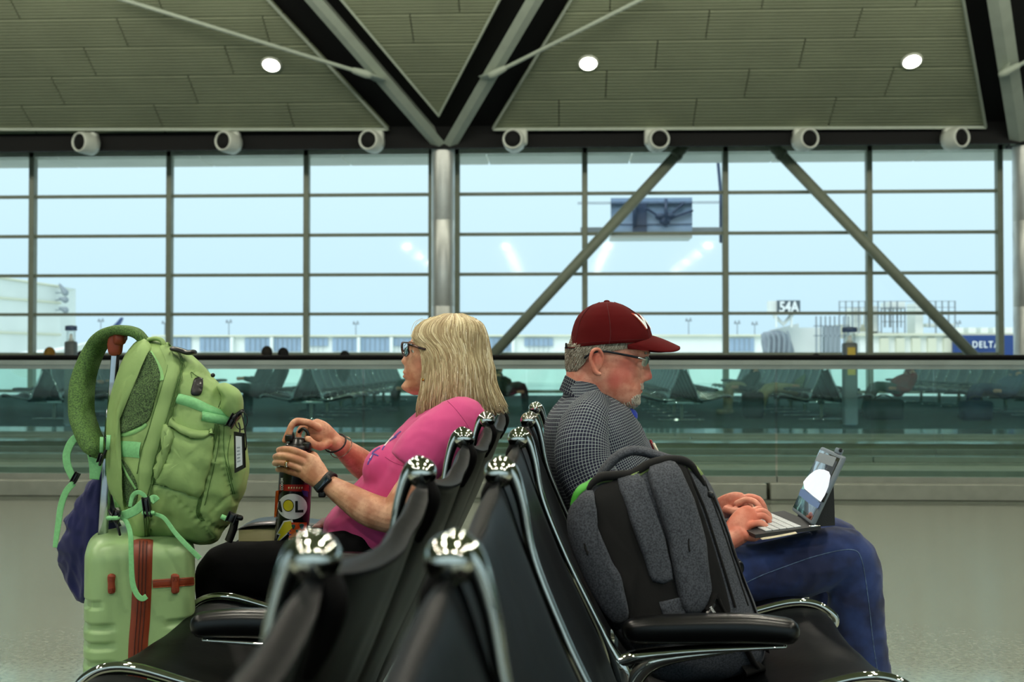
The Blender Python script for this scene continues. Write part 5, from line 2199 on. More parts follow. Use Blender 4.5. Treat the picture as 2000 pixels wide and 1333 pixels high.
ob('stitching', bm, M('tan_thread', (176, 90, 50), .8, var=(90, .2)), st)
for cx in (218, 341.5):
    bm = nb()
    patch(bm, ss, [(cx - 7, 1123), (cx + 7, 1123), (cx + 6.5, 1138), (cx + 7, 1157), (cx - 6, 1159), (cx - 7, 1141)], .009, k=3, p=5)
    hk = ob('hook', bm, m_tan2, suit, label='brown side hook')
    bm = nb()
    for k in range(5):
        for y0 in (1126, 1148): cord(bm, ss, [(cx - 5, y0 + k * 2), (cx + 5, y0 + k * 2)], .0009, k=1, off=.0098)
    ob('grip_rib', bm, m_tan2, hk)
for sx_, sy_ in ((-1, -1), (1, -1), (-1, 1), (1, 1)):
    c = V((scx.x, scx.y, .025)) + SR * sx_ * (sw - .04) + SF * sy_ * .14
    bm = nb()
    lathe(bm, [(0, -.012), (.02, -.012), (.025, -.006), (.025, .006), (.02, .012), (0, .012)], 20, Matrix.Translation(c) @ Matrix.Rotation(PI / 2, 4, 'X'))
    w_ = ob('wheel', bm, m_rubber, suit)
    bm = nb(); rbox(bm, c + V((0, 0, .03)), (.03, .03, .03), .008); ob('wheel_fork', bm, m_rubber, w_)
# top carry handle
bm = nb(); sweep(bm, L([(222, 1060, S_D, .008, .012), (226, 1049, S_D, .009, .014), (262, 1049, S_D, .009, .014), (268, 1060, S_D, .008, .012)]), n=12, k=4)
ob('carry_handle', bm, m_tan2, suit)
# telescopic handle
HD = 2.60
tele = M('telescopic_tube', (196, 204, 214), .22, 1, var=(30, .06))
bm = nb()
for dd in (-.06, .06):
    sweep(bm, L([(200, 1062, HD + dd, .0105, .008), (213, 860, HD + dd, .0105, .008), (217, 800, HD + dd, .0105, .008)]), n=12, k=2, pw=4, cap='flat')
    sweep(bm, L([(217, 800, HD + dd, .0085, .006), (225, 690, HD + dd, .0085, .006), (226, 680, HD + dd, .0085, .006)]), n=12, k=2, pw=4, cap='flat')
th_ = ob('telescopic_handle', bm, tele, suit)
bm = nb()
for dd in (-.06, .06):
    sweep(bm, L([(222, 800, HD + dd - .001, .0025, .009), (231, 690, HD + dd - .001, .0025, .008)]), n=6, k=1, cap='flat')
ob('inner_channel', bm, m_black, th_)
bm = nb()
for dd in (-.06, .06):
    sweep(bm, L([(225, 686, HD + dd, .015, .013), (226, 668, HD + dd, .017, .014), (236, 658, HD + dd, .015, .014)]), n=16, k=3, pw=3.4)
sweep(bm, L([(233, 662, HD - .07, .014, .015), (234, 661, HD, .015, .015), (233, 662, HD + .07, .014, .015)]), n=16, ref=(0, 0, 1), k=3, pw=3.2)
ob('grip', bm, m_tan2, th_, label='brown grip')

# ================================================================== green backpack
def zg(zx, zy): return (90 + .36 * zx, 620 + .36 * zy)


def ZG_(pts): return [zg(*p[:2]) + tuple(p[2:]) for p in pts]


m_gbag = M('sage_nylon', (148, 178, 110), .62, var=(4, .10), bump=(38, .35, .004), spec=.35)
m_gbag2 = M('sage_nylon_gusset', (146, 176, 108), .65, var=(5, .1), bump=(44, .3, .003))
m_mesh = M('green_spacer_mesh', (96, 124, 74), .9, var=(380, .75, (36, 52, 32)), bump=(400, .6, .002))
m_web = M('mint_webbing', (130, 200, 134), .55, var=(160, .12), bump=(700, .2, .0005))
m_zip = M('green_zip', (84, 120, 56), .6, var=(300, .3))
m_buck = M('black_buckle', (10, 10, 11), .3, var=(20, .2))
BD = 2.58
gb0 = P(300, 1060, BD)
gbag = thing('backpack', 'bulging sage green backpack with mint straps standing on the pale green suitcase', 'backpack', (gb0.x, gb0.y, gb0.z))
bm = nb()
outline = ZG_([(500, 128), (560, 112), (625, 130), (700, 168), (770, 195), (835, 245), (880, 300), (950, 372), (1020, 420), (1062, 500), (1070, 600), (1088, 710), (1098, 830), (1080, 930), (1050, 1010), (1020, 1085),
               (960, 1160), (925, 1215), (850, 1232), (700, 1215), (560, 1208), (478, 1218), (440, 1130), (395, 1030), (352, 930), (338, 800), (338, 640), (352, 480), (392, 330), (440, 215)])
pillow(bm, outline, BD, .150, p=3.4, rings=26, k=6, wob=.006)
bm = fuse(bm, .0045, 2, .5)
# soft sags and folds
wrinkle(bm, .0034, 9, 21, (1.0, 1, 1.5))
wrinkle(bm, .0022, 24, 22, (1.5, 1, .8))


def crease(bm, pts, wd, dep, k=4):
    """press a fold along a px path into the near side of bm"""
    c = [P(x, y, 1.0) - CAM for x, y in cr(pts, k)]
    for v in bm.verts:
        r = v.co - CAM
        d_ = r.dot(FW)
        if (v.normal.dot(r)) > 0: continue
        q = r / d_
        best = min(((q - a).length for a in c))
        if best < wd * 2.5 / FPX:
            v.co += v.normal * -dep * math.exp(-(best / (wd / FPX)) ** 2)


bm.normal_update()
crease(bm, ZG_([(560, 1205), (580, 1000), (570, 900), (640, 700), (700, 480), (735, 240), (690, 170)]), 4, .006)
crease(bm, ZG_([(575, 905), (680, 925), (760, 950), (830, 975)]), 5, .006)
crease(bm, ZG_([(640, 940), (760, 1040), (860, 1150), (900, 1200)]), 5, .005)
crease(bm, ZG_([(600, 900), (650, 800), (700, 650)]), 5, .004)
crease(bm, ZG_([(860, 560), (905, 720), (870, 900), (820, 1040)]), 5, .005)
crease(bm, ZG_([(950, 640), (960, 800), (1000, 920), (1030, 1000)]), 6, .006)
crease(bm, ZG_([(840, 1085), (930, 1150), (1000, 1150)]), 5, .006)
crease(bm, ZG_([(900, 1060), (960, 1000), (1020, 960)]), 5, .004)
crease(bm, ZG_([(740, 250), (830, 290), (900, 330)]), 6, .004)
crease(bm, ZG_([(720, 300), (800, 300), (850, 420), (920, 480)]), 6, .004)
gcopy = bm.copy()
ob('main_body', bm, m_gbag, gbag)
sg_ = Surf(gcopy)
# back panel: smooth padded edge and dark mesh lenses
bm = nb(); patch(bm, sg_, ZG_([(516, 122), (570, 150), (560, 200), (500, 250), (440, 370), (405, 500), (392, 620), (396, 800), (412, 950), (440, 1050), (400, 1010), (352, 930), (340, 800), (340, 640), (352, 480), (392, 330), (440, 210)]), .012, k=3, p=4)
ob('back_padding', bm, m_gbag, gbag)
bm = nb(); patch(bm, sg_, ZG_([(566, 185), (620, 300), (610, 380), (570, 530), (540, 575), (470, 610), (402, 628), (402, 540), (430, 420), (480, 300), (530, 215)]), .006, k=3, p=8, rings=9)
ob('mesh_panel', bm, m_mesh, gbag, label='dark green spacer mesh')
bm = nb(); patch(bm, sg_, ZG_([(402, 770), (440, 800), (492, 900), (494, 1000), (450, 1035), (425, 960), (402, 860)]), .002, k=3, p=8)
ob('mesh_panel', bm, m_mesh, gbag, label='dark green spacer mesh')
bm = nb()
strip(bm, sg_, ZG_([(562, 190, 9), (590, 240, 12), (612, 290, 14), (626, 345, 12)]), 10, .002)
strip(bm, sg_, ZG_([(402, 640, 8), (460, 628, 9), (520, 600, 8), (545, 578, 7)]), 8, .002)
strip(bm, sg_, ZG_([(350, 585, 5), (343, 700, 6), (352, 800, 8), (370, 920, 10), (392, 1030, 12)]), 8, .004)
strip(bm, sg_, ZG_([(405, 770, 6), (440, 850, 6), (490, 930, 7)]), 6, .002)
ob('binding', bm, M('pale_mint_binding', (140, 196, 122), .6, var=(60, .1)), gbag)
bm = nb(); strip(bm, sg_, ZG_([(402, 715), (455, 716), (512, 722)]), 31, .003)
ob('webbing', bm, m_web, gbag)
# side gusset with long zip
bm = nb(); strip(bm, sg_, ZG_([(640, 150, 20), (690, 260, 26), (660, 400, 28), (600, 620, 30), (555, 800, 30), (540, 960, 26), (530, 1080, 28), (525, 1200, 26)]), 26, .0035, k=6)
ob('gusset', bm, m_gbag2, gbag)
bm = nb()
for o_ in (-10, 0, 10): cord(bm, sg_, ZG_([(700 + o_, 180), (738 + o_, 250), (700 + o_, 430), (640 + o_, 640), (590 + o_, 820), (565 + o_, 960), (548 + o_, 1080), (545 + o_, 1205)]), .0013, k=6, off=.0048)
for o_ in (-9, 0, 9): cord(bm, sg_, ZG_([(925 + o_, 580), (905 + o_, 700), (868 + o_, 850), (838 + o_, 980), (825 + o_, 1060), (850 + o_, 1105)]), .0013, k=6, off=.0015)
for o_ in (-5, 5): cord(bm, sg_, ZG_([(965, 590 + o_), (965, 720 + o_), (990 + o_, 850), (1018 + o_, 960)]), .0009, k=6)
cord(bm, sg_, ZG_([(1000, 385), (960, 430), (935, 490)]), .0012); cord(bm, sg_, ZG_([(1010, 393), (970, 438), (945, 495)]), .0012)
ob('zip', bm, m_zip, gbag)
bm = nb()
for pts in ([(640, 185), (660, 260), (620, 400), (560, 600), (520, 720), (495, 850)], [(575, 905), (690, 930), (830, 978)], [(560, 1195), (700, 1200), (860, 1215), (930, 1200)], [(1000, 640), (985, 760), (1010, 880)],
            [(940, 590), (930, 720), (890, 900), (860, 1020)], [(790, 330), (786, 300), (812, 318), (850, 335)]):
    cord(bm, sg_, ZG_(pts), .0009, k=6, off=.0012)
ob('seam', bm, m_zip, gbag)
# side pocket: puffed with an elastic rim
bm = nb(); patch(bm, sg_, ZG_([(640, 590), (700, 610), (800, 655), (905, 640), (900, 760), (865, 880), (830, 978), (740, 945), (620, 905), (600, 850), (640, 740)]), .016, k=4, p=3, rings=8)
wrinkle(bm, .003, 26, 3, (1.5, 1, .7))
pk = ob('side_pocket', bm, m_gbag, gbag)
bm = nb(); strip(bm, sg_, ZG_([(680, 560, 10), (720, 600, 15), (800, 632, 17), (870, 635, 16), (908, 618, 14)]), 14, .016, k=5)
ob('pocket_rim', bm, m_gbag2, pk)
bm = nb(); patch(bm, sg_, ZG_([(640, 580), (690, 600), (700, 640), (660, 760), (610, 880), (596, 850), (630, 700)]), .020, k=4, p=3)
ob('pocket_fold', bm, m_gbag2, pk)
# front top pouch with its hood
bm = nb()
pillow(bm, ZG_([(925, 375), (965, 355), (1010, 370), (1050, 400), (1070, 450), (1068, 520), (1040, 560), (985, 545), (945, 500), (950, 430)]), 2.47, .055, p=2.8, rings=8, k=5, wob=.005)
ob('front_pouch', bm, m_gbag, gbag)
# dark slot port
bm = nb(); patch(bm, sg_, ZG_([(805, 335), (835, 330), (850, 350), (848, 400), (830, 425), (795, 425), (785, 405), (795, 360)]), .004, k=3, p=6)
ob('port_cover', bm, m_buck, gbag, label='black rubber port cover')
# compression strap and buckle
bm = nb()
strip(bm, sg_, ZG_([(712, 440, 20), (790, 462, 21), (880, 500, 18), (1005, 540, 9)]), 18, .006, k=5)
strip(bm, sg_, ZG_([(845, 535, 20), (900, 545, 20), (990, 560, 19), (1000, 562, 19)]), 19, .010, k=5)
ob('compression_strap', bm, m_web, gbag)


def buckle(px, py, d, w_, h_, rot, parent, name='buckle'):
    bm = nb()
    m = Matrix.Rotation(-YAW, 3, 'Z') @ Matrix.Rotation(rot, 3, 'Y')
    c = P(px, py, d)
    rbox(bm, c, (w_, .008, h_), .003, m)
    rbox(bm, c - FH * .005 + UP * 0, (w_ * .5, .006, h_ * .8), .002, m)
    for s in (-1, 1): rbox(bm, c + (m @ V((s * w_ * .42, -.004, 0))), (w_ * .14, .012, h_ * 1.1), .002, m)
    return ob(name, bm, m_buck, parent)


p_ = sg_.hit(*zg(1015, 560), .012)[0]
buckle(*zg(1012, 562), 2.425, .016, .030, .5, gbag)
bm = nb(); sweep(bm, L([(*zg(1020, 545), 2.42, .006), (*zg(1050, 520), 2.42, .005), (*zg(1066, 508), 2.42, .004)]), n=8, k=2); ob('buckle', bm, m_buck, gbag)
# lower hip belt straps and buckles
bm = nb()


def ribbon(bm, pts, wd, th=.0012, k=6):
    """flat webbing band, face towards the viewer; pts (zx,zy,d)"""
    rows = []
    for q in pts:
        p = P(*zg(q[0], q[1]), q[2])
        rows.append((*p, (q[3] if len(q) > 3 else wd) / 2, th))
    sweep(bm, rows, n=12, ref=FH, k=k, pw=7, cap='flat')


ribbon(bm, [(410, 1080, 2.40), (440, 1070, 2.395), (490, 1045, 2.395), (540, 1000, 2.395)], .020); ob('hip_strap', bm, m_web, gbag); bm = nb()
ribbon(bm, [(455, 1030, 2.40, .008), (470, 970, 2.40, .010), (500, 950, 2.395, .009), (530, 965, 2.395, .009), (545, 990, 2.395, .008)], .01); ob('hip_strap', bm, m_web, gbag); bm = nb()
ribbon(bm, [(565, 1000, 2.395), (585, 985, 2.40), (600, 1000, 2.40)], .018); ob('hip_strap', bm, m_web, gbag); bm = nb()
ribbon(bm, [(585, 1068, 2.395, .007), (640, 1090, 2.39, .009), (700, 1170, 2.385, .010), (760, 1235, 2.38, .011), (810, 1285, 2.38, .011), (835, 1310, 2.38, .012)], .01); ob('hip_strap', bm, m_web, gbag); bm = nb()
ribbon(bm, [(405, 1085, 2.40, .009), (435, 1110, 2.395, .010), (458, 1180, 2.385, .011), (462, 1300, 2.38, .011), (468, 1430, 2.38, .012), (490, 1500, 2.38, .012), (520, 1528, 2.38, .012), (545, 1515, 2.38, .012)], .01); ob('hip_strap', bm, m_web, gbag); bm = nb()
ribbon(bm, [(340, 640, 2.44, .010), (334, 720, 2.44, .008)], .01)
ob('hip_strap', bm, m_web, gbag)
buckle(*zg(550, 1030), 2.388, .016, .042, -.15, gbag)
buckle(*zg(383, 1080), 2.392, .016, .026, .2, gbag)
buckle(*zg(1010, 1088), 2.41, .022, .022, .4, gbag)
bm = nb()
ribbon(bm, [(975, 1080, 2.41), (965, 1100, 2.41)], .018, .004)
for (x, y) in ((555, 1062), (362, 1090)):
    sweep(bm, [(*(P(*zg(x, y), 2.385) - RT * .010), .005), (*(P(*zg(x, y), 2.385) + RT * .010), .005)], n=10, k=1)
ob('webbing', bm, m_web, gbag)
bm = nb()
sweep(bm, [(*P(*zg(*q[:2]), q[2]), .006, .004) for q in ((1020, 1085, 2.41), (1060, 1090, 2.41))], n=6, k=1)
ob('black_webbing', bm, m_buck, gbag); bm = nb()
sweep(bm, [(*P(*zg(*q[:2]), q[2]), .009, .003) for q in ((1025, 1100, 2.41), (1015, 1150, 2.42), (990, 1215, 2.43))], n=8, k=3)
ob('black_webbing', bm, m_buck, gbag); bm = nb()
sweep(bm, [(*P(*zg(*q[:2]), q[2]), .003) for q in ((340, 1050, 2.40), (385, 1130, 2.39), (400, 1180, 2.39))], n=6, k=3)
ob('black_webbing', bm, m_buck, gbag)
# shoulder strap arching over the trolley grip
m_meshs = M('green_strap_mesh', (92, 128, 62), .85, var=(300, .5, (54, 82, 40)), bump=(330, .6, .002))
bm = nb()
sp_ = [(535, 130, 2.52, .010, .020), (500, 95, 2.52, .011, .026), (455, 76, 2.53, .012, .032), (395, 74, 2.55, .013, .036), (330, 100, 2.58, .016, .038), (280, 150, 2.60, .018, .040), (238, 230, 2.60, .020, .040), (205, 330, 2.59, .022, .040),
       (192, 430, 2.57, .023, .040), (196, 530, 2.55, .022, .040), (222, 620, 2.52, .022, .038), (255, 690, 2.50, .022, .036), (280, 725, 2.49, .018, .034)]
sweep(bm, [(*P(*zg(x, y), d), a, c) for x, y, d, a, c in sp_], n=22, k=6, pw=3)
ob('shoulder_strap', bm, m_meshs, gbag, label='padded mesh shoulder strap looped over the trolley grip')
bm = nb()
for s in (-1, 1): sweep(bm, [(*(P(*zg(x, y), d - c * .98) + RT * 0 + (P(*zg(x + s * a * 2200, y), d - c) - P(*zg(x, y), d - c)) * .34), .003) for x, y, d, a, c in sp_[3:-1]], n=8, k=5)
bm.free()
bm = nb(); ribbon(bm, [(180, 640, 2.50, .016), (140, 675, 2.50, .018), (112, 740, 2.50, .018), (118, 810, 2.50, .018), (150, 880, 2.50, .016), (158, 895, 2.50, .014)], .02); ob('strap_webbing', bm, m_web, gbag)
bm = nb(); ribbon(bm, [(150, 900, 2.50, .014), (110, 945, 2.50, .015), (82, 1020, 2.50, .015), (68, 1110, 2.50, .014), (55, 1200, 2.50, .012), (48, 1250, 2.50, .010)], .02); ob('strap_webbing', bm, m_web, gbag)
bm = nb(); ribbon(bm, [(262, 735, 2.50, .034), (268, 800, 2.50, .03), (262, 880, 2.50, .022)], .03); ob('strap_webbing', bm, m_web, gbag)
bm = nb(); ribbon(bm, [(302, 650, 2.46, .008), (300, 735, 2.46, .008)], .01)
ob('strap_webbing', bm, m_web, gbag)
buckle(*zg(162, 870), 2.495, .012, .024, .5, gbag)
buckle(*zg(300, 765), 2.46, .012, .020, .3, gbag)
bm = nb()
sweep(bm, [(*P(*zg(x, y), 2.46), .0035) for x, y in ((325, 655), (330, 700), (318, 740), (300, 775), (292, 800))], n=8, k=3)
sweep(bm, [(*P(*zg(x, y), 2.47), .004) for x, y in ((232, 715), (240, 750))], n=8, k=1)
ob('strap_clip', bm, m_buck, gbag)
# grab handle and top black toggles
bm = nb()
sweep(bm, [(*P(*zg(x, y), 2.50), .005, .012) for x, y in ((560, 122), (590, 116), (625, 124), (640, 150))], n=10, k=4)
ob('grab_handle', bm, m_gbag2, gbag)
bm = nb()
sweep(bm, [(*P(*zg(x, y), 2.47), .006, .02) for x, y in ((690, 172), (730, 180), (765, 192), (800, 190))], n=10, k=3)
ball(bm, P(*zg(905, 315), 2.45), .005); ob('top_clip', bm, m_buck, gbag)
# luggage tag (a thing of its own that hangs from the pack)
t = thing('luggage_tag', 'black framed luggage tag with white card hanging from the green backpack', 'tag', P(*zg(1050, 845), 2.40))
bm = nb()
ex = (P(*zg(1080, 660), 2.385) - P(*zg(1028, 650), 2.41))
q = [P(*zg(1026, 620), 2.405), P(*zg(1078, 630), 2.385), P(*zg(1084, 815), 2.385), P(*zg(1030, 845), 2.405)]
n_ = (q[1] - q[0]).cross(q[3] - q[0]).normalized()
if n_.dot(FH) > 0: n_ = -n_


def plate(bm, q, n, th):
    a = [bm.verts.new(p) for p in q]; c = [bm.verts.new(p + n * th) for p in q]
    bm.faces.new(a); bm.faces.new(c[::-1])
    for i in range(len(q)): bm.faces.new((a[i], a[(i + 1) % len(q)], c[(i + 1) % len(q)], c[i]))


plate(bm, q, n_, .004); ob('frame', bm, m_buck, t, smooth=False)


def inset(q, u0, v0, u1, v1):
    f = lambda u, v: (q[0].lerp(q[1], u)).lerp(q[3].lerp(q[2], u), v)
    return [f(u0, v0), f(u1, v0), f(u1, v1), f(u0, v1)]


bm = nb(); plate(bm, [p + n_ * .0042 for p in inset(q, .22, .10, .84, .90)], n_, .0006); cdp = ob('card', bm, M('white_card', (205, 212, 218), .4, var=(20, .05)), t, smooth=False)
bm = nb()
for k in range(5): plate(bm, [p + n_ * .0050 for p in inset(q, .34, .38 + k * .09, .66 - .05 * (k % 2), .42 + k * .09)], n_, .0003)
ob('print', bm, m_bgrey, cdp, smooth=False)
bm = nb()
sweep(bm, [(*P(*zg(1058 + 34 * math.cos(a), 560 + 50 * math.sin(a)), 2.40 + .004 * math.sin(a)), .0011) for a in [2 * PI * k / 14 for k in range(14)]], n=6, k=2, closed=True, cap=None)
sweep(bm, [(*P(*zg(x, y), 2.395), .0018) for x, y in ((1045, 575), (1052, 600), (1050, 632))], n=6, k=2)
sweep(bm, [(*P(*zg(x, y), 2.39), .0015) for x, y in ((1060, 520), (1078, 600), (1086, 690), (1082, 720))], n=6, k=3)
ob('cord', bm, m_buck, t)

# ================================================================== navy jacket hanging behind the trolley handle
m_navyc = fabric('navy_cloth', (14, 20, 84), 500, (3, .3), .85)
bm = nb()
pillow(bm, ZG_([(335, 850), (300, 845), (260, 870), (225, 900), (205, 950), (160, 1000), (155, 1030), (80, 1100), (105, 1140), (95, 1180), (62, 1250), (72, 1310), (95, 1400), (110, 1440), (150, 1500), (185, 1535), (250, 1545), (330, 1500), (395, 1400), (410, 1250), (400, 1150), (360, 1000)]),
       2.64, .06, p=2.2, rings=14, k=5, cen=zg(240, 1200))
bm = fuse(bm, .005, 3, .5)
wrinkle(bm, .010, 11, 31, (2.0, 1, .6)); wrinkle(bm, .004, 30, 33, (1.6, 1, .7))
b0 = P(180, 1150, 2.64)
tag(ob('jacket', bm, m_navyc, base=(b0.x, b0.y, b0.z)), 'crumpled navy blue jacket hanging on the trolley handle behind the suitcase', 'jacket')

# ================================================================== book and bottle on the woman's lap
m_cover = M('book_cover_dark', (22, 24, 28), .35, var=(6, .3), coat=.2)
m_paper = M('book_pages', (208, 196, 152), .8, var=(6, .06), stretch=(1, 1, 60))
bk = thing('book', 'thick dark-covered paperback book lying on black trousers behind the bottle', 'book', P(550, 1060, 2.9))
ya, yb_ = 2.845, 2.985
bm = nb()
q = [P(466, 1058, ya), P(604, 1058, ya), P(604, 1058, ya) + FH * .14, P(466, 1058, ya) + FH * .14]
zt_ = P(466, 1033, ya).z
a = [bm.verts.new(p) for p in q]; c = [bm.verts.new((p.x, p.y, zt_ - .004 * (i in (0, 3)))) for i, p in enumerate(q)]
bm.faces.new(a); bm.faces.new(c[::-1])
for i in range(4): bm.faces.new((a[i], a[(i + 1) % 4], c[(i + 1) % 4], c[i]))
ob('pages', bm, m_paper, bk, smooth=False)
bm = nb()
rows = [(455, 1034), (480, 1024), (520, 1020), (560, 1021), (600, 1026), (636, 1027)]
for (rw, zoff) in ((rows, 0),):
    pr = None
    for x, y in cr(rw, 4):
        v = [P(x, y + 5, ya - .004), P(x, y + 5, ya - .004) + FH * .15]
        vv = [bm.verts.new(v[0]), bm.verts.new(v[1]), bm.verts.new(v[1] - V((0, 0, .0025))), bm.verts.new(v[0] - V((0, 0, .0025)))]
        if pr:
            for k in range(4): bm.faces.new((pr[k], pr[(k + 1) % 4], vv[(k + 1) % 4], vv[k]))
        pr = vv
box(bm, (P(550, 1060, ya) + FH * .07), (.24, .15, .003), Matrix.Rotation(-YAW, 3, 'Z'))
ob('cover', bm, m_cover, bk)
bm = nb()
q = P(620, 1041, ya) + FH * .07
rbox(bm, q, (.034, .148, .040), .012, Matrix.Rotation(-YAW, 3, 'Z'))
ob('spine', bm, M('book_spine_red', (112, 52, 40), .4, var=(8, .2)), bk, label='reddish brown spine')

m_bot = M('bottle_black_enamel', (16, 16, 20), .25, var=(30, .3), coat=.3)
bt = thing('water_bottle', 'tall sticker-covered bottle with black loop lid held by the person in pink', 'bottle', P(568, 1080, 2.80))
top, bot = P(583, 868, 2.80), P(567, 1079, 2.80)
axd = (top - bot).normalized()
bl = (top - bot).length
rotb = V((0, 0, 1)).rotation_difference(axd).to_matrix().to_4x4()
mb2 = Matrix.Translation(bot) @ rotb
bm = nb()
R0 = .0425
lathe(bm, [(0, 0), (R0 - .004, 0), (R0, .005), (R0, bl * .80), (R0 * .97, bl * .86), (R0 * .80, bl * .93), (R0 * .72, bl * .945), (0, bl * .945)], 56, mb2)
bc = bm.copy()
ob('bottle_body', bm, m_bot, bt, angle=40)
bm = nb()
lathe(bm, [(0, bl * .93), (R0 * .78, bl * .93), (R0 * .80, bl * .94), (R0 * .80, bl * .985), (R0 * .74, bl * 1.0), (R0 * .55, bl * 1.01), (R0 * .5, bl * 1.05), (R0 * .4, bl * 1.06), (0, bl * 1.06)], 40, mb2)
rbox(bm, P(566, 856, 2.79), (.022, .02, .018), .004); rbox(bm, P(600, 872, 2.785), (.02, .022, .022), .005)
lid = ob('lid', bm, m_buck, bt)
bm = nb()
sweep(bm, L([(596, 876, 2.79, .0042), (603, 862, 2.79, .0042), (601, 846, 2.79, .0042), (592, 838, 2.79, .0042), (584, 844, 2.80, .004)]), n=10, k=5)
sweep(bm, L([(574, 868, 2.79, .004), (573, 852, 2.79, .0035), (571, 846, 2.79, .003)]), n=8, k=2)
ob('carry_loop', bm, m_buck, lid)
sb = Surf(bc)


def stick(name, pts, mt, k=1, h=.0004, lab=None, lift=.0004, parent=bt, rings=5):
    bm = nb(); drape_poly(bm, sb, pts, h + lift)
    return ob(name, bm, mt, parent, label=lab)


m_sw = M('sticker_white', (214, 216, 220), .4, var=(20, .05)); m_sr = M('sticker_red', (168, 34, 22), .4, var=(40, .35, (120, 18, 14)))
m_sy = M('sticker_yellow', (214, 200, 30), .4, var=(20, .1)); m_so = M('sticker_orange', (224, 122, 36), .4, var=(20, .25, (196, 60, 24))); m_sk = M('sticker_black', (12, 12, 14), .4, var=(20, .2))
m_sg = M('sticker_teal', (30, 86, 78), .4, var=(20, .2)); m_st = M('sticker_cream', (210, 196, 150), .4, var=(20, .1)); m_sb = M('sticker_blue', (30, 44, 120), .4, var=(20, .2))
ov = [(571 + 28.5 * math.cos(a), 990 + 25 * math.sin(a)) for a in [2 * PI * k / 40 for k in range(40)]]
s1 = stick('sticker', [(x, y) for x, y in ov if 0 or True], m_sw, lab='white oval sticker with black letters', rings=7)
bm = nb(); drape_poly(bm, sb, [(563.5 + 10.5 * math.cos(a), 988 + 12 * math.sin(a)) for a in [2 * PI * k / 24 for k in range(24)]], .0012, 3); ob('emblem', bm, m_sk, s1)
bm = nb(); drape_poly(bm, sb, [(563.5 + 9.2 * math.cos(a), 988 + 10.6 * math.sin(a)) for a in [2 * PI * k / 24 for k in range(24)]], .0017, 3); ob('emblem_disc', bm, m_sy, s1, label='plain yellow disc between the letters')
bm = nb()
drape_poly(bm, sb, [(576.5, 979), (581.5, 979), (581.5, 997), (592, 996), (592, 1001.5), (576.5, 1001.5)], .0014, 3)
ob('letter', bm, m_sk, s1)
bm = nb()
drape_poly(bm, sb, [(545.5, 979), (548.5, 979), (552.5, 1001), (549.5, 1001), (548.8, 996), (545.0, 996), (544.8, 992), (548.2, 992), (547, 984), (544.5, 996), (543.5, 996), (544, 988)], .0014, 2)
ob('letter', bm, m_sk, s1)
s2 = stick('sticker', [(547, 947), (603, 947), (603, 961), (547, 959)], m_sr, lab='red sticker under the fingers')
bm = nb(); drape_text(bm, sb, 'MEXICO', 551, 946, 4.5, PI / 2, .02, .0014)
ob('letter', bm, m_sw, s2)
bm = nb()
for k in range(6): patch(bm, sb, [(563 + k * 5, 952), (566 + k * 5, 951), (565.5 + k * 5, 956), (563 + k * 5, 956)], .0003, k=1, lift=.0014, rings=2)
ob('star', bm, m_st, s2)
bolt = [(556, 1021), (567, 1018), (563, 1033), (571, 1031), (538.5, 1062), (546, 1043), (540, 1043), (549, 1030)]


def poly_on(bm, pts, off):
    drape_poly(bm, sb, pts, off)


bm = nb(); [poly_on(bm, pp, .0006) for pp in ([(554, 1018), (571, 1015.5), (566, 1029), (575, 1029), (560, 1045), (537, 1066), (543, 1052), (546, 1046), (540, 1044)],)]
bw = ob('sticker', bm, m_sw, bt, smooth=False, label='white bordered lightning bolt sticker')
bm = nb(); [poly_on(bm, pp, .0016) for pp in ([(556, 1020.5), (568, 1018), (562.5, 1031.5), (571, 1031), (558, 1044.5), (540, 1062), (549, 1044), (543.5, 1042)],)]
ob('bolt', bm, m_sy, bw, smooth=False, label='yellow lightning bolt')
bm = nb(); drape_text(bm, sb, 'C', 565, 1042, 9, 0, .03, .0008, .8); drape_text(bm, sb, 'L', 564, 1033, 8, 0, .03, .0007, .8)
ob('lettering', bm, m_sb, bt, label='blue lettering on white')
s3 = stick('sticker', [(567, 1021), (599, 1021), (597, 1067), (563, 1067)], m_so, lab='orange balloon sticker')
bm = nb(); drape_poly(bm, sb, [(564, 1050), (598, 1048), (597, 1066), (563, 1066)], .0013); ob('band', bm, m_sr, s3)
for (x, y, r_) in ((573, 1029, 4.2), (589, 1028, 5), (580, 1038, 3)):
    bm = nb(); patch(bm, sb, [(x - r_, y - 2), (x, y - r_), (x + r_, y - 2), (x, y + r_ * 1.4)], .0003, k=3, lift=.0014, rings=3); ob('balloon', bm, m_sg, s3)
bm = nb(); drape_text(bm, sb, 'ALBUQUERQUE', 585, 1055.5, 7, 0, .02, .0022, .62); ob('letter', bm, m_st, s3)
s4 = stick('sticker', [(539, 960), (545, 958), (543, 985), (540, 1010), (536, 1012)], m_so, lab='orange and cream sticker at the left edge')
s5 = stick('sticker', [(589, 958), (601, 960), (601, 972), (592, 968)], m_sb, lab='small blue sticker')

# ================================================================== dark backpack on the seat
def zd(zx, zy): return (1080 + .3698 * zx, 840 + .3698 * zy)


def ZD(pts): return [zd(*p[:2]) + tuple(p[2:]) for p in pts]


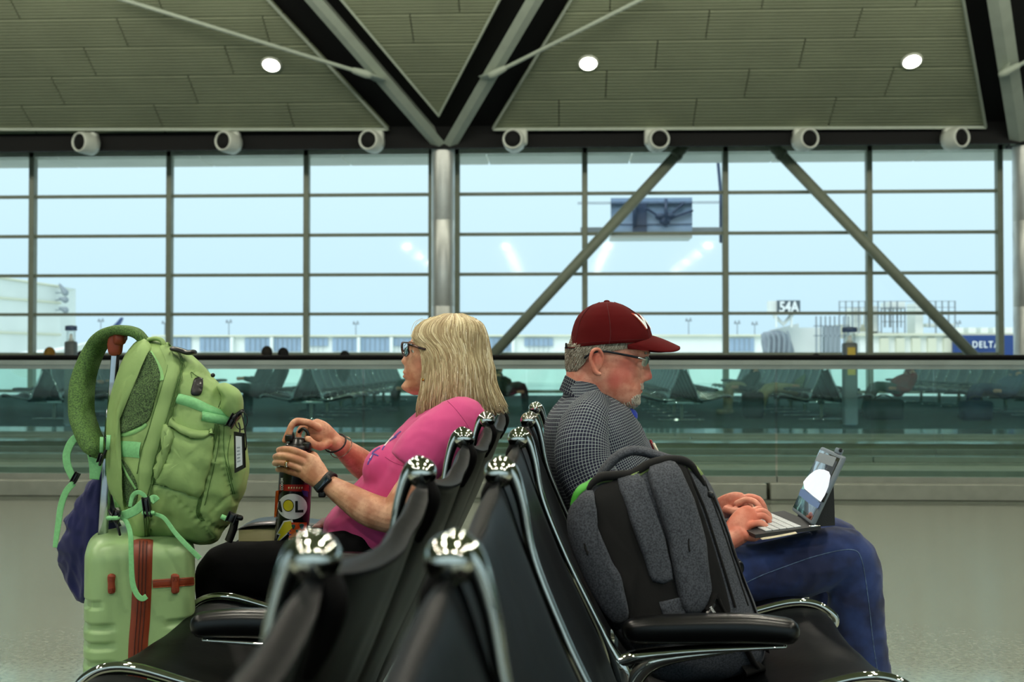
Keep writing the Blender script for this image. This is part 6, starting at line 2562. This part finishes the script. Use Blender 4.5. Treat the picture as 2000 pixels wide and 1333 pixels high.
m_hea = M('heather_charcoal', (78, 82, 90), .9, var=(330, .42, (44, 48, 56)), bump=(600, .3, .0006), stretch=(1, 1, 1))
m_bmesh = M('black_air_mesh', (7, 7, 8), .95, var=(300, .4))
m_lime = M('lime_trim', (128, 150, 88), .7, var=(20, .12))
m_neon = M('neon_green_trim', (70, 170, 50), .6, var=(20, .1))
KD = 2.20
dfun = lambda x, y: KD + (y - 1100) * -.00012 + (x - 1300) * .00022
k0 = P(1330, 1330, KD)
dbag = thing('backpack', 'charcoal heather backpack with black straps and lime piping propped on the seat before the armrest', 'backpack', (k0.x, k0.y, k0.z))
bm = nb()
dout = ZD([(98, 420), (92, 520), (125, 650), (200, 840), (260, 960), (330, 1080), (420, 1200), (540, 1310), (700, 1335), (900, 1320), (1070, 1260), (1120, 1160), (1075, 950), (1000, 760), (915, 500), (850, 330), (795, 240), (720, 175), (620, 152), (500, 178), (360, 232), (230, 282), (140, 335)])
pillow(bm, dout, dfun, .105, p=4.2, rings=22, k=5, wob=.004)
bm = fuse(bm, .005, 2, .5)
wrinkle(bm, .003, 12, 41); 
dcopy = bm.copy()
ob('main_body', bm, m_hea, dbag)
sd = Surf(dcopy)
bm = nb(); patch(bm, sd, ZD([(335, 272), (225, 330), (218, 420), (232, 520), (300, 680), (345, 770), (380, 880), (398, 1010), (420, 1120), (600, 1120), (720, 1060), (690, 960), (640, 820), (612, 640), (540, 440), (455, 245)]), .008, k=3, p=8, rings=8)
patch(bm, sd, ZD([(640, 190), (692, 200), (770, 400), (850, 640), (930, 950), (900, 1010), (820, 960), (815, 820), (780, 560), (730, 380)]), .006, k=3, p=8, rings=8)
ob('mesh_panel', bm, m_bmesh, dbag, label='black air mesh back panel')
bm = nb(); patch(bm, sd, ZD([(337, 268), (452, 242), (500, 340), (560, 500), (600, 640), (625, 790), (520, 806), (480, 700), (430, 555), (375, 400)]), .015, k=2, p=5, rings=7)
ob('back_pad', bm, m_hea, dbag, label='charcoal strip pad down the middle')
bm = nb(); patch(bm, sd, ZD([(500, 235), (560, 195), (636, 186), (700, 300), (765, 480), (792, 600), (805, 720), (828, 830), (815, 890), (770, 965), (690, 965), (655, 870), (622, 700), (600, 580), (545, 400)]), .020, k=3, p=5, rings=8)
ob('shoulder_strap', bm, m_hea, dbag, label='charcoal padded shoulder strap nearest the man')
bm = nb(); patch(bm, sd, ZD([(215, 335), (222, 430), (236, 520), (300, 680), (345, 770), (382, 880), (396, 990), (330, 1010), (230, 860), (150, 680), (105, 540), (108, 430), (150, 370)]), .018, k=3, p=5, rings=8)
ob('shoulder_strap', bm, m_hea, dbag, label='charcoal padded shoulder strap next to the backrests')
bm = nb()
for pts in ([(183, 595), (190, 620), (200, 650)], [(700, 575), (696, 600), (700, 640)]): cord(bm, sd, ZD(pts), .002, off=.0195)
strip(bm, sd, ZD([(700, 200, 4), (790, 400, 4), (870, 640, 4), (960, 940, 4)]), 4, .004, k=6)
for pts in ([(800, 270), (880, 480), (960, 720), (1030, 930)], [(840, 330), (920, 540), (1010, 800)]): cord(bm, sd, ZD(pts), .0018, k=6)
ob('seam', bm, m_bmesh, dbag)
bm = nb(); patch(bm, sd, ZD([(552, 905), (680, 880), (700, 985), (575, 992)]), .011, k=1, p=8); ob('lower_pad', bm, m_hea, dbag)
# webbing of the strap and lettered tag
bm = nb()
strip(bm, sd, ZD([(840, 860, 14), (820, 915, 12), (800, 950, 12)]), 12, .018)
strip(bm, sd, ZD([(862, 890, 8), (900, 960, 8), (960, 1060, 9), (1040, 1200, 10), (1075, 1250, 12)]), 9, .012)
strip(bm, sd, ZD([(1000, 1262, 12), (1090, 1238, 12)]), 8, .016)
ob('webbing', bm, m_bmesh, dbag)
bm = nb(); strip(bm, sd, ZD([(832, 912), (812, 945), (795, 968)]), 13, .022, k=2); lt = ob('tag', bm, m_buck, dbag, label='small black woven tag')
bm = nb(); drape_text(bm, sd, 'NGER', *zd(812, 944), 4.6, 1.0, .03, .0245); ob('lettering', bm, m_lett, lt, smooth=False)
# lime piping and black rim over the top
bm = nb()
strip(bm, sd, ZD([(232, 292, 3), (262, 272, 8), (340, 262, 8), (410, 258, 8), (450, 236, 10), (490, 212, 10), (560, 190, 8), (640, 172, 10), (700, 186, 10), (740, 215, 7), (770, 250, 4)]), 8, .011, k=6)
ob('piping', bm, m_lime, dbag, label='lime piping')
bm = nb()
rows = [(*P(*zd(x, y), dfun(*zd(x, y)) - .07), r_, r_ * 1.6) for x, y, r_ in ((190, 308, .005), (215, 275, .007), (260, 248, .009), (340, 240, .009), (410, 234, .009), (450, 215, .009), (500, 185, .009), (560, 166, .009), (620, 158, .009), (680, 162, .009), (725, 185, .008), (760, 230, .007), (795, 285, .005))]
sweep(bm, rows, n=14, k=5)
ob('zip_rim', bm, m_bmesh, dbag)
bm = nb()
rows = [(*P(*zd(x, y), 2.19), a, .020) for x, y, a in ((238, 270, .009), (262, 225, .009), (300, 178, .010), (350, 135, .010), (410, 112, .010), (470, 114, .010), (530, 130, .010), (600, 150, .009), (640, 158, .008))]
sweep(bm, rows, n=14, k=5)
ob('grab_handle', bm, m_hea, dbag)
bm = nb()
rows = [(*P(*zd(x, y), 2.16), a, .03) for x, y, a in ((102, 398, .004), (120, 355, .007), (150, 318, .009), (188, 292, .007), (210, 268, .004))]
sweep(bm, rows, n=10, k=4)
ob('side_trim', bm, m_neon, dbag, label='bright green trim on the side')
bm = nb(); rbox(bm, P(*zd(832, 342), 2.12), (.010, .02, .012), .003); ob('zip_pull', bm, m_buck, dbag)
bm = nb()
rows = [(*P(*zd(x, y), dfun(*zd(x, y)) - .02), .004, .05) for x, y in ((760, 235), (850, 400), (950, 680), (1040, 920), (1115, 1150))]
sweep(bm, rows, n=8, k=4)
ob('side_edge', bm, m_bmesh, dbag)

# ================================================================== tablet computer with keyboard case
m_case = M('grey_tablet_case', (112, 124, 134), .4, var=(20, .08)); m_cased = M('dark_case_leather', (34, 36, 40), .6, var=(20, .2), bump=(300, .2))
m_scr = M('tablet_screen', (16, 18, 22), .04, var=(3, .1), coat=1, spec=1.0)
tb = thing('tablet_computer', 'grey cased tablet propped on a dark keyboard folio across blue jeans', 'tablet', P(1570, 1040, 2.72))
q = [P(1603.5, 874, 2.835), P(1645, 888, 2.63), P(1584, 1028, 2.63), P(1545.5, 995, 2.835)]
ctr = sum(q, V()) / 4
eu = ((q[1] - q[0]) + (q[2] - q[3])).normalized(); ev = ((q[3] - q[0]) + (q[2] - q[1])); ev = (ev - eu * ev.dot(eu)).normalized(); en = eu.cross(ev)
if en.dot(RT) > 0: en = -en
wu = ((q[1] - q[0]).length + (q[2] - q[3]).length) / 2; hv = ((q[3] - q[0]).length + (q[2] - q[1]).length) / 2
rm = Matrix((eu, ev, en)).transposed()
if rm.determinant() < 0: rm = Matrix((eu, -ev, en)).transposed()
bm = nb(); rbox(bm, ctr - en * .006, (wu, hv, .013), .006, rm); ob('case', bm, m_case, tb, angle=50)
bm = nb(); rbox(bm, ctr + en * .0006, (wu * .93, hv * .90, .0015), .0006, rm)
so = ob('screen', bm, m_scr, tb)
# lit page shapes on the screen
nt = m_scr.node_tree; b = nt.nodes['Principled BSDF']
bm = nb(); rbox(bm, ctr + en * .0016, (wu * .86, hv * .80, .0006), .0002, rm)
m_disp = M('lit_display', (30, 34, 44), .05, var=(9, .5, (10, 12, 20)), emit=((.30, .34, .44, 1), .12), coat=1, spec=1)
ob('display', bm, m_disp, so)
b2 = nb()
def on_screen(x, y, lift):
    r = ray(x, y)
    o_ = ctr + en * lift
    return CAM + r * ((o_ - CAM).dot(en) / r.dot(en))


for pts_, nm, mt_, lb, lf in (
        ([(1569, 942), (1575, 934), (1582, 927), (1591, 920), (1600, 917), (1610, 918), (1619, 922), (1622, 930), (1618, 951), (1611, 968), (1603, 981), (1589, 970), (1571, 955)], 'display_image',
         M('lit_white_page', (214, 220, 228), .1, var=(30, .05), emit=((.80, .84, .9, 1), .50)), 'white shape glowing on the screen', .0021),
        ([(1564, 955), (1571, 957), (1589, 972), (1602, 984), (1597, 994), (1580, 984), (1560, 967)], 'display_image', M('display_blue', (20, 34, 96), .1, var=(30, .2), emit=((.03, .06, .3, 1), .2)), 'dark blue band on the screen', .0021),
        ([(1600, 884), (1634, 894), (1626, 912), (1592, 900)], 'display_image', M('display_brown', (92, 84, 70), .1, var=(30, .2), emit=((.2, .17, .12, 1), .25)), 'brownish top of the screen image', .0021)):
    b2 = nb()
    plate(b2, [on_screen(x, y, lf) for x, y in pts_], en, .0002)
    ob(nm, b2, mt_, so, smooth=False, label=lb)
bm = nb()
rbox(bm, ctr - en * .004 - ev * (hv / 2 + .006) + eu * .045, (.05, .014, .008), .003, rm)
ob('clasp', bm, m_case, tb)
bm = nb()
rbox(bm, ctr - en * .002 + eu * (wu / 2 - .001) + ev * .018, (.008, .024, .008), .002, rm); rbox(bm, ctr + en * .0 - ev * (hv / 2 + .010) + eu * .066, (.012, .009, .007), .002, rm)
ob('button', bm, m_buck, tb)
# keyboard
kq = [P(1478, 1007, 2.835), P(1531, 998, 2.835), P(1603, 1028, 2.63), P(1475, 1045, 2.63)]
kq[0] = kq[3] + (kq[1] - kq[2])
ke, kf = (kq[1] - kq[0]).normalized(), (kq[3] - kq[0]).normalized()
kn_ = ke.cross(kf); kn_ = kn_ if kn_.z > 0 else -kn_
bm = nb(); plate(bm, [p - kn_ * .009 for p in kq], kn_, .009); ob('folio', bm, m_cased, tb, smooth=False)
bm = nb()
NC_, NR_ = 13, 5
for r_ in range(NR_):
    for c in range(NC_):
        v0, v1 = .06 + .88 * c / NC_, .06 + .88 * (c + .84) / NC_
        u0, u1 = .20 + .56 * r_ / NR_, .20 + .56 * (r_ + .84) / NR_
        if r_ == 0 and 4 <= c <= 8:
            if c > 4: continue
            v1 = .06 + .88 * 8.84 / NC_
        qq = inset(kq, u0, v0, u1, v1)
        plate(bm, [p + kn_ * .0005 for p in qq], kn_, .0022)
ob('key', bm, M('white_keycap', (205, 210, 212), .5, var=(60, .05)), tb, smooth=False, kind='stuff')
bm = nb()
f_ = [ctr - en * .012 - ev * .02 + eu * (wu / 2 - .01), P(1631, 1027, 2.66), P(1590, 1030, 2.66), ctr - en * .012 + ev * hv * .45 + eu * (wu / 2 - .01)]
plate(bm, f_, FH, .16); ob('kickstand', bm, m_cased, tb, smooth=False)
bm = nb(); sweep(bm, L([(1583, 1029, 2.635, .004), (1600, 1029, 2.635, .004)]), n=10, k=1); ob('hinge', bm, m_silver, tb)
bm = nb()
sweep(bm, L([(1484, 1051, 2.64, .0015, .03), (1515, 1046, 2.64, .0015, .03), (1551, 1039, 2.64, .0015, .03)]), n=8, k=2)
tag(ob('paper_slip', bm, M('cream_paper', (214, 204, 176), .8, var=(9, .06)), base=P(1515, 1048, 2.66)), 'cream paper slip sticking out under the tablet keyboard', 'paper')

# ================================================================== lamp-topped posts beyond the walkway
for (xl, xr, ytop, yb_, d, panel, lab) in ((128, 149, 637, 828, 16.6, False, 'grey post with dark capped clear lantern at the left, behind the green backpack'), (1646, 1673, 640, 828, 16.8, True, 'grey post with dark capped clear lantern and yellow notice, behind the tablet computer')):
    a, c = P(xl, 700, d), P(xr, 700, d)
    r_ = (c - a).length / 2
    o0 = (a + c) / 2
    base = V((o0.x, o0.y, 0))
    t = thing('bollard_post', lab, 'post', base)
    m = Matrix.Translation(base)
    z1, z2, z3 = P(0, ytop, d).z, P(0, ytop + 9, d).z, P(0, ytop + 30, d).z
    bm = nb(); rbox(bm, base + V((0, 0, z3 / 2)), (r_ * 1.9, r_ * 1.9, z3), .03); ob('post', bm, M('post_grey', (92, 100, 98), .5, var=(3, .1)), t)
    bm = nb(); lathe(bm, [(r_ * .85, z3), (r_ * .8, z2), (r_ * .76, z2), (r_ * .8, z3)], 24, m); ob('lantern_glass', bm, m_glassw, t)
    bm = nb(); lathe(bm, [(0, z3), (r_ * .55, z3), (r_ * .3, z3 + .06), (r_ * .3, z3 + .1), (0, z3 + .12)], 20, m); ob('lens_unit', bm, m_white, t)
    bm = nb(); lathe(bm, [(0, z2), (r_ * 1.05, z2), (r_ * 1.05, z1), (0, z1 + .01)], 24, m); ob('cap', bm, m_bg3, t)
    if panel:
        bm = nb(); box(bm, base + V((0, -r_ * .96, z3 - .28)), (r_ * 1.1, .02, .42)); ob('notice', bm, M('yellow_notice', (206, 178, 70), .5, var=(8, .15)), t, smooth=False, label='yellow notice')

# ================================================================== people waiting beyond the walkways
def far_person(px, d, side, hair, top, legs, lab, head_y=684, recl=0.0, knee=.42, skin=(190, 140, 112), lying=False):
    b0 = P(px, 702, d); base = V((b0.x, b0.y, 0))
    t = thing('person', lab, 'person', base, group='people waiting beyond the walkways')
    f = RT * side
    hz = P(px, head_y, d).z
    hip = base + f * .02 + V((0, 0, .46))
    neck = base - f * (.10 + recl) + V((0, 0, min(hz - .24, .98)))
    hd = base - f * (.10 + recl) + V((0, 0, hz - .12))
    bm = nb()
    ball(bm, hd, (.08, .075, .11)); sweep(bm, [(*hd, .05), (*neck, .055), (*hip, .09)], n=10, k=2)
    kn_ = hip + f * knee + V((0, 0, .05)); ft = kn_ + f * (.05 + recl) - V((0, 0, .43))
    for s in (-1, 1):
        sh = neck + FH * s * .19 - V((0, 0, .08)); el = sh + f * .10 - V((0, 0, .24)); ha = el + f * .24 + V((0, 0, .02))
        sweep(bm, [(*neck, .05), (*sh, .05), (*el, .04), (*ha, .03), (*(ha + f * .08), .035)], n=8, k=3)
        sweep(bm, [(*hip, .06), (*(kn_ + FH * s * .12), .05), (*(ft + FH * s * .12), .035)], n=8, k=3)
    bm = fuse(bm, .014, 1)
    ob('body', bm, M('skin_far', skin, .6, var=(20, .1)), t)
    bm = nb()
    sweep(bm, [(*(neck - V((0, 0, .02))), .08, .12), (*(neck - V((0, 0, .12))), .12, .21), (*(hip + V((0, 0, .1))), .13, .18), (*hip, .13, .18)], n=14, k=3)
    for s in (-1, 1):
        sh = neck + FH * s * .19 - V((0, 0, .08)); el = sh + f * .10 - V((0, 0, .24)); ha = el + f * .24 + V((0, 0, .02))
        sweep(bm, [(*sh, .065), (*el, .055), (*(el.lerp(ha, .8)), .042)], n=10, k=3)
    ob('top', bm, M('cloth_far', top, .9, var=(9, .25)), t)
    bm = nb()
    for s in (-1, 1):
        sweep(bm, [(*(hip + FH * s * .08), .10), (*(kn_ + FH * s * .12), .075), (*(ft + FH * s * .12 + V((0, 0, .05))), .06)], n=10, k=4)
    ob('trousers', bm, M('trousers_far', legs, .9, var=(9, .25)), t)
    bm = nb()
    for s in (-1, 1): sweep(bm, [(*(ft + FH * s * .12 - f * .03), .045), (*(ft + FH * s * .12 + f * .16 - V((0, 0, .02))), .035)], n=8, k=1)
    ob('shoes', bm, M('shoes_far', (150, 140, 110) if legs[0] > 100 else (30, 30, 32), .7, var=(9, .2)), t)
    bm = nb(); ball(bm, hd - f * .015 + V((0, 0, .02)), (.095, .09, .11)); ob('hair', bm, M('hair_far', hair, .8, var=(30, .3)), t)
    return t


far_person(508, 18.6, -1, (40, 34, 22), (34, 38, 44), (24, 26, 30), 'distant seated person with dark hair above the handrail, left of a pair', 677)
far_person(540, 18.9, -1, (18, 16, 16), (26, 28, 32), (20, 22, 26), 'distant seated person with black hair above the handrail, right of a pair', 680)
far_person(661, 19.8, -1, (18, 16, 16), (30, 30, 34), (22, 22, 26), 'distant seated person just topping the handrail left of the woman', 686)
far_person(110, 18.6, 1, (150, 112, 36), (44, 44, 48), (26, 26, 30), 'distant seated person with ginger hair behind the lantern post', 679)
far_person(172, 19.4, 1, (22, 18, 16), (30, 32, 40), (24, 24, 30), 'distant seated person with dark hair beside the trolley grip', 686)
far_person(370, 20.2, 1, (22, 18, 16), (40, 36, 34), (24, 24, 30), 'distant seated person with dark hair just above the green backpack', 686)
far_person(1567, 18.6, -1, (16, 16, 18), (96, 110, 80), (158, 150, 108), 'distant seated person in khaki trousers with legs stretched out beyond the glass', 692, .12, .55)
far_person(1462, 19.6, -1, (30, 24, 20), (20, 22, 26), (150, 140, 104), 'distant seated person in black top and tan trousers beyond the glass', 697, 0, .30)
far_person(1755, 19.5, -1, (36, 24, 20), (124, 24, 22), (60, 70, 60), 'distant seated person in dark red jacket beyond the glass', 699, .1, .4)
far_person(1965, 18.3, -1, (26, 26, 30), (44, 62, 96), (24, 34, 78), 'distant seated person in blue clothes at the right edge beyond the glass', 700, .05, .45)
far_person(812, 20.5, -1, (16, 14, 14), (18, 18, 22), (14, 14, 18), 'distant seated person in black beyond the glass in front of the woman\'s face', 702, 0, .3)
far_person(985, 19.5, 1, (20, 18, 18), (26, 26, 28), (18, 18, 22), 'distant seated person in black beyond the glass between the two travellers', 706, 0, .3)
# bags on the carpet by the far seats
def far_bag(px, d, w_, h_, col, lab, name='travel_bag'):
    b0 = P(px, 702, d); base = V((b0.x, b0.y, 0))
    t = thing(name, lab, 'bag', base)
    bm = nb(); rbox(bm, base + V((0, 0, h_ / 2 + .01)), (w_, .28, h_), .07, seg=4); wrinkle(bm, .01, 6, 2); ob('body', bm, M('bag_cloth', col, .8, var=(9, .3)), t)
    bm = nb(); sweep(bm, [(*(base + V((-w_ * .25, 0, h_))), .012), (*(base + V((-w_ * .1, 0, h_ + .07))), .012), (*(base + V((w_ * .1, 0, h_ + .07))), .012), (*(base + V((w_ * .25, 0, h_))), .012)], n=8, k=3); ob('handle', bm, m_buck, t)


far_bag(1725, 18.0, .62, .34, (34, 40, 46), 'dark duffel bag on the carpet beside the dark red jacket')
far_bag(1905, 17.8, .5, .32, (28, 36, 66), 'navy travel bag on the carpet near the right edge')
far_bag(1470, 18.4, .35, .45, (20, 22, 26), 'black travel bag on the carpet between two distant seated people')
# safety vest worker far away: small yellow figure on the apron is too small to build with parts
